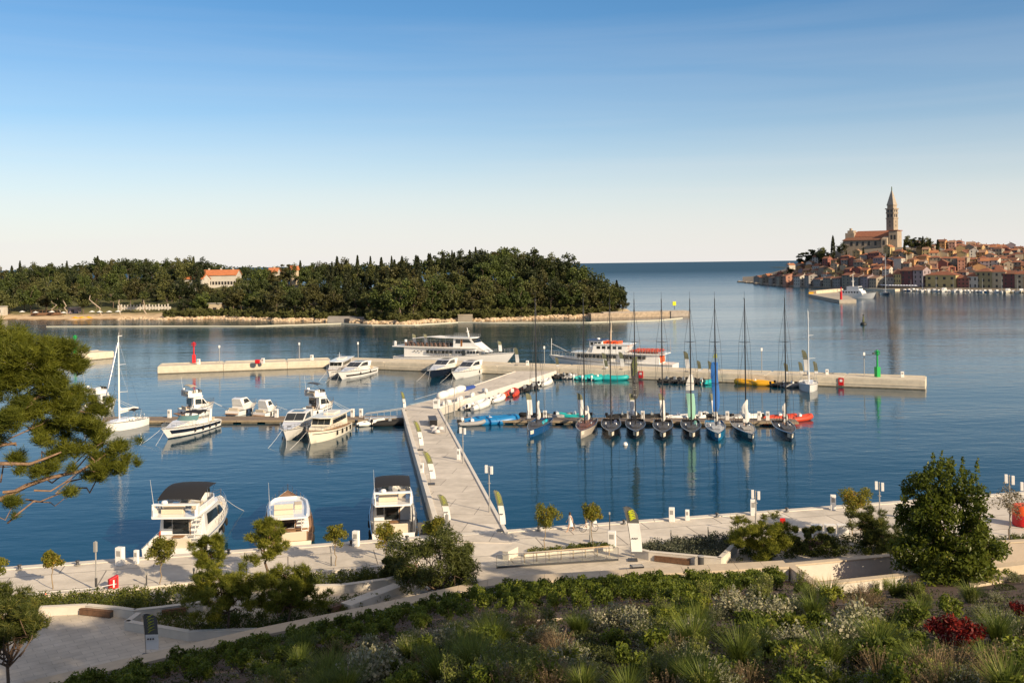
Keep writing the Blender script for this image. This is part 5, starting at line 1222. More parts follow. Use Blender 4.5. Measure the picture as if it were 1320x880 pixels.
# ================================================================== BUILDINGS ON THE ISLAND
def villa(name, label, px0, px1, Y, zb, ztop, rh, depth, rz=0, nw=5, wallm='white', tile='orange'):
    x0, x1 = XP(px0, Y), XP(px1, Y); t = thing(name, label, 'building', ((x0 + x1) / 2, Y + depth / 2, zb), rz); wv = x1 - x0; hgt = ztop - zb
    b = MB(); x, y = wv / 2, depth / 2
    b.add([(-x, -y, -3), (x, -y, -3), (x, y, -3), (-x, y, -3), (-x, -y, hgt), (x, -y, hgt), (x, y, hgt), (-x, y, hgt), (-x, 0, hgt + rh), (x, 0, hgt + rh)], [(0, 1, 5, 4), (1, 2, 6, 9, 5), (2, 3, 7, 6), (3, 0, 4, 8, 7)]); b.build('wall', WALLC[wallm], t)
    r = MB(); k = rh / y
    for sg in (1, -1): r.add([(-x - .4, -sg * (y + .6), hgt - k * .6 + .05), (x + .4, -sg * (y + .6), hgt - k * .6 + .05), (x + .4, 0, hgt + rh + .05), (-x - .4, 0, hgt + rh + .05), (-x - .4, -sg * (y + .6), hgt - k * .6 + .3), (x + .4, -sg * (y + .6), hgt - k * .6 + .3), (x + .4, 0, hgt + rh + .3), (-x - .4, 0, hgt + rh + .3)], [(0, 1, 2, 3), (4, 5, 6, 7), (0, 1, 5, 4), (1, 2, 6, 5), (3, 0, 4, 7)])
    ro = r.build('roof', mat('island_tiles', (.50, .17, .065), .85, var=.2, scale=.6), t)
    for k in range(max(1, nw // 4)): MB().box((-x + wv * (k + .5) / max(1, nw // 4), depth * .1, hgt + rh + .3), (.9, .9, 1.8)).build('chimney', WALLC['white'], ro)
    for k in range(nw): MB().box((-x + wv * (k + .5) / nw, -y, hgt * .62), (1.2, .12, 1.9)).build('window', WINM, t)
    return t
villa('hotel_villa', 'long white villa with orange tiled roof among the island pines', 257, 304, 590, 8, ZP(354.5, 590, 280), ZP(348.3, 590) - ZP(354.5, 590), 12, 0, 12)
villa('villa_wing', 'lower white wing with orange roof joined to the long villa', 238, 263, 580, 7, ZP(359.5, 580, 250), 2.4, 10, R(-8), 4)
villa('island_house', 'small white house with orange roof behind the pines', 345, 357, 550, 9, ZP(350.5, 550, 350), 2.0, 8, 0, 2)
villa('island_house', 'narrow tall cream house with orange roof beside the small white one', 373, 382, 545, 9, ZP(347.5, 545, 377), 1.8, 7, R(20), 1, 'cream')
def simple_box_house(name, label, px0, px1, Y, z0, z1, m1, d=5):
    t = thing(name, label, 'hut'); x0, x1 = XP(px0, Y), XP(px1, Y)
    MB().prism([(x0, Y), (x1, Y), (x1, Y + d), (x0, Y + d)], z0, z1).build('wall', m1, t); MB().prism([(x0 - .4, Y - .5), (x1 + .4, Y - .5), (x1 + .4, Y + d + .3), (x0 - .4, Y + d + .3)], z1, z1 + .25).build('roof', WALLC['white'], t)
    MB().box(((x0 + x1) / 2, Y, (z0 + z1) / 2), ((x1 - x0) * .3, .1, 1.6)).build('door', WINM, t)
simple_box_house('beach_kiosk', 'pale beach kiosk behind the beach', 87, 99, 525, 1.2, 4.8, WALLC['lavender'])
simple_box_house('beach_hut', 'white hut at the left end of the beach', -6, 3, 520, 1.2, 6, WALLC['white'])
simple_box_house('park_pavilion', 'small cream pavilion between the shrubs under the villa', 268, 284, 500, 1.4, 7, WALLC['cream'])
# white balustrade of the park
t = thing('park_balustrade', 'white balustrade with posts in the island park', 'balustrade'); m = MB(); m2 = MB()
for px in range(152, 217, 4):
    Y = 525; x = XP(px, Y); m.box((x, Y, 4.6), (.6, .6, 2.6 + .8 * (px % 3 == 0))); m2.box((x + .7, Y + .1, 4.2), (1.5, .4, 1.3))
m2.build('panel', WALLC['white'], t); m.build('posts', WALLC['white'], t)
# beach things
t = thing('kayak_rack', 'yellow kayaks lying on the beach of the island', 'kayaks'); p = isl(98, 6)
m = MB()
for k in range(3): m.tube([p + Vector((-4 + k * 3, k * .8, .2)), p + Vector((-2 + k * 3, k * .8, .55)), p + Vector((0 + k * 3, k * .8, .2))], [.1, .55, .1], 6)
m.build('hull', YELLOWP, t)
for k, (px, s_) in enumerate(((20, 14), (38, 13), (58, 15), (75, 12), (110, 16), (122, 12), (134, 13), (145, 14))):
    p = isl(px, s_); t = thing('sun_shade', 'pale sun shade on the island beach, %s from its west end' % ORD[k], 'sun shade', p, k, 'sun shades on the island beach')
    MB().lathe([(1.6, 2.0), (.05, 2.7)], n=8).build('canopy', FLAGWHITE, t); MB().tube([(0, 0, 0), (0, 0, 2.6)], .06, 5).build('pole', WOOD, t)
t = thing('timber_deck', 'brown timber deck terrace at the west beach', 'deck'); p = isl(48, 22)
MB().box(p + Vector((0, 0, .9)), (14, 6, 1.2), rz=.1).build('boards', WOOD, t); m = MB()
for k in range(8): m.box(p + Vector((-6.5 + k * 1.86, -2.8, 2.1)), (.15, .15, 1.4))
m.box(p + Vector((0, -2.8, 2.8)), (14, .12, .15)); m.build('railing', WOOD, t)
t = thing('boat_house', 'grey concrete boat house at the island shore', 'boat house'); p = isl(455, 4)
MB().prism([(p.x - 12, p.y), (p.x + 7, p.y - 1), (p.x + 7, p.y + 4), (p.x - 12, p.y + 4)], -.5, [2.2, 1.4, 2.2, 2.6]).build('wall', WALLC['grey'], t); MB().box((p.x - 3, p.y - .75, .8), (2, .4, 1.6)).build('opening', WINM, t)
t = thing('stone_pillbox', 'square stone block standing at the waterline', 'stone block'); p = isl(599, 1)
MB().prism([(p.x - 3.2, p.y - 2), (p.x + 3.2, p.y - 2.4), (p.x + 3.0, p.y + 4), (p.x - 3.2, p.y + 4)], -.5, 2.9).build('wall', WALLC['stone'], t); MB().box((p.x, p.y - 2.15, 3.0), (6.6, .5, .25)).build('cap', WALLC['cream'], t)
# ================================================================== VEGETATION
def rndunit(rng, n):
    v = rng.normal(size=(n, 3)); return v / np.linalg.norm(v, axis=1, keepdims=True)
def leafquads(c, size, rng, asp=.5, normal_bias=None):
    n = len(c); u = rndunit(rng, n); v = np.cross(u, rndunit(rng, n)); v /= np.linalg.norm(v, axis=1, keepdims=True) + 1e-9
    s_ = np.asarray(size).reshape(-1, 1)
    V = np.stack([c - u * s_, c + v * s_ * asp, c + u * s_, c - v * s_ * asp], 1).reshape(-1, 3)
    return V, np.arange(4 * n).reshape(-1, 4)
def clumpcloud(rng, centers, radii, n, flat=.75, power=2.6):
    centers = np.asarray(centers, float); radii = np.asarray(radii, float); pr = radii ** 2; pr /= pr.sum()
    k = rng.choice(len(centers), n, p=pr); d = rndunit(rng, n); r = rng.random(n) ** (1 / power)
    off = d * (r * radii[k])[:, None]; off[:, 2] *= flat
    return centers[k] + off, k
def needles(c, rng, ln, wd, up=.35):
    n = len(c); d = rndunit(rng, n); d[:, 2] = np.abs(d[:, 2]) * .8 + up * rng.random(n); d /= np.linalg.norm(d, axis=1, keepdims=True)
    s_ = np.cross(d, rndunit(rng, n)); s_ /= np.linalg.norm(s_, axis=1, keepdims=True) + 1e-9
    L = ln * (.6 + .8 * rng.random((n, 1)))
    V = np.stack([c - s_ * wd, c + s_ * wd, c + d * L + s_ * wd * .3, c + d * L - s_ * wd * .3], 1).reshape(-1, 3)
    return V, np.arange(4 * n).reshape(-1, 4)
def limb(mb, a, b, r0, r1, rng, sag=.0, n=5, wob=.06):
    a, b = Vector(a), Vector(b); L = (b - a).length; pts = []
    for i in range(n + 1):
        f = i / n; p = a.lerp(b, f) + Vector(rng.normal(size=3)) * wob * L * (0 if i in (0, n) else 1) + Vector((0, 0, -sag * L * math.sin(f * math.pi))); pts.append(p)
    mb.tube(pts, [lerp(r0, r1, i / n) for i in range(n + 1)], 6); return pts
def tree(name, label, cat, loc, H, crown_c, crown_r, nclump, nleaf, leaf, m, seed, clump_r=(.28, .42), bark=None, tr=.12, kind='leaf', flat=.8, group=None, asp=.5, shell=.55, trunk_h=None, limbs=8, wd=.012, lean=(0, 0), taper=None, lumpy=.12):
    """crown: ellipsoid (centre height crown_c, radii crown_r) filled with leaf clumps"""
    rng = np.random.default_rng(seed); t = thing(name, label, cat, loc, 0, group)
    rx, ry, rz = crown_r; cen = []; rad = []
    for i in range(nclump):
        d = rndunit(rng, 1)[0]; r = (shell + (1 - shell) * rng.random()) * (1 + lumpy * (math.sin(3 * math.atan2(d[1], d[0]) + seed) + math.cos(4 * d[2] + 2 * math.atan2(d[1], d[0]) + seed * 2))); p = np.array([d[0] * rx * r, d[1] * ry * r, d[2] * rz * r])
        if taper: k = 1 - taper * max(0, p[2] / rz); p[0] *= k; p[1] *= k
        cen.append(p + np.array([lean[0], lean[1], crown_c])); rad.append(rng.uniform(*clump_r) * min(rx, rz))
    if kind == 'needle':
        q = 13; tc, k0 = clumpcloud(rng, cen, rad, nleaf // q, flat); c = np.repeat(tc, q, 0) + rng.normal(size=(len(tc) * q, 3)) * leaf * .16; k = np.repeat(k0, q); tt = np.repeat(.2 * rng.normal(size=len(tc)), q)
    else: c, k = clumpcloud(rng, cen, rad, nleaf, flat); tt = 0
    tint = np.clip(.5 + .18 * rng.normal(size=len(c)) + (rng.random(nclump) * .4 - .2)[k] + tt, 0, 1)
    V, Q = needles(c, rng, leaf, wd) if kind == 'needle' else leafquads(c, leaf * (.6 + .7 * rng.random(len(c))), rng, asp)
    npmesh('crown', V, Q, m, tint, t)
    mb = MB(); th = trunk_h or crown_c - rz * .5
    limb(mb, (0, 0, -.3), (lean[0] * .5, lean[1] * .5, th), tr, tr * .7, rng, wob=.03)
    for i in rng.choice(nclump, min(limbs, nclump), replace=False): limb(mb, (lean[0] * .5 * .9, lean[1] * .5 * .9, th * rng.uniform(.75, 1)), cen[i], tr * .5, tr * .12, rng, wob=.08)
    mb.build('trunk', bark or BARK, t, smooth=60); return t
PINEF = leafmat('far_pine_needles', (.022, .032, .010), (.070, .088, .024), (.13, .14, .038), .2)
CYPF = leafmat('far_cypress', (.020, .026, .012), (.055, .062, .022), None, .12)
OLIVEF = leafmat('far_olive_leaves', (.055, .070, .022), (.15, .15, .045), None, .25)
FARB = mat('far_bark', (.14, .10, .075), .9)
def farpine(seed, H, r, m=PINEF, ch=.62, fl=.75, base=.35):
    t = tree('pine_tree', 'x', 'tree', (0, 0, -500), H, H * ch, (r, r, H * (1 - ch)), 26, 2000, .42, m, seed, (.28, .48), FARB, .28, flat=fl, asp=.75, shell=.5, limbs=5); return t
def farcyp(seed, H, r):
    rng = np.random.default_rng(seed); t = thing('cypress_tree', 'x', 'tree', (0, 0, -500))
    n = 1100; z = rng.random(n) ** .85; a = rng.random(n) * 6.283; prof = np.minimum(1, (z + .05) * 5) * (1 - z ** 2.2) ** .8 * r; rr_ = prof * np.sqrt(rng.uniform(.25, 1.05, n))
    c = np.stack([rr_ * np.cos(a), rr_ * np.sin(a), H * (.06 + .94 * z)], 1); V, Q = leafquads(c, .36 + .25 * rng.random(n), rng, .6)
    npmesh('crown', V, Q, CYPF, np.clip(.5 + .22 * rng.normal(size=n), 0, 1), t); MB().tube([(0, 0, -.5), (0, 0, H * .5)], [.25, .12], 6).build('trunk', FARB, t); return t
FP = [farpine(1, 14, 5.2), farpine(2, 13, 5.8), farpine(3, 15, 5.0, base=.3), farpine(4, 11, 4.6), farpine(5, 12, 5.0, OLIVEF), farpine(6, 14, 6.0, ch=.72, fl=.5)]
FC = [farcyp(11, 15, 1.5), farcyp(12, 13, 1.3), farcyp(13, 17, 1.8)]
FB = tree('shore_bush', 'x', 'bush', (0, 0, -500), 4, 1.7, (2.6, 2.2, 1.7), 14, 900, .34, OLIVEF, 20, (.35, .55), FARB, .12, asp=.8, limbs=3)
KIND = {0: 'round-crowned pine', 1: 'broad dense pine', 2: 'tall pine', 3: 'low pine', 4: 'yellow-green tree', 5: 'flat-topped umbrella pine', 6: 'dark cypress', 7: 'slim cypress', 8: 'tall thick cypress'}
PROT = FP + FC; PUSED = set(); LASTT = [None]
FARM = [PINEF, leafmat('far_dark_pine', (.014, .021, .008), (.044, .056, .018), (.085, .092, .028), .2), leafmat('far_green_pine', (.028, .042, .011), (.088, .115, .026), (.15, .17, .04), .2), leafmat('far_brown_pine', (.034, .034, .012), (.095, .092, .030), (.15, .13, .042), .2), OLIVEF]
def put_tree(k, loc, rz, sc, label, group):
    t = PROT[k]
    if k in PUSED:
        LASTT[0] = copy_tree(t, loc, rz, sc, label, group); return LASTT[0]
    LASTT[0] = t
    PUSED.add(k); t.location = loc; t.rotation_euler = (0, 0, rz); t.scale = sc if isinstance(sc, tuple) else (sc,) * 3; t['label'] = label; t['group'] = group; return t
TOPS = [(-60, 346), (0, 344), (50, 341), (100, 335.5), (170, 331), (240, 334), (300, 339), (345, 343), (400, 339), (450, 336), (480, 334), (520, 334), (560, 329), (600, 324), (640, 319.5), (690, 325), (720, 331), (745, 338), (765, 346), (785, 357), (799, 370)]
tr_ = random.Random(77); cnt = 0
ROWN = ['nearest the shore', 'second from the shore', 'third from the shore', 'fourth from the shore', 'fifth from the shore', 'on the ridge']
for r, fr in enumerate((.10, .24, .40, .58, .78, 1.0)):
    px = -64 + (r % 2) * 9; i = 0
    while px < 800:
        rw = interp(px, IRW); s_ = 9 + (rw - 14) * fr * .8 + tr_.uniform(-4, 4)
        if px < 225 and r == 0: s_ = 30 + tr_.uniform(-3, 8)
        clear = (px < 235 and r == 0 and 100 < px) or (150 < px < 222 and r <= 0) or (232 < px < 306 and s_ < rw * .82 and s_ > 52) or (340 < px < 358 and 40 < s_ < 84) or (370 < px < 384 and 40 < s_ < 80)
        if px > 740 and r > 3: break
        if not clear:
            p = isl(px, s_)
            cyp = tr_.random() < (.48 if 395 < px < 620 else .12 if px < 240 else .10) and r >= 1
            k = tr_.choice((6, 7, 8)) if cyp else tr_.choice((0, 0, 1, 1, 2, 3, 5) if r > 0 else (0, 3, 3, 4, 4, 1))
            hbase = (14, 13, 15, 11, 12, 14, 15, 13, 17)[k]
            # crown tops stay under the wood's outline
            Ymin = p.y; ppx = 660 + p.x / p.y * F; ztop = ZP(interp(ppx, TOPS), p.y, ppx) + (tr_.uniform(.8, 4.0) if cyp else tr_.uniform(-4.4, 1.8))
            if 222 < px < 312 and s_ < 54: ztop = min(ztop, ZP(361, p.y, ppx))
            hmax = ztop - p.z; hh = min(hbase * tr_.uniform(.85, 1.25), hmax)
            if r >= 4: hh = min(max(hh, hmax * tr_.uniform(.86, 1.0)), hbase * 1.7)
            if hh > 3.5:
                wsc = hh / hbase * (tr_.uniform(.72, .98) if r > 0 else 1); put_tree(k, p, tr_.uniform(0, 6), (wsc, wsc, hh / hbase), '%s, %s from the west in the island row %s' % (KIND[k], ORD[i], ROWN[r]), 'trees of the wooded island'); i += 1; cnt += 1
                if k < 6:
                    for c in LASTT[0].children:
                        if c.name.startswith('crown'): c.material_slots[0].link = 'OBJECT'; c.material_slots[0].material = tr_.choice(FARM if k != 4 else FARM[2:])
        px += (22, 19, 18, 17, 17, 15)[r] * tr_.uniform(.75, 1.25)
print('island trees', cnt)
for px, s_, k, hh in ((792, 14, 6, 13), (796.5, 15, 8, 15), (781, 16, 2, 12), (803, 9, 3, 6), (770, 20, 0, 15), (757, 14, 1, 13), (240, 26, 3, 9), (255, 30, 4, 10), (272, 34, 4, 11), (290, 28, 0, 10), (300, 32, 2, 9), (228, 18, 0, 8), (284, 60, 5, 8.5)):
    p = isl(px, s_); hb = (14, 13, 15, 11, 12, 14, 15, 13, 17)[k]
    put_tree(k, p, px, hh / hb, '%s %s' % (KIND[k], 'at the island point beside the mole' if px > 750 else 'below the long white villa') + ', about %d metres high' % hh, 'trees at the edges of the island wood')
# leaning bare stems by the beach
for k, (px, s_, dx, hh) in enumerate(((122, 18, -5.5, 12), (146, 20, -.8, 8), (178, 24, -1.5, 9), (55, 30, -2, 9), (62, 32, -2.5, 10), (70, 30, -2, 9))):
    p = isl(px, s_); t = thing('leaning_pine', 'leaning pine with bare pale stem by the beach, %s from the balustrade' % ORD[k], 'tree', p, 0, 'leaning pines by the beach')
    rg = np.random.default_rng(k); m = MB(); limb(m, (0, 0, -.3), (dx, 0, hh), .38, .22, rg, sag=.05); m.build('trunk', mat('pale_stem', (.36, .29, .22), .9), t)
    c, kk = clumpcloud(rg, [(dx + rg.uniform(-2, 2), rg.uniform(-2, 2), hh + rg.uniform(-.5, 2)) for _ in range(8)], [1.9] * 8, 900, .6); V, Q = leafquads(c, .4 * np.ones(900), rg, .7); npmesh('crown', V, Q, PINEF, rg.random(900), t)
# bushes by the shore
bi = 0
for row, s_ in enumerate((6.5, 11)):
    px = 212 + row * 4
    while px < 795:
        if not (440 < px < 470 and row == 0) and not (516 < px < 556 and row == 0):
            p = isl(px, s_ + tr_.uniform(-1, 1.5)); lab = 'rounded bush on the island shore, %s from the balustrade in the %s line' % (ORD[bi], ORD[row])
            if bi == 0 and row == 0: FB.location = p; FB['label'] = lab; FB['group'] = 'bushes along the island shore'
            else: copy_tree(FB, p, tr_.uniform(0, 6), tr_.uniform(.7, 1.25), lab, 'bushes along the island shore')
            bi += 1
        px += tr_.uniform(9, 15)
    bi = 1
# the rest of the wood behind the ridge, one mass
rg = np.random.default_rng(5); cs = []
for _ in range(240):
    px = rg.uniform(-60, 770); rw = interp(px, IRW); p = isl(px, rw * rg.uniform(.75, 1.05)); ppx = 660 + p.x / p.y * F
    zt = ZP(interp(ppx, TOPS), p.y, ppx) - rg.uniform(.5, 4); cs.append((p.x, p.y, max(p.z + 2, zt - 4)))
c, k = clumpcloud(rg, cs, [5.0] * len(cs), 26000, .85); V, Q = leafquads(c, .5 + .3 * rg.random(len(c)), rg, .75)
o = npmesh('far_wood', V, Q, PINEF, np.clip(.5 + .2 * rg.normal(size=len(c)), 0, 1)); tag(o, 'dense pine wood behind the ridge of the island', None, None, 'stuff')
# undergrowth of the island floor
cs = []
for _ in range(700):
    px = rg.uniform(215, 790); p = isl(px, rg.uniform(9, 40)); cs.append((p.x, p.y, p.z + .4))
c, k = clumpcloud(rg, cs, [1.5] * len(cs), 16000, .6); V, Q = leafquads(c, .3 + .2 * rg.random(len(c)), rg, .7)
o = npmesh('island_undergrowth', V, Q, OLIVEF, rg.random(len(c))); tag(o, 'green undergrowth under the island trees', None, None, 'stuff')
# trees of the town hill
for i, (px, s_, k, hh, lab) in enumerate(((1019, 42, 3, 9, 'dark round tree at the west end of the town hill'), (1037, 66, 5, 15, 'wide umbrella pine above the town houses'), (1046, 70, 5, 15, 'umbrella pine merging with its wider neighbour above the town'), (1064, 66, 1, 13, 'dense pine between umbrella pine and tall cypress in the town'), (1058, 74, 0, 12, 'round pine behind the dense pine in the town'),
        (1074, 76, 8, 18, 'tall cypress standing west of the church'), (1085, 74, 0, 10, 'dark pine at the foot of the church'), (1091, 62, 6, 9, 'small cypress before the church nave, first from the west'), (1104, 60, 7, 9, 'small cypress before the church nave, second from the west'), (1113, 60, 6, 12, 'cypress before the middle of the church nave'), (1145, 58, 7, 8, 'small cypress before the transept of the church'),
        (1166, 70, 8, 12, 'cypress at the east end of the church'), (1175, 84, 1, 12, 'broad dark pine just east of the church'), (1184, 88, 5, 12, 'flat dark pine east of the church'), (1192, 90, 1, 12, 'broad dark pine between two cypresses east of the church'), (1190, 84, 6, 15, 'pointed cypress rising from the pines east of the church'), (1199, 86, 8, 14, 'thick cypress at the end of the pine clump'), (1209, 84, 7, 15, 'lone slim cypress east of the church'), (1008, 30, 3, 7, 'low dark pine over the point'), (1168, 60, 1, 9, 'dark pine under the choir of the church'))):
    p = T(px, s_); hb = (14, 13, 15, 11, 12, 14, 15, 13, 17)[k]; t = copy_tree(PROT[k], p, i * 1.3, hh / hb * (1.22 if px < 1090 else 1.1), lab, 'trees on the town hill')

# ------------------------------------------------------------------ near trees
PINEN = leafmat('pine_needles', (.075, .095, .012), (.25, .26, .030), (.40, .37, .06), .45)
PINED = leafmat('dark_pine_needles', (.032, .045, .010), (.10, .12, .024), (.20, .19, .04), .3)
LAUREL = leafmat('laurel_leaves', (.034, .056, .009), (.15, .18, .024), (.40, .37, .08), .42, .34)
YOUNG = leafmat('young_tree_leaves', (.10, .12, .018), (.27, .25, .035), (.42, .26, .04), .45)
OLEA = leafmat('oleander_leaves', (.042, .056, .014), (.13, .145, .032), (.24, .22, .06), .35)
# big pine whose limbs reach in from the left
def big_pine():
    rng = np.random.default_rng(42); Y0 = 31.0; px_m = lambda px, py, Y: np.array([XP(px, Y), Y, ZP(py, Y)])
    base = np.array([-23.5, 31.0, GZ(-23.5, 31.0) - .3])
    t = thing('pine_tree', 'big near pine with reddish limbs reaching over the water at the picture edge', 'tree', tuple(base))
    clumps = [(-60, 440, 31, 1.0), (-20, 430, 31, 1.0), (10, 450, 30, .95), (40, 445, 31, .8), (70, 452, 31, .75), (95, 462, 31.5, .55), (25, 480, 30.5, .9), (60, 485, 31, .85), (-10, 490, 30.5, 1.0), (35, 520, 31, .8), (75, 515, 31.5, .75), (100, 505, 32, .55), (10, 535, 30, .7), (60, 545, 32, .6),
              (105, 540, 32, .65), (90, 570, 32, .65), (125, 555, 32.3, .55), (130, 585, 32.3, .6), (150, 570, 32.5, .45), (148, 598, 32.5, .42), (115, 605, 32, .4), (70, 582, 31.5, .45), (45, 600, 31, .45), (-20, 560, 30.5, .8), (20, 585, 31, .4), (14, 640, 30.5, .34), (88, 628, 32, .28), (-60, 520, 31, 1.2), (120, 520, 32, .4), (-40, 620, 30, .6), (-15, 415, 31, .6), (20, 425, 31, .55), (60, 436, 31, .4), (50, 560, 31, .35), (160, 585, 32.5, .3), (82, 532, 31.5, .5)]
    extra = []
    for (px, py, Y, r) in clumps:
        for _ in range(3): extra.append((px + rng.normal() * r * 26, py + rng.normal() * r * 20, Y + rng.normal() * .5, r * .5))
    cl = clumps + extra; cen = np.array([px_m(a, b, y) for a, b, y, r in cl]); rad = np.array([r for *_, r in cl]) * .72
    # tufts: needles radiate from twig ends
    tc, k = clumpcloud(rng, cen, rad * 1.02, 8800, .70, 2.2); n = 15
    c = np.repeat(tc, n, 0) + rng.normal(size=(len(tc) * n, 3)) * .045; V, Q = needles(c, rng, .19, .0085, .15)
    tint = np.clip(np.repeat(.42 + .16 * rng.normal(size=len(tc)) + (rng.random(len(cl)) * .3 - .15)[k], n) + .08 * rng.normal(size=len(c)), 0, 1)
    npmesh('crown', V - base, Q, PINEN, tint, t)
    m = MB(); top = np.array([-21.5, 31.0, 19.0])
    limb(m, (0, 0, 0), top - base, .34, .26, rng, wob=.02, n=8); limb(m, top - base, np.array([-19.5, 31, 23]) - base, .24, .12, rng, wob=.04)
    def path(pts, r0, r1):
        pp = [Vector(px_m(*q) - base) for q in pts]; m.tube(pp, [lerp(r0, r1, i / (len(pp) - 1)) for i in range(len(pp))], 7)
    path([(-270, 690, 31), (-120, 668, 31), (0, 634, 31), (30, 618, 31.2), (60, 608, 31.4), (100, 600, 31.8), (120, 588, 32), (134, 578, 32.2)], .11, .025)
    path([(-270, 640, 31), (-100, 592, 30.6), (0, 589, 30.6), (35, 590, 30.8), (58, 582, 31), (76, 575, 31.2)], .085, .025)
    path([(-250, 600, 31), (-90, 572, 30.5), (0, 565, 30.5), (18, 563, 30.6)], .07, .04); path([(0, 626, 30.9), (18, 624, 31), (48, 612, 31.2)], .05, .03); path([(40, 624, 31.2), (62, 625, 31.4), (80, 614, 31.6), (95, 603, 31.8)], .035, .012)
    path([(122, 590, 32), (112, 580, 32), (114, 572, 32), (130, 563, 32)], .022, .008); path([(105, 600, 31.8), (128, 601, 32)], .02, .008)
    path([(-200, 560, 31), (-40, 545, 30.6), (25, 520, 30.8), (44, 505, 31), (70, 485, 31.2)], .09, .02); path([(-200, 520, 31), (-20, 535, 30.3), (12, 530, 30.4), (40, 512, 30.6)], .08, .02); path([(44, 505, 31), (75, 500, 31.5), (95, 500, 31.8)], .03, .01)
    for i in rng.choice(len(clumps), 22, replace=False):
        q = cen[i]; a = q + np.array([-1.2 - rng.random(), rng.normal() * .3, -.5 - .4 * rng.random()]); limb(m, Vector(a - base), Vector(q - base), .03, .01, rng, wob=.1)
    m.build('trunk', PINEBARK, t, smooth=60)
big_pine()
# big laurel at the right
def G0(px, py, z=1.2): return P(px, py, z)
lp = G(1221, 748)
tree('laurel_tree', 'big dense laurel with upright shoots in the garden, tallest plant by the sunken box', 'tree', lp, 9.4, 4.1, (3.7, 3.2, 4.2), 150, 17000, .17, LAUREL, 5, (.09, .24), BARK, .16, flat=.95, asp=.42, shell=.5, limbs=22, taper=.4, trunk_h=1.2, lumpy=.17)
t = [o for o in S.objects if o.name == 'laurel_tree'][0]; rng = np.random.default_rng(9); cc = []
for _ in range(26):
    a = rng.random() * 6.28; rr_ = 2.6 * math.sqrt(rng.random()); z0 = 7.3 - .35 * rr_ + rng.normal() * .5; hh = rng.uniform(.9, 1.9)
    for q in range(70): f = rng.random(); cc.append((rr_ * math.cos(a) * .85 + rng.normal() * .14 * (1.1 - f) + .2 * f, rr_ * math.sin(a) * .85 + rng.normal() * .14 * (1.1 - f), z0 + hh * f))
cc = np.array(cc); V, Q = leafquads(cc, .13 * (.7 + .5 * rng.random(len(cc))), rng, .42); npmesh('shoots', V, Q, LAUREL, np.clip(.72 + .2 * rng.normal(size=len(cc)), 0, 1), t)
cen = [(r * math.cos(a), r * math.sin(a), z) for a in np.linspace(0, 6.28, 20) for r, z in ((2.7 + .6 * math.sin(a * 5), 1.0), (3.0 + .6 * math.cos(a * 4), 2.2), (1.8, .8))]
c, k = clumpcloud(rng, cen, [.75] * len(cen), 9000, .95); c[:, 2] = np.maximum(c[:, 2], .05); V, Q = leafquads(c, .17 * (.6 + .7 * rng.random(len(c))), rng, .42); npmesh('lower_foliage', V, Q, LAUREL, np.clip(.42 + .18 * rng.normal(size=len(c)), 0, 1), t)
# pines and shrubs beside the plaza
def pine_on(px, py, H, rx, rz, cz, seed, label, nl=11000, z=1.25, m=PINED, ncl=38, lean=(0, 0), name='pine_tree', kind='needle', leaf=.24, wd=.015, tr=.11, shell=.45, cr=(.20, .34), cat='tree', flat=.8, limbs=18, trunk_h=None, bark=None, group=None, asp=.4, loc=None):
    return tree(name, label, cat, loc or P(px, py, z), H, cz, (rx, rx, rz), ncl, nl, leaf, m, seed, cr, bark or BARK, tr, kind, flat, group, asp, shell, trunk_h, limbs, wd, lean)
loc = P(12, 905, 1.25)
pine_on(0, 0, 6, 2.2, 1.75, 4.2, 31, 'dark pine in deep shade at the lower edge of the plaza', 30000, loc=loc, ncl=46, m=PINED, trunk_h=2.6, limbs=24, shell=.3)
pine_on(300, 814, 4, 2.6, 1.9, 2.6, 32, 'low bushy pine in the triangular planter of the plaza', 30000, m=PINEN, lean=(-.6, 0), ncl=80, shell=.35, cr=(.17, .28))
pine_on(372, 806, 4, 2.5, 1.6, 2.3, 33, 'low spreading pine joined to the bushy pine of the plaza planter', 26000, m=PINEN, lean=(.3, 0), ncl=75, shell=.35, cr=(.18, .30))
pine_on(270, 757, 4, 1.25, 1.5, 2.6, 34, 'young upright pine on the promenade hedge behind the big yacht', 14000, m=PINEN, limbs=10)
pine_on(345, 745, 5, 1.55, 2.0, 3.0, 35, 'young tall pine in front of the cream yacht', 16000, m=PINEN, limbs=12)
pine_on(562, 766, 4.5, 3.2, 2.0, 2.4, 36, 'wide multi-stemmed oleander bush standing by the coping wall', 15000, m=OLEA, kind='leaf', leaf=.20, asp=.16, name='oleander_bush', cat='bush', ncl=70, cr=(.22, .36), trunk_h=.5, limbs=40, flat=1.0, shell=.6)
pine_on(512, 748, 2.5, 1.6, .9, 1.1, 37, 'low dark shrub left of the oleander bush', 5000, m=OLEA, kind='leaf', leaf=.16, asp=.3, name='dark_shrub', cat='bush')
pine_on(985, 722, 4.2, 3.0, 1.6, 1.9, 38, 'broad rounded pine shrub at the end of the promenade planter', 32000, m=PINEN, ncl=85, shell=.35, cr=(.18, .32), name='pine_shrub', cat='bush')
pine_on(1045, 712, 2.4, 2.6, .9, 1.1, 39, 'low spreading shrub before the three white cabinets', 9000, m=OLEA, kind='leaf', leaf=.14, asp=.35, name='spreading_shrub', cat='bush')
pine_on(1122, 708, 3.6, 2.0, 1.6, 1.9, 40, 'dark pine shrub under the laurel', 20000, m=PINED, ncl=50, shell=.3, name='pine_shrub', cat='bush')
pine_on(1150, 716, 2.4, 1.6, 1.1, 1.3, 41, 'dark low pine shrub touching the laurel', 8000, m=PINED, name='pine_shrub', cat='bush')
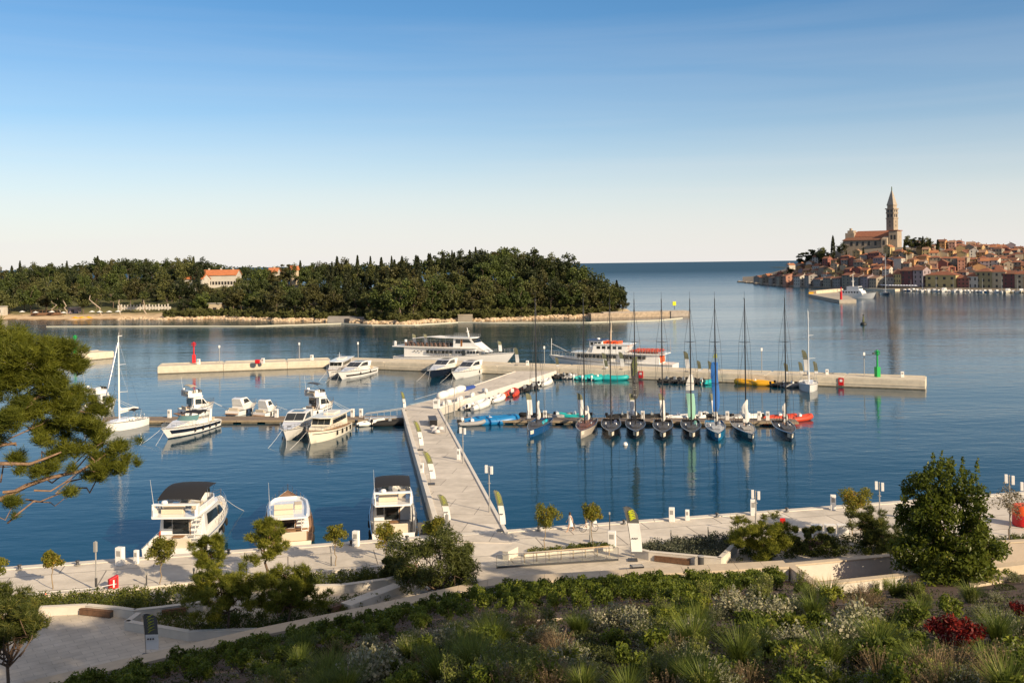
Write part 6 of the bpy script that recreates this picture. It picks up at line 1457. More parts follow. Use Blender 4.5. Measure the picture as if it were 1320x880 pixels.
# young trees of the promenade
def young(px, py, top, rw, seed, label, m=YOUNG, nl=2400, rnd=1.0):
    loc = P(px, py, 1.25); s_ = (CH - 1.2) and loc.y / F; H = (py - top) * s_; rx = rw * s_; rz = rx * .95 * rnd
    return tree('young_tree', label, 'young tree', loc, H, H - rz, (rx, rx, rz), 20, nl, .085, m, seed, (.34, .5), mat('pale_young_bark', (.27, .20, .12), .9), .045, flat=.9, group='young trees along the promenade', asp=.55, shell=.35, limbs=9, trunk_h=H - rz * 1.6, lumpy=.2)
young(68, 758, 708, 13, 51, 'young round tree nearest the lamp post at the west quay')
young(208, 752, 691, 18, 52, 'young round tree in front of the big white yacht', nl=3200)
young(433, 728, 677, 13.5, 53, 'young tree beside the double service pillar')
young(498, 722, 673, 15, 54, 'young tree in front of the yacht with the square bimini')
young(560, 716, 663, 16, 55, 'young leafy tree at the foot of the jetty', nl=3400)
young(703, 706, 651, 16, 56, 'young tree in the low planter nearest the jetty')
young(763, 704, 647, 13, 57, 'young tree in the low planter beside the bicycle')
young(1099, 688, 622, 19, 58, 'young tree with autumn tints and bare lower twigs behind the white cabinets', nl=3600, rnd=1.1)
young(-4, 760, 715, 14, 59, 'young tree cut by the picture edge on the west quay')
tw = leafmat('sparse_twigs', (.12, .10, .06), (.20, .17, .10), None, .2)
young(1303, 700, 628, 19, 60, 'sparse young tree with thin leaves beyond the laurel', tw, 900)

# hedges (countless leaves, one body per planter bed)
HEDGE = leafmat('hedge_leaves', (.048, .065, .012), (.14, .16, .028), (.25, .23, .05), .35)
def hedge(label, poly, h0, h1, n, seed, m=HEDGE, leaf=.085, z=1.2, name='hedge'):
    rng = np.random.default_rng(seed); poly = [Vector((p[0], p[1])) for p in poly]
    xs_, ys_ = [p.x for p in poly], [p.y for p in poly]; pts = []
    def inside(x, y):
        c = False; j = len(poly) - 1
        for i in range(len(poly)):
            if (poly[i].y > y) != (poly[j].y > y) and x < (poly[j].x - poly[i].x) * (y - poly[i].y) / (poly[j].y - poly[i].y) + poly[i].x: c = not c
            j = i
        return c
    cen = []
    while len(cen) < max(20, n // 60):
        x, y = rng.uniform(min(xs_), max(xs_)), rng.uniform(min(ys_), max(ys_))
        if inside(x, y): cen.append((x, y, z + rng.uniform(h0, h1) * .55))
    c, k = clumpcloud(rng, cen, rng.uniform(.28, .5, len(cen)), n, .95 * (h1 / .9) if h1 < .9 else 1.0); c[:, 2] = np.maximum(c[:, 2], z + .02)
    V, Q = leafquads(c, leaf * (.6 + .7 * rng.random(n)), rng, .45); o0 = np.array([np.mean(xs_), np.mean(ys_), z])
    o = npmesh(name, V - o0, Q, m, np.clip(.5 + .2 * rng.normal(size=n) + (rng.random(len(cen)) * .5 - .25)[k], 0, 1), None, tuple(o0)); tag(o, label, 'hedge'); return o
# ================================================================== PROMENADE FURNITURE
def poly_px(pts, z): return [(P(a, b, z).x, P(a, b, z).y) for a, b in pts]
def wall_line(name, label, pts_px, h, thick, zbase=1.2, cat='planter', m=WALLST, front=True):
    """low wall whose base runs along photo points on the ground"""
    t = thing(name, label, cat); pp = [P(a, b, zbase) for a, b in pts_px]; mb = MB(); cp = MB()
    for a, b in zip(pp[:-1], pp[1:]):
        L = (b - a).length; along((a.x, a.y), (b.x, b.y), 0, L, 0, thick, zbase - .1, zbase + h - .06, mb); along((a.x, a.y), (b.x, b.y), .004, L - .004, -.03, thick + .03, zbase + h - .06, zbase + h, cp)
    mb.build('wall', m, t); cp.build('coping', m, t, bevel=.015); return t, pp
def bench(label, a, b, z=1.2, h=.46, d=.62, off=-.66, group='timber benches on the planter walls'):
    a = Vector(a); b = Vector(b); L = (b - a).length; t = thing('bench', label, 'bench', (0, 0, 0), 0, group)
    m = MB()
    for k in range(5): along((a.x, a.y), (b.x, b.y), .03, L - .03, off + k * d / 5, off + (k + .86) * d / 5, z + h - .07, z + h, m)
    m.build('seat', WOOD, t); m = MB()
    for k in range(4): along((a.x, a.y), (b.x, b.y), .03, L - .03, off - .05, off - .01, z + .05 + k * .085, z + .05 + (k + .85) * .085, m)
    m.build('front_panel', WOOD, t); m = MB(); along((a.x, a.y), (b.x, b.y), .05, L - .05, off + .02, off + d - .02, z, z + h - .08, m); m.build('base', DARKPOST, t)
# west planter with three wall runs and two benches
t, pp = wall_line('planter_wall', 'west planter wall of the plaza with two timber benches set in', ((50, 794), (110, 791), (152, 795), (172, 798), (208, 794), (262, 787)), .62, .35)
bench('timber bench against the wall of the west planter, the western one', P(111, 788, 1.2), P(151, 792.5, 1.2)); bench('timber bench half hidden behind the planter pines, eastern of two', P(208, 791.5, 1.2), P(241, 787.5, 1.2))
hedge('long clipped hedge of the west planter behind the two benches', poly_px(((-40, 790), (60, 788), (108, 785), (152, 788), (172, 791), (208, 786), (262, 779), (272, 762), (180, 766), (60, 773), (-40, 778)), 1.3), .5, 1.0, 17000, 1)
t, pp = wall_line('kerb_wall', 'low pale kerb along the promenade edge of the west planter', ((-60, 777), (60, 769), (150, 763), (262, 752)), .2, .25)
# middle planter
t, pp = wall_line('planter_wall', 'sunlit curved planter wall west of the oleander bush', ((398, 766), (440, 765), (500, 757), (520, 752)), .62, .4)
hedge('clipped hedge of the middle planter, running from the young pine to the oleander', poly_px(((300, 765), (398, 758), (500, 749), (540, 742), (536, 733), (470, 738), (398, 744), (320, 752)), 1.3), .4, .85, 11000, 2)
t, pp = wall_line('kerb_wall', 'low pale kerb between promenade and the middle planter', ((296, 748), (400, 741), (470, 734), (540, 727)), .2, .25)
# triangular planter with the pines
t, pp = wall_line('planter_wall', 'pale wall of the triangular plaza planter', ((160, 812), (243, 826), (330, 823)), .6, .35)
t2, pp = wall_line('planter_wall', 'short end wall of the triangular plaza planter', ((176, 800), (160, 812)), .6, .35)
hedge('dark low hedge in the triangular plaza planter', poly_px(((170, 806), (243, 818), (330, 815), (420, 795), (505, 772), (450, 770), (300, 790), (200, 796)), 1.3), .25, .7, 12000, 3)
bench('weathered timber bench beside the sunlit ramp below the oleander', P(426, 792, 1.2), P(452, 784, 1.2), off=0)
MBX = MB(); a = P(452, 788, 1.22); b = P(492, 772, 1.22); c = P(500, 768, 1.22); 
tt = thing('ramp_wall', 'sunlit white ramp wall rising towards the oleander', 'wall'); m = MB(); along((P(452, 790, 1.2).x, P(452, 790, 1.2).y), (P(520, 764, 1.2).x, P(520, 764, 1.2).y), 0, (P(520, 764, 1.2) - P(452, 790, 1.2)).length, 0, 1.0, 1.1, 1.75, m); m.build('slab', WALLST, tt, bevel=.02)
# planter by the jetty with rails and glass balustrade
t, pp = wall_line('planter_wall', 'low planter with two young trees beside the jetty foot', ((676, 718), (790, 709)), .32, .3)
t2, _ = wall_line('kerb_wall', 'pale wedge shaped wall end at the jetty ramp', ((655, 722), (668, 715)), .7, .5)
hedge('sparse low planting in the planter with two young trees', poly_px(((678, 713), (790, 705), (782, 700), (680, 709)), 1.3), .15, .45, 2600, 4)
t = thing('timber_rail', 'pale timber rail over the planter with two young trees', 'rail'); m = MB(); a = P(676, 713, 1.95); b = P(785, 703.5, 1.95)
m.tube([a, b], .06, 5); m.build('top_rail', mat('pale_timber', (.40, .29, .17), .7, var=.15), t); m = MB()
for k in range(8): q = a.lerp(b, k / 7); m.tube([q, q - Vector((0, 0, .75))], .035, 5)
m.build('posts', mat('pale_timber', (.40, .29, .17)), t)
t = thing('glass_balustrade', 'low clear balustrade with steel posts along the upper plaza edge', 'balustrade'); m = MB(); g2 = MB(); a = P(640, 732, 1.2); b = P(797, 722, 1.2)
for k in range(11):
    q = a.lerp(b, k / 10); m.tube([q, q + Vector((0, 0, 1.05))], .025, 5)
m.tube([a + Vector((0, 0, 1.05)), b + Vector((0, 0, 1.05))], .03, 5); m.build('posts', STEEL, t); m = MB(); along((a.x, a.y), (b.x, b.y), 0, (b - a).length, -.06, .06, 1.2, 1.34, m); m.build('bottom_rail', DARKPOST, t)
gm = bpy.data.materials.new('clear_glass'); gm.use_nodes = True; p_ = gm.node_tree.nodes['Principled BSDF']; p_.inputs['Transmission Weight'].default_value = 1; p_.inputs['Roughness'].default_value = .02; p_.inputs['IOR'].default_value = 1.45; p_.inputs['Base Color'].default_value = (.93, .96, .95, 1)
for k in range(10):
    p0, p1 = a.lerp(b, (k + .06) / 10), a.lerp(b, (k + .94) / 10); m = MB(); along((p0.x, p0.y), (p1.x, p1.y), 0, (p1 - p0).length, -.006, .006, 1.36, 2.18, m); m.build('glass_panel', gm, t)
# right planter with bench and chevron
t, pp = wall_line('planter_wall', 'white planter wall with a timber bench set in, right of the tall flag', ((818, 718), (836, 722), (930, 731), (942, 722)), .72, .35)
bench('timber bench set into the white planter wall right of the tall flag', P(846, 720.5, 1.2), P(892, 726, 1.2), off=-.6)
hedge('grey green lavender hedge of the white planter', poly_px(((818, 713), (836, 716), (928, 724), (945, 708), (960, 690), (900, 697), (830, 704)), 1.3), .4, 1.0, 15000, 5, leafmat('lavender_leaves', (.045, .055, .035), (.105, .115, .07), (.17, .17, .11), .2))
t2, _ = wall_line('planter_wall', 'angled end wall of the white planter beside the pine shrub', ((932, 730), (950, 712)), .75, .35)
hedge('mixed low planting under the three white cabinets', poly_px(((950, 722), (1165, 712), (1165, 692), (1050, 695), (960, 698)), 1.3), .25, .7, 16000, 6)
hedge('low dark planting beyond the laurel by the sparse tree', poly_px(((1260, 712), (1400, 702), (1400, 690), (1255, 697)), 1.3), .3, .8, 7000, 7)
t = thing('waste_bin', 'small dark grey waste bin in front of the white planter', 'bin', P(903.5, 731, 1.2)); MB().lathe([(.22, 0), (.24, .05), (.24, .85)], n=14).build('body', DARKPOST, t, smooth=40); MB().lathe([(.26, .85), (.26, .92), (.1, .93)], n=14).build('lid', GREYPOST, t)
t = thing('equipment_case', 'black equipment case lying on the plaza by the coping wall', 'case', P(821, 737, 1.2), R(8)); MB().box((0, 0, .28), (1.0, .7, .5)).build('body', BLACK, t, bevel=.05); MB().prism([(-.42, -.36), (.42, -.36), (.36, .1), (-.36, .1)], .53, .56).build('lid', GREYPOST, t); MB().box((0, -.36, .3), (.4, .05, .08)).build('handle', STEEL, t)

def lamp(px, py, top, label, heads=1, m=GREYPOST, z=1.2, dark=False):
    loc = P(px, py, z); H = (py - top) * loc.y / F; t = thing('lamp_post', label, 'lamp post', loc, R(-15), 'lamp posts around the marina')
    MB().tube([(0, 0, 0), (0, 0, .9)], .09, 8).build('base', DARKPOST if dark else m, t); MB().tube([(0, 0, .9), (0, 0, H)], .055, 8).build('pole', m, t)
    for k in range(heads):
        sd = (-1) ** k if heads > 1 else 0; MB().box((sd * .27, -.03, H - .42 + (.1 if k else 0)), (.24, .2, .75)).build('lamp_head', WHITEP if heads > 1 else m, t, bevel=.02)
    if heads > 1: MB().tube([(-.27, 0, H - .6), (.27, 0, H - .6)], .025, 5).build('bracket', m, t); MB().lathe([(.16, 0), (.16, .04)], (0, 0, H * .62), 10).build('collar', m, t)
    return t
lamp(124, 760, 697, 'lamp post with dark lower half on the west quay, by the red barrier', 1, GREYPOST, dark=True)
lamp(631, 660, 600, 'lamp post with twin floodlights on the near right edge of the jetty', 2); lamp(597, 597, 551, 'second lamp post on the right edge of the jetty, halfway along', 2); lamp(575, 557, 513, 'slender lamp post at the jetty head by the pontoon corner', 1)
lamp(577, 741, 662, 'slim pale lamp post beside the oleander bush', 1); lamp(761, 703, 649, 'lamp post standing between the two planter trees', 1); lamp(974.5, 674, 632, 'lamp post with twin floodlights by the tall white pillar, east quay', 2); lamp(1134, 668, 621, 'lamp post with twin floodlights in front of the laurel, east quay', 2)
lamp(1302, 690, 612, 'lamp post with floodlights beyond the laurel', 2); lamp(1322, 680, 622, 'lamp post cut by the picture edge beyond the laurel', 2)
lamp(586, 536, 492, 'lamp post at the bend of the jetty', 1)
def bwtop(px, off=4.0):
    p, a0 = bwfront(px, -off); return Vector((p[0], p[1], 1.75))
def bwlamp(loc, H, label):
    t = thing('lamp_post', label, 'lamp post', loc, 0, 'lamp posts on the breakwaters'); MB().tube([(0, 0, 0), (0, 0, H)], .08, 6).build('pole', GREYPOST, t); MB().box((0, 0, H - .3), (.35, .3, .6)).build('lamp_head', WHITEP, t)
for px, H, lab in ((702, 4.5, 'lamp post on the breakwater at the head of the jetty'), (982, 5.2, 'lamp post on the breakwater above the yellow inflatable'), (1114, 4.8, 'lamp post on the breakwater left of the green beacon'), (462, 4.4, 'lamp post on the breakwater behind the white trawler')): bwlamp(bwtop(px), H, lab)
for px, py, H, lab in ((283, 467, 4.2, 'lamp post on the breakwater arm right of the red beacon'), (386, 463.5, 4.3, 'lamp post on the breakwater arm near its root')): bwlamp(P(px, py, 1.7), H, lab)
# beacons
def beacon(loc, m, label, H=5.2):
    t = thing('beacon', label, 'beacon', loc, R(20)); MB().box((0, 0, 1.0), (.85, .85, 2.0)).build('cabinet', m, t, bevel=.04); MB().lathe([(.2, 2.0), (.16, H - 1.2), (.16, H - .9)], n=10).build('column', m, t, smooth=40)
    mb = MB(); mb.lathe([(.2, H - .9), (.52, H - .8), (.52, H - .74), (.2, H - .72)], n=10)
    for k in range(8): a = k * .785; mb.tube([(.5 * math.cos(a), .5 * math.sin(a), H - .74), (.5 * math.cos(a), .5 * math.sin(a), H - .1)], .04, 4)
    mb.tube([(.5 * math.cos(k * .524), .5 * math.sin(k * .524), H - .1) for k in range(13)], .04, 4); mb.build('gallery', m, t); MB().lathe([(.22, H - .7), (.25, H - .1), (.12, H + .15)], n=8).build('lantern', m, t); MB().box((-.9, 0, H - .5), (.3, .3, .35)).build('camera_box', DARKPOST, t)
beacon(bwtop(1131), GREENP, 'green light beacon at the east end of the main breakwater'); beacon(P(250, 467.5, 1.75), REDP, 'red light beacon on the shorter breakwater arm', 5.0); beacon(P(97, 456, 1.9), GREENP, 'green light beacon on the separate breakwater behind the pine', 5.0)
bwlamp(P(88, 457, 1.9), 4.4, 'lamp post beside the green beacon behind the pine')
# white service pillars
def pillar(loc, H, label, wd=.5):
    t = thing('service_pillar', label, 'service pillar', loc, R(-14), 'white service pillars on quay, jetty and pontoons'); MB().box((0, 0, H / 2), (wd, wd * .75, H)).build('body', WHITEP, t, bevel=.03); MB().box((0, -wd * .376, H * .68), (wd * .6, .02, H * .3)).build('control_panel', GREYPOST, t); return t
for px, py, H, wd, lab in ((155, 728, 1.45, .62, 'broad white service pillar on the west quay'), (176, 726, 1.1, .36, 'slim white service pillar by the big yacht stern'), (459, 703.5, 1.3, .55, 'white service pillar between cream yacht and the yacht with square bimini'), (866, 672, 1.3, .5, 'white service pillar at the east quay edge, larger of a pair'), (886, 670.5, 1.0, .36, 'white service pillar at the east quay edge, slimmer of a pair'),
                       (971, 664, 1.5, .5, 'tall white service pillar beside the lamp on the east quay'), (1074, 657, 1.45, .5, 'white service pillar left of the autumn tinted tree'), (789, 704, 1.3, .65, 'white cabinet at the end of the planter with two young trees')):
    pillar(P(px, py, 1.2), H, lab, wd)
for k, px in enumerate((1053, 1070, 1086.5)):
    t = thing('utility_cabinet', 'white utility cabinet behind the shrubs, %s of three from the west' % ORD[k], 'cabinet', P(px, 691.5, 1.2), R(-6), 'three white utility cabinets'); MB().box((0, 0, .5), (.85, .6, 1.0)).build('body', WHITEP, t, bevel=.02); MB().box((0, -.3, .5), (.7, .03, .8)).build('door', FLAGWHITE, t); MB().box((0, 0, 1.03), (.95, .7, .06)).build('lid', WHITEP, t)
for px, lab in ((452, 'first white service pillar of the western pontoon from the jetty side'), (463, 'second white service pillar of the western pontoon, close to the first'), (354, 'white service pillar on the western pontoon behind the hardtop cruiser'), (216, 'white service pillar on the western pontoon by the sports cruiser'), (700, 'white service pillar on the racing pontoon right of the bright blue sloop'), (808, 'white service pillar on the racing pontoon left of the charcoal sloop'),
                (826, 'white service pillar on the racing pontoon right of the charcoal sloop'), (935, 'white service pillar on the racing pontoon by the light blue sloop'), (976, 'white service pillar on the racing pontoon, left of the last pair'), (987, 'white service pillar on the racing pontoon, right of the last pair'), (679, 'white service pillar on the racing pontoon left of the bright blue sloop')):
    Y = PF(px) + (3.2 if px < 520 else 1.9); pillar(Vector((XP(px, Y), Y, .52)), 1.35, lab, .55)
pillar(Vector((JR1.x - .4, JR1.y + .6, 1.24)), 1.5, 'broad white service cabinet at the head of the jetty', 1.0); pillar(P(598, 590, 1.24) + Vector((-.6, -1, 0)), 1.3, 'white service pillar at the foot of the halfway jetty lamp', .4); pillar(P(544, 610, 1.24), 1.2, 'white service pillar on the left edge of the jetty', .4)
for px, off, lab in ((1066, 5, 'white service pillar on the breakwater near the red panel'), (1163, 5, 'white service pillar at the east end of the breakwater'), (680, 4, 'white service pillar on the breakwater near the head of the jetty')): pillar(bwtop(px, off), 1.1, lab, .6)
for px, py, lab in ((339, 468.5, 'white service pillar beside the red box on the breakwater arm'), (402, 464, 'white service pillar at the root of the breakwater arm'), (256, 469.5, 'white cabinet at the foot of the red beacon')): pillar(P(px, py, 1.7), 1.3, lab, .7)
t = thing('life_buoy_box', 'red box on the breakwater arm', 'safety box', P(332, 469, 1.7)); MB().box((0, 0, .6), (1.1, .7, .9)).build('body', REDP, t, bevel=.05); MB().box((0, 0, .08), (.8, .5, .16)).build('base', DARKPOST, t)
for px, lab in ((826, 'red panel hanging on the breakwater wall below the passenger ship'), (1084, 'red panel on the breakwater wall near its east end')):
    p, a0 = bwfront(px, .12); t = thing('safety_panel', lab, 'safety panel', (p[0], p[1], 1.05), a0); MB().box((0, 0, 0), (1.0, .12, 1.5)).build('board', REDP, t, bevel=.02); MB().box((0, -.07, .2), (.5, .03, .5)).build('sign', FLAGWHITE, t)
# bollards of the quay
def bollard_at(loc, label):
    t = thing('bollard', label, 'bollard', loc, 0, 'dark mooring bollards on the quay edge'); MB().lathe([(.16, 0), (.12, .08), (.10, .22), (.19, .30), (.17, .36), (.04, .38)], n=10).build('body', DARKPOST, t, smooth=40); MB().lathe([(.24, 0), (.24, .03)], n=10).build('base_plate', GREYPOST, t)
for k, px in enumerate((20, 95, 290, 330, 448, 520, 690, 735, 800, 920, 1010, 1110)):
    kx = (px - 660) / F; Y = 89.2 / (1 - .23 * kx) - .9; bollard_at((kx * Y, Y, 1.26), 'dark mooring bollard on the quay edge, %s from the west' % ORD[k])
# posts and rope on the promenade
for k, (px, py, hh) in enumerate(((189, 754, .9), (250, 749, .9), (318, 745, .9), (380, 740, .9), (427, 729, .9), (538, 724, .9), (865, 698, .9), (913, 694, .9), (951, 684, 1.4), (786, 683, 1.5))):
    t = thing('slim_post', 'slim dark post on the promenade, %s from the west' % ORD[k], 'post', P(px, py, 1.2), 0, 'slim dark posts along the promenade'); MB().tube([(0, 0, 0), (0, 0, hh)], .05, 6).build('pole', DARKPOST, t); MB().box((0, 0, hh), (.13, .13, .22)).build('cap', GREYPOST, t)
t = thing('barrier_rope', 'pale barrier rope hanging along the west planter', 'rope'); m = MB(); pts = [P(30, 762, 1.75), P(58, 763, 1.6), P(90, 760, 1.65), P(124, 757, 1.75), P(150, 752, 1.75)]; m.tube(pts, .025, 5); m.build('rope', FLAGWHITE, t); MB().tube([P(59, 765, 1.2), P(59, 765, 2.0)], .05, 6).build('post', ORANGEP, t)
t = thing('barrier_block', 'red plastic barrier with white stripes on the west quay', 'barrier', P(146, 758, 1.2), R(50)); t.scale = (.8,) * 3; MB().prism([(-.45, -.2), (.45, -.2), (.45, .2), (-.45, .2)], 0, [.95, 1.2, 1.2, .95]).build('body', REDP, t, bevel=.06); MB().box((-.05, -.205, .5), (.14, .03, .7)).build('white_stripe', FLAGWHITE, t); MB().box((.25, -.205, .55), (.08, .03, .8)).build('dark_gap', DARKPOST, t)
t = thing('orange_drum', 'round orange drum beyond the laurel at the picture edge', 'drum', P(1318, 677, 1.2)); MB().lathe([(.75, 0), (.85, .1), (.85, 1.0), (.8, 1.2)], n=16).build('body', REDP, t, smooth=40); MB().lathe([(.86, 1.0), (.87, 1.7), (.78, 1.85), (.05, 1.9)], n=16).build('cover', ORANGEP, t, smooth=40)
t = thing('red_sign', 'small red sign seen over the pine shrub on the east quay', 'sign', P(1009, 689, 1.2)); MB().box((0, 0, 1.15), (.45, .06, .6)).build('board', REDP, t); MB().tube([(0, .05, 0), (0, .05, 1.2)], .03, 5).build('pole', GREYPOST, t)
t = thing('blue_tarp', 'rolled blue tarpaulin lying on the far edge of the jetty', 'tarpaulin'); a = P(590, 504.5, 1.45); b = P(612, 498, 1.45); MB().tube([a, a.lerp(b, .1), a.lerp(b, .5), a.lerp(b, .9), b], [.2, .45, .5, .42, .2], 8).build('roll', mat('blue_tarp', (.02, .06, .26), .7), t, smooth=50)
for k, d in enumerate((1.5, 5.5, 9.5)):
    p = UL0.lerp(UL1, d / 45) + Vector((.9, 0, 0)); t = thing('covered_dinghy', 'dinghy under a white cover on the jetty bend, %s from the pontoon corner' % ORD[k], 'dinghy', (p.x, p.y, 1.26), angJ, 'white covered dinghies on the jetty')
    MB().tube([(-1.9, 0, .4), (-1.6, 0, .45), (0, 0, .5), (1.5, 0, .45), (2.1, 0, .35)], [.3, .7, .75, .6, .1], 8).build('cover', WHITETUBE, t, smooth=50); MB().box((0, 0, .1), (2.5, .8, .2)).build('cradle', DARKPOST, t)
for k, d in enumerate((3, 7, 11, 15.5)):
    p = UR0.lerp(UR1, d / 45) + Vector((-.3, 0, 0)); t = thing('sail_bundle', 'bundle of white sailcloth on the right side of the jetty bend, %s from the pontoon' % ORD[k], 'sail bundle', (p.x, p.y, 1.26), angJ + .2 * k, 'sailcloth bundles on the jetty')
    MB().tube([(-1.6, 0, .25), (-1.2, .1, .4), (0, -.1, .45), (1.1, .1, .38), (1.6, 0, .2)], [.15, .4, .45, .38, .1], 7).build('cloth', SAIL, t, smooth=60); MB().tube([(-.4, -.0, .44), (-.38, 0, .46)], .46, 8).build('strap', DARKPOST, t)
t = thing('black_crate', 'long black crate on the right side of the jetty head', 'crate', P(573, 549, 1.24) + Vector((-1.9, 2, 0)), R(98)); MB().box((0, 0, .45), (4.4, 1.1, .85)).build('body', BLACK, t, bevel=.05); MB().box((0, 0, .9), (4.5, 1.2, .08)).build('lid', DARKPOST, t)
t = thing('white_bags', 'heap of white bags next to the black crate on the jetty', 'bags', P(574, 558, 1.24) + Vector((-1.3, 1, 0)))
m = MB(); rb = random.Random(3)
for k in range(6): c = Vector((rb.uniform(-.6, .6), rb.uniform(-1.4, 1.4), .3 + .25 * (k % 2))); m.loft([[c + Vector((math.cos(a * .785) * r_, math.sin(a * .785) * r_, z_)) for a in range(8)] for r_, z_ in ((.2, -.28), (.45, -.15), (.42, .15), (.15, .28))])
m.build('bag', mat('bag_cloth', (.55, .52, .50), .8), t, smooth=60)
for k, (a, b, z) in enumerate((((-17.6, 163.5), (-10.8, 163.8), 0), )):
    t = thing('gangway', 'light gangway rail running from the western pontoon to the jetty head', 'gangway'); q = P(470, 534, 1.3); r_ = P(520, 527, 2.0); m = MB(); m.tube([q, r_], .06, 5); m.tube([q + Vector((0, 1.4, 0)), r_ + Vector((0, 1.4, 0))], .06, 5)
    for j in range(7): m.tube([q.lerp(r_, j / 6), q.lerp(r_, j / 6) - Vector((0, 0, .8))], .03, 4)
    m.build('railing', ALU, t); along((q.x, q.y), (r_.x, r_.y), 0, (r_ - q).length, .1, 1.3, .56, .7, MB())
    m = MB(); along((q.x, q.y), (r_.x, r_.y), 0, (r_ - q).length, .1, 1.3, .56, .7, m); m.build('walkway', ALU, t)
t = thing('gangway', 'pale blue grey gangway beside the covered dinghies', 'gangway'); q = P(535, 521.5, 1.2); r_ = P(563, 513, 1.5); m = MB(); along((q.x, q.y), (r_.x, r_.y), 0, (r_ - q).length, 0, 1.4, .9, 1.15, m); m.build('walkway', mat('pale_blue_grey', (.38, .48, .50), .6), t); m = MB(); m.tube([q + Vector((0, 0, .9)), r_ + Vector((0, 0, .9))], .04, 5); m.build('railing', ALU, t)

# feather flags ---------------------------------------------------
def feather(loc, H, wd, label, yaw=0.0, dark=.55, topm=FLAGGREY, lowm=FLAGWHITE, lean=.0, base=True, inkm=LIMEP):
    t = thing('feather_flag', label, 'feather flag', loc, yaw, 'feather flags of the regatta'); n = 16
    pole = [(lean * H * f * f, 0, H * f * (1 if f < .85 else 1 - .25 * (f - .85))) for f in [i / n for i in range(n + 1)]]
    curve = [(lean * H, 0, H * .965), (lean * H + wd * .35, 0, H * .985), (lean * H + wd * .7, 0, H * .945)]
    MB().tube(pole + curve[1:], [.03] * (n + 1) + [.015, .01], 5).build('pole', STEEL, t)
    z0 = H * .16
    def edge(f):
        z = z0 + (H * .97 - z0) * f; x = lean * H * (z / H) ** 2
        w_ = wd * (1 - .08 * (1 - f)) * (1.0 if f < .78 else max(.05, math.sqrt(max(0, 1 - ((f - .78) / .24) ** 2)) * .9 + .1)); return x, w_, z
    for a, b, mm, nm in ((0, 1 - dark, lowm, 'white_cloth'), (1 - dark, 1, topm, 'dark_cloth')):
        rows = []
        for i in range(11):
            f = lerp(a, b, i / 10); x, w_, z = edge(f); rip = .06 * math.sin(f * 8)
            rows.append([Vector((x + .03 + w_ * u, rip * u * (1 + .5 * math.sin(u * 6)), z)) for u in (0, .33, .66, 1)])
        m = MB(); m.loft(rows, closed=False, caps=False); m.loft([[v + Vector((0, .008, 0)) for v in r] for r in rows], closed=False, caps=False); m.build(nm, mm, t, smooth=60)
    if inkm:
        k = 0
        for f0 in np.linspace(1 - dark + .06, .88, 6):
            x, w_, z = edge(f0); hgt = H * dark * .075
            for sy in (-.05, .07): flagprint(t, [(x + w_ * .28, sy, z), (x + w_ * (.55 + .1 * (k % 2)), sy, z + hgt * 1.2), (x + w_ * .35, sy, z + hgt * .9), (x + w_ * .78, sy, z + hgt * 1.7)], (.035 if H > 4.2 else .016) * H / 4, inkm, 'lime_lettering')
            k += 1
        x, w_, z = edge(.30)
        for q in range(3): flagprint(t, [(x + w_ * (.2 + .2 * q), -.06, z), (x + w_ * (.3 + .2 * q), -.06, z + .02)], .05, INKP, 'dark_lettering')
    if base: MB().box((.1, 0, .05), (.75, .75, .1)).build('base_plate', DARKPOST, t)
    return t
def ffpx(px, py, top, wpx, label, z=1.24, yaw=0.0, lean=0.0, **k):
    wpx *= .62 if py < 700 else 1.0
    loc = P(px, py, z); s_ = loc.y / F; return feather(loc, (py - top) * s_, wpx * s_, label, yaw, lean=lean, **k)
ffpx(188, 846, 789, 17, 'dark feather flag with lime script standing on the shaded plaza', 1.2, R(4), -.06, dark=.58)
ffpx(814, 722, 651, 15, 'tall feather flag with white lower cloth standing by the white planter', 1.2, R(-4), -.14, dark=.36)
for px, py, top, wp, yaw, ln, lab in ((541, 580, 541, 9, 8, -.22, 'feather flag on the left edge of the jetty, third from the promenade'), (555, 624, 580, 12, 5, -.24, 'feather flag on the left edge of the jetty, second from the promenade'), (573, 676, 636, 14, 0, -.22, 'feather flag on the left edge of the jetty, nearest the promenade'), (645, 684, 630, 12, 0, -.16, 'feather flag at the right foot of the jetty, beside the lamp post'),
                                (543, 716, 672, 16, 4, -.12, 'feather flag on the promenade next to the yacht with square bimini'), (520, 529, 504, 6, 0, -.15, 'feather flag on the left corner of the jetty head')):
    ffpx(px, py, top, wp, lab, 1.24, R(yaw), ln, topm=mat('olive_flag', (.17, .17, .10), .8) if py < 700 else FLAGGREY, dark=.45)
for px, H, lab, off in ((665, 4.2, 'feather flag on the breakwater at the bow of the awning ship', 3), (778, 3.6, 'feather flag on the breakwater before the forward cabin of the ship with orange lockers', 2), (780, 2.2, 'small leaning flag over the teal inflatables', .5), (800, 3.9, 'feather flag before the middle of the ship with orange lockers', 2), (884, 4.4, 'feather flag with dark blue head east of the ship stern', 2), (900, 2.6, 'leaning flag above the black inflatables', .6), (914, 2.6, 'leaning flag above the lone teal inflatable', .6), (1012, 2.6, 'leaning flag left of the white cruising sailboat', .8), (1031, 2.8, 'yellow topped flag left beside the white cruising sailboat', 2), (1037, 5.2, 'tall flag right behind the white cruising sailboat', 3), (1050, 3.0, 'small flag right of the white cruising sailboat', 2), (717, 2.4, 'leaning flag at the breakwater corner', .7)):
    p, a0 = bwfront(px, -off); feather(Vector((p[0], p[1], 1.75)), H, .9 if H > 3 else .7, lab, a0, dark=.45 if H > 3 else .8, topm=mat('olive_flag', (.22, .22, .10), .8), lean=-.12, base=H > 3, inkm=None)
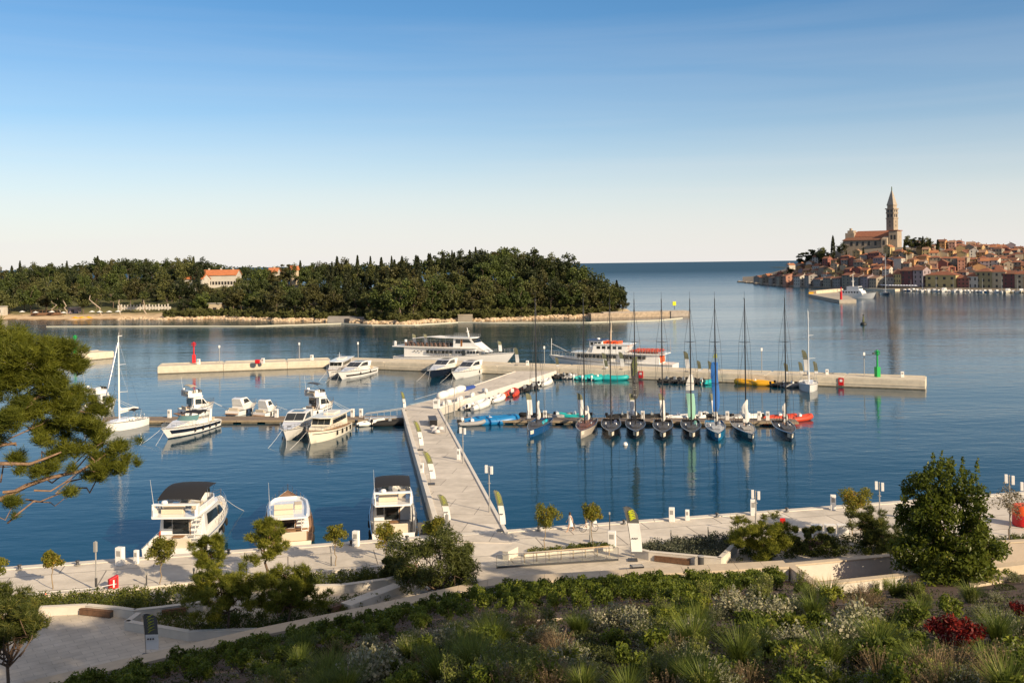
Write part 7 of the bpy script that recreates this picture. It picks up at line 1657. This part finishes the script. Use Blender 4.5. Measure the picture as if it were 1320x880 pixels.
for dx, lab in ((-.43, 'flag at the stern rail of the awning ship'), (-.31, 'flag at the upper deck of the awning ship'), (.44, 'flag at the bow rail of the awning ship')):
    sh = [o for o in S.objects if o.name == 'passenger_ship'][0]; Ls = 27; e = Vector((math.cos(sh.rotation_euler.z), math.sin(sh.rotation_euler.z), 0)); p = sh.location + e * dx * Ls; feather(Vector((p.x, p.y - 1.5, 5.0 if dx < 0 else 3.7)), 3.0, .8, lab, 0, dark=.4, topm=mat('olive_flag', (.22, .22, .10), .8), lean=-.1, base=False, inkm=None)
for k, px in enumerate((678, 744, 811, 849, 916)):
    feather(Vector((XP(px, PF(px) + 1.6), PF(px) + 1.6, .54)), 4.2, .8, 'feather flag on the racing pontoon, %s from the jetty' % ORD[k], R(5), dark=.3, topm=mat('olive_flag', (.22, .22, .10), .8), lean=-.08, base=True, inkm=None)
t = thing('white_buoy', 'small white mooring buoy floating before the racing sloops', 'buoy', P(806, 573.5, 0)); MB().lathe([(.05, -.3), (.32, -.1), (.34, .15), (.2, .38), (.05, .42)], n=12).build('float', WHITEP, t, smooth=60); MB().tube([(0, 0, .4), (0, 0, .55)], .06, 6).build('ring', STEEL, t)

# ------------------------------------------------------------------ people and bicycle
SKIN = mat('skin', (.50, .30, .20), .55); HAIR = mat('dark_hair', (.03, .02, .015), .6)
def person(loc, rz, label, cloth, shorts=None, stride=.28, H=1.72, dress=False, arms=.15):
    t = thing('person', label, 'person', loc, rz); s_ = H / 1.75
    J = {'pelvis': (0, 0, .95), 'chest': (.03, 0, 1.28), 'neck': (.04, 0, 1.46), 'head': (.06, 0, 1.56), 'top': (.07, 0, 1.68)}
    E = [('pelvis', 'chest'), ('chest', 'neck'), ('neck', 'head'), ('head', 'top')]; Rr = {'pelvis': .15, 'chest': .155, 'neck': .055, 'head': .095, 'top': .075}
    for sd, nm in ((1, 'l'), (-1, 'r')):
        f = sd * stride
        J.update({nm + 'hip': (0, sd * .09, .88), nm + 'knee': (f * .7 + .04, sd * .10, .50), nm + 'ank': (f * 1.25 - (.08 if f < 0 else 0), sd * .10, .09 + (.05 if f < 0 else 0)), nm + 'toe': (f * 1.25 + .17, sd * .11, .035),
                  nm + 'sh': (.03, sd * .19, 1.40), nm + 'elb': (-f * arms * 2 - .02, sd * .25, 1.12), nm + 'wri': (-f * arms * 5 + .08, sd * .24, .88), nm + 'hand': (-f * arms * 5.4 + .10, sd * .235, .80)})
        E += [('pelvis', nm + 'hip'), (nm + 'hip', nm + 'knee'), (nm + 'knee', nm + 'ank'), (nm + 'ank', nm + 'toe'), ('chest', nm + 'sh'), (nm + 'sh', nm + 'elb'), (nm + 'elb', nm + 'wri'), (nm + 'wri', nm + 'hand')]
        Rr.update({nm + 'hip': .10, nm + 'knee': .062, nm + 'ank': .042, nm + 'toe': .035, nm + 'sh': .062, nm + 'elb': .043, nm + 'wri': .03, nm + 'hand': .034})
    names = list(J); me = bpy.data.meshes.new('body'); me.from_pydata([tuple(c * s_ for c in J[n_]) for n_ in names], [(names.index(a), names.index(b)) for a, b in E], []); me.materials.append(SKIN)
    o = bpy.data.objects.new('body', me); S.collection.objects.link(o); o.parent = t; md = o.modifiers.new('skin', 'SKIN'); md.use_smooth_shade = True
    for i, n_ in enumerate(names): me.skin_vertices[0].data[i].radius = (Rr[n_] * s_,) * 2
    me.skin_vertices[0].data[0].use_root = True; o.modifiers.new('sub', 'SUBSURF').levels = 2; o.modifiers['sub'].render_levels = 2
    def ring(z, rx, ry, cx=0.0): return [Vector((cx + rx * math.cos(k * .5236), ry * math.sin(k * .5236), z)) * s_ for k in range(12)]
    if dress:
        MB().loft([ring(.48, .26, .27), ring(.7, .21, .22), ring(.98, .175, .20), ring(1.12, .15, .175, .02), ring(1.30, .17, .205, .03), ring(1.43, .12, .20, .035)]).build('dress', cloth, t, smooth=60)
    else:
        MB().loft([ring(.92, .175, .20), ring(1.12, .165, .19, .02), ring(1.32, .178, .215, .03), ring(1.45, .11, .20, .035)]).build('shirt', cloth, t, smooth=60)
        m = MB(); m.loft([ring(.98, .17, .195), ring(.84, .18, .205)])
        for sd, f in ((1, stride), (-1, -stride)): m.tube([Vector((0, sd * .09, .88)) * s_, Vector((f * .62 + .03, sd * .10, .55)) * s_], [.13 * s_, .10 * s_], 10)
        m.build('shorts', shorts or DARKPOST, t, smooth=60)
    MB().loft([[Vector((.045 + rx * math.cos(k * .628), rx * math.sin(k * .628), z)) * s_ for k in range(10)] for rx, z in ((.09, 1.52), (.118, 1.60), (.112, 1.70), (.06, 1.765))]).build('hair', HAIR, t, smooth=60)
    return t
person(P(735.5, 684.5, 1.2), R(200), 'person in a long white dress walking along the promenade', SAIL, dress=True, H=1.7)
person(P(756, 679, 1.2), R(190), 'person in a light shirt standing by the white bicycle', mat('pale_shirt', (.6, .58, .56), .8), mat('beige_shorts', (.35, .28, .2), .8), stride=.06)
def bicycle(loc, rz, label):
    t = thing('bicycle', label, 'bicycle', loc, rz)
    for x in (-.52, .52):
        MB().tube([(x + .33 * math.cos(a), 0, .34 + .33 * math.sin(a)) for a in np.linspace(0, 2 * math.pi, 21)], .022, 5).build('wheel', RUBBER, t)
        m = MB()
        for k in range(6): a = k * math.pi / 6; m.tube([(x - .32 * math.cos(a), 0, .34 - .32 * math.sin(a)), (x + .32 * math.cos(a), 0, .34 + .32 * math.sin(a))], .004, 4)
        m.build('spokes', STEEL, t)
    m = MB()
    for a, b in (((-.52, .34), (-.05, .30)), ((-.05, .30), (-.18, .82)), ((-.05, .30), (.38, .75)), ((-.16, .76), (.36, .84)), ((-.52, .34), (-.16, .76)), ((.36, .92), (.52, .34))): m.tube([(a[0], 0, a[1]), (b[0], 0, b[1])], .025, 6)
    m.build('frame', WHITEP, t); m = MB(); m.tube([(.36, 0, .9), (.34, 0, 1.04)], .016, 5); m.tube([(.25, .28, 1.06), (.36, .1, 1.06), (.36, -.1, 1.06), (.25, -.28, 1.06)], .015, 5); m.build('handlebar', STEEL, t)
    MB().loft([[Vector((x, y, z)) for y, z in ((-wd, .86), (wd, .86), (wd * .7, .92), (-wd * .7, .92))] for x, wd in ((-.34, .08), (-.2, .07), (-.05, .025))]).build('saddle', RUBBER, t); MB().box((.55, 0, .85), (.3, .32, .22)).build('basket', FLAGWHITE, t)
bicycle(P(759, 685, 1.2), R(8), 'white bicycle parked on the promenade beside the planter tree')

for k_, u_, lab in ((1, .3, 'crew member in a red jacket on the silver hulled racing sloop'), (7, .42, 'crew member in a tan shirt on the grey decked racing sloop'), (8, .36, 'crew member in an orange shirt on the easternmost racing sloop')):
    t_, h_, L_ = RACE[k_]; a_ = t_.rotation_euler.z; x_ = -L_ / 2 + L_ * u_; q_ = t_.location + Vector((math.cos(a_) * x_, math.sin(a_) * x_, h_.deckz(u_) + .02))
    person(q_, a_ + 1.2 * k_, lab, mat('crew_shirt_%d' % k_, ((.45, .05, .03), (.45, .33, .22), (.6, .2, .05))[(k_ + 1) % 3], .8), stride=.08)
# ================================================================== THE GARDEN PLANTS
SH = leafmat('terrace_shrub_leaves', (.045, .068, .010), (.16, .20, .024), (.30, .31, .045), .4)
GRA = leafmat('tussock_blades', (.045, .078, .013), (.20, .24, .04), (.40, .38, .10), .36)
SIL = leafmat('silver_leaves', (.13, .14, .085), (.34, .33, .22), (.55, .50, .35), .22)
SPK = leafmat('spike_leaves', (.055, .088, .017), (.25, .27, .055), (.50, .46, .13), .33)
TAN = leafmat('seed_heads', (.11, .075, .04), (.33, .24, .13), (.50, .38, .23), .28)
REDL = leafmat('red_leaves', (.07, .006, .006), (.23, .018, .012), (.30, .05, .02), .25)
YEL = leafmat('yellow_green_leaves', (.07, .10, .012), (.27, .28, .03), None, .3)
LOW = leafmat('groundcover_leaves', (.025, .036, .010), (.085, .10, .026), None, .25)
def plant(kind, seed):
    rng = np.random.default_rng(seed); t = thing({'shrub': 'green_shrub', 'grass': 'grass_tussock', 'silver': 'silver_shrub', 'spike': 'spiky_shrub', 'tan': 'seeding_shrub', 'red': 'red_shrub', 'yellow': 'yellow_shrub', 'mat': 'cushion_plant', 'white': 'white_flowering_shrub'}[kind], 'x', 'plant', (0, 0, -500))
    if kind in ('shrub', 'red', 'yellow'):
        m = {'shrub': SH, 'red': REDL, 'yellow': YEL}[kind]; st = 9; cen = []; 
        for _ in range(st): a = rng.random() * 6.28; r = .42 * math.sqrt(rng.random()); cen.append((r * math.cos(a), r * math.sin(a), .25 + .4 * rng.random() * (1.2 - r)))
        c, k = clumpcloud(rng, cen, rng.uniform(.16, .27, st), 620, 1.0); c[:, 2] = np.maximum(c[:, 2], .03); V, Q = leafquads(c, .075 * (.6 + .7 * rng.random(620)), rng, .42)
        tint = np.clip(.30 + .45 * c[:, 2] * 0 + .2 * rng.normal(size=620) + (rng.random(st) * .4)[k], 0, 1); npmesh('foliage', V, Q, m, tint, t)
        mb = MB(); [mb.tube([(0, 0, -.05), tuple(x)], [.015, .006], 4) for x in cen]; mb.build('stems', BARK, t)
    elif kind == 'grass':
        n = 420; a = rng.random(n) * 6.28; r = .22 * np.sqrt(rng.random(n)); b = np.stack([r * np.cos(a), r * np.sin(a), np.zeros(n)], 1); L = rng.uniform(.7, 1.35, n); out = rng.uniform(.1, .75, n)
        d1 = np.stack([np.cos(a) * out, np.sin(a) * out, np.ones(n)], 1); d1 /= np.linalg.norm(d1, axis=1, keepdims=True); mid = b + d1 * (L * .55)[:, None]; d2 = d1 + np.stack([np.cos(a) * .35, np.sin(a) * .35, -.25 * np.ones(n)], 1); d2 /= np.linalg.norm(d2, axis=1, keepdims=True); tip = mid + d2 * (L * .5)[:, None]
        s_ = np.stack([-np.sin(a), np.cos(a), np.zeros(n)], 1) * .011
        V = np.stack([b - s_, b + s_, mid + s_ * .8, mid - s_ * .8, tip + s_ * .15, tip - s_ * .15], 1).reshape(-1, 3); i6 = np.arange(n)[:, None] * 6; Q = np.concatenate([i6 + np.array([[0, 1, 2, 3]]), i6 + np.array([[3, 2, 4, 5]])]); tint = np.clip(.45 + .2 * rng.normal(size=n), 0, 1)
        npmesh('blades', V, Q, GRA, np.concatenate([tint, tint]), t)
    elif kind in ('silver', 'white', 'tan'):
        n = 150; a = rng.random(n) * 6.28; el_ = np.arccos(rng.uniform(.05, 1, n)); L = rng.uniform(.38, .62, n) * (1.25 if kind == 'tan' else 1); d = np.stack([np.sin(el_) * np.cos(a) * 1.1, np.sin(el_) * np.sin(a) * 1.1, np.cos(el_) * 1.15], 1); tip = d * L[:, None]; tip[:, 2] += .08
        s_ = np.cross(d, rndunit(rng, n)); s_ = s_ / np.linalg.norm(s_, axis=1, keepdims=True) * .008; V1 = np.stack([0 * tip - s_, 0 * tip + s_, tip + s_ * .6, tip - s_ * .6], 1).reshape(-1, 3); Q1 = np.arange(4 * n).reshape(-1, 4)
        npmesh('stems', V1, Q1, SPK if kind != 'tan' else TAN, np.clip(.4 + .2 * rng.normal(size=n), 0, 1), t)
        f = rng.uniform(.55, 1.02, (n, 6)) if kind != 'tan' else rng.uniform(.85, 1.05, (n, 6)); c = (tip[:, None, :] * f[:, :, None]).reshape(-1, 3) + rng.normal(size=(n * 6, 3)) * (.03 if kind != 'tan' else .022)
        V, Q = leafquads(c, (.042 if kind != 'tan' else .026) * (.6 + .7 * rng.random(len(c))), rng, .4 if kind != 'white' else .8); npmesh('foliage', V, Q, {'silver': SIL, 'white': SIL, 'tan': TAN}[kind], np.clip(np.repeat(.42 + .2 * rng.normal(size=n), 6) + (.25 if kind == 'white' else 0), 0, 1), t)
    elif kind == 'spike':
        n = 34; cc = []; tt = []
        for k in range(n):
            a = rng.random() * 6.28; r = .26 * math.sqrt(rng.random()); H = rng.uniform(.5, 1.05); lx, ly = rng.normal() * .1, rng.normal() * .1; q = 34; f = rng.random(q); cc.append(np.stack([r * math.cos(a) + lx * f + rng.normal(size=q) * .035, r * math.sin(a) + ly * f + rng.normal(size=q) * .035, H * f ** .8], 1)); tt.append(.25 + .5 * f ** 2 + .12 * rng.normal(size=q))
        c = np.concatenate(cc); V, Q = leafquads(c, .05 * (.6 + .6 * rng.random(len(c))), rng, .3); npmesh('foliage', V, Q, SPK, np.clip(np.concatenate(tt), 0, 1), t)
        mb = MB(); [mb.tube([(x[0, 0], x[0, 1], -.03), (x[:, 0].mean(), x[:, 1].mean(), x[:, 2].max())], [.01, .004], 4) for x in cc]; mb.build('stems', mat('green_stem', (.12, .12, .05), .8), t)
    elif kind == 'mat':
        n = 520; a = rng.random(n) * 6.28; r = .55 * np.sqrt(rng.random(n)); z = .26 * np.sqrt(np.maximum(0, 1 - (r / .58) ** 2)) * rng.uniform(.5, 1.1, n); c = np.stack([r * np.cos(a), r * np.sin(a), z], 1); V, Q = leafquads(c, .05 * (.6 + .7 * rng.random(n)), rng, .45); npmesh('foliage', V, Q, LOW, rng.random(n), t)
    return t
PL = {k: [plant(k, 100 + 7 * i + j) for j in range(3 if k in ('shrub', 'grass', 'silver', 'spike') else 2)] for i, k in enumerate(('shrub', 'grass', 'silver', 'spike', 'tan', 'red', 'yellow', 'mat', 'white'))}
PLU = set()
def put(kind, p, sc, label, group, rng):
    pr = rng.choice(PL[kind]); rz = rng.uniform(0, 6.28)
    if pr.name in PLU: return copy_tree(pr, p, rz, sc, label, group)
    PLU.add(pr.name); pr.location = p; pr.rotation_euler = (0, 0, rz); pr.scale = (sc,) * 3; pr['label'] = label; pr['group'] = group; return pr
gr = random.Random(314)
# rows of small evergreen shrubs under the coping
cntp = 0
def wallpy(px): return interp(px, [(60, 882), (200, 848), (330, 819), (460, 792), (640, 752), (820, 740), (1012, 728), (1050, 757)])
rows_s = [2.5, 3.5, 4.6, 6.3, 8.2, 10.4, 12.8, 15.6, 18.6]
LABR = 'low evergreen shrub in the planted rows under the coping wall'
for r, s_ in enumerate(rows_s):
    x = -27 + r * .9
    while x < 20:
        y = YW(x) - s_ + gr.uniform(-.25, .25); px = 660 + x / y * F; py = HY + (CH - GZ(x, y)) / y * F
        lo = interp(px, [(330, 900), (560, 822), (760, 806), (900, 790), (1020, 752)])
        if -10 < px < 1030 and py < min(lo, 905) and cntp < 292:
            put('shrub', (x, y, GZ(x, y)), gr.uniform(.78, 1.2) * (.85 if s_ < 3 else 1.12), LABR, 'evergreen shrub rows under the coping wall', gr); cntp += 1
        x += gr.uniform(1.0, 1.5) * (1.45 if x < -2 else 1)
print('row shrubs', cntp)
# the mixed bed, denser and bigger towards the lower right
cm = {}
KEEP = [(1218, 826), (1246, 832), (1232, 840), (1312, 796), (474, 884), (470, 862), (478, 842), (975, 804), (1085, 836), (1110, 816), (790, 812)]
NICE = {'grass': 'tussock of tall green ornamental grass in the mixed bed', 'silver': 'silvery rounded shrub in the mixed bed', 'spike': 'shrub with upright yellow-green spikes in the mixed bed', 'tan': 'plant with dry tan seed heads in the mixed bed', 'mat': 'low cushion plant in the mixed bed', 'white': 'pale flowering shrub in the mixed bed', 'shrub': 'leafy green shrub in the mixed bed', 'yellow': 'round yellow-green shrub in the mixed bed', 'red': 'x'}
for k in range(560):
    px = gr.uniform(330, 1420); lo = interp(px, [(330, 850), (560, 818), (760, 800), (900, 775), (1020, 745), (1060, 762), (1190, 752), (1345, 742)]); py = lo + (905 - lo) * gr.random() ** .95
    p = G(px, py)
    if p is None or p.y < 14.5 or in_box(p.x, p.y) or (p.xy - lp.xy).length < 2.2: continue
    if min(math.hypot((px - a) / 1.6, py - b) for a, b in KEEP) < 24: continue
    left = px < 640
    kind = gr.choices(['grass', 'silver', 'spike', 'tan', 'mat', 'white', 'shrub', 'yellow'], [3 if left else 2.0, 2.4 if left else 4.6, 3 if left else 4.2, 1.6 if left else 2.6, 4.5, .3 if left else .8, 5 if left else 4, .8])[0]
    sc = gr.uniform(.75, 1.3) * (.8 if py > 850 else 1) * (1.05 if kind in ('silver', 'white', 'tan') else .9 if kind == 'grass' else 1)
    if kind == 'yellow': lab = NICE[kind]
    put(kind, p, sc, NICE[kind], NICE[kind].replace(' in the mixed bed', '') + ' group', gr); cm[kind] = cm.get(kind, 0) + 1
print('mixed', cm)
for k, (px, py, sc) in enumerate(((1218, 824, 1.0), (1246, 830, .95), (1232, 838, .85), (1312, 794, .8), (1204, 818, .7))):
    put('red', G(px, py), sc, 'deep red leaved shrub, %s in the mixed garden bed' % ('a lone one at the picture edge' if px > 1300 else ORD[k] + ' of the red patch'), 'red leaved shrubs', gr)
for k, (px, py, sc) in enumerate(((474, 880, 1.6), (470, 858, 1.2), (478, 838, 1.0), (498, 872, 1.4), (765, 812, 1.2), (790, 806, 1.3), (805, 806, 1.4), (820, 810, 1.2), (975, 800, 1.5), (1000, 800, 1.4), (945, 790, 1.5), (1085, 832, 1.4), (1110, 812, 1.6), (1025, 835, 1.1), (990, 838, 1.0))):
    put('white', G(px, py), sc, 'whitish flowering shrub, %s' % ('in the shaded white patch of the lower bed' if px < 600 else 'among the larger white shrubs of the sunny bed'), 'white shrubs, ' + ('shaded' if px < 600 else 'sunny'), gr)
# prototypes the photo has no use for
for o in [o for o in S.objects if o.get('label') == 'x']:
    for c in list(o.children):
        for g in list(c.children): bpy.data.objects.remove(g)
        bpy.data.objects.remove(c)
    bpy.data.objects.remove(o)
# ground cover, one mass
rng = np.random.default_rng(2); cs = []
while len(cs) < 8600:
    px = rng.uniform(-20, 1600); py = rng.uniform(735, 930)
    if py < wallpy(px) + 4: continue
    p = G(px, py)
    if p is None or in_box(p.x, p.y): continue
    if px < 900 and YW(p.x) - p.y < 9 and rng.random() < .5: continue
    cs.append((p.x, p.y, p.z + .06))
c = np.repeat(np.array(cs), 11, 0) + rng.normal(size=(len(cs) * 11, 3)) * np.array([.22, .22, .07]); V, Q = leafquads(c, .07 * (.6 + .7 * rng.random(len(c))), rng, .4)
o = npmesh('ground_cover', V, Q, LOW, rng.random(len(c))); tag(o, 'low ground cover between the garden plants', None, None, 'stuff')

# a row of tall umbrella pines beside the garden, outside the frame to the right: their shade falls across the plaza and the lower bed
SD = SUNH.normalized(); SP = Vector((-SD.y, SD.x)); TE = math.tan(R(SUN_EL))
for k, (u, A, v, hz, r) in enumerate(((13, 8, 27, 5, 3.6), (17.5, 11, 27.5, 5.0, 3.5), (21.5, 7, 27.5, 5.2, 3.4), (26, 11, 28, 5.2, 3.5), (30.5, 7, 28.5, 4.8, 3.3), (35, 10, 27.6, 3.4, 2.8), (39, 7, 27.2, 2.9, 2.6), (43, 10, 26.5, 2.6, 2.8), (49.5, 12, 25.7, 1.9, 2.6), (55, 10, 25.4, 1.6, 2.4))):
    p = SD * A + SP * u; zc = v + TE * A; z = GZ(p.x, p.y) if p.y < 60 else 8; H = zc + hz - z
    tree('umbrella_pine', 'tall umbrella pine beside the garden, %s from the hotel terrace' % ORD[k], 'tree', (p.x, p.y, z), H, zc - z, (r, r, hz), 30, 4600, .30, PINED, 71 + k, (.3, .48), PINEBARK, .22, flat=.8, group='tall pines beside the garden', asp=.6, shell=.4, limbs=14, trunk_h=zc - z - hz)
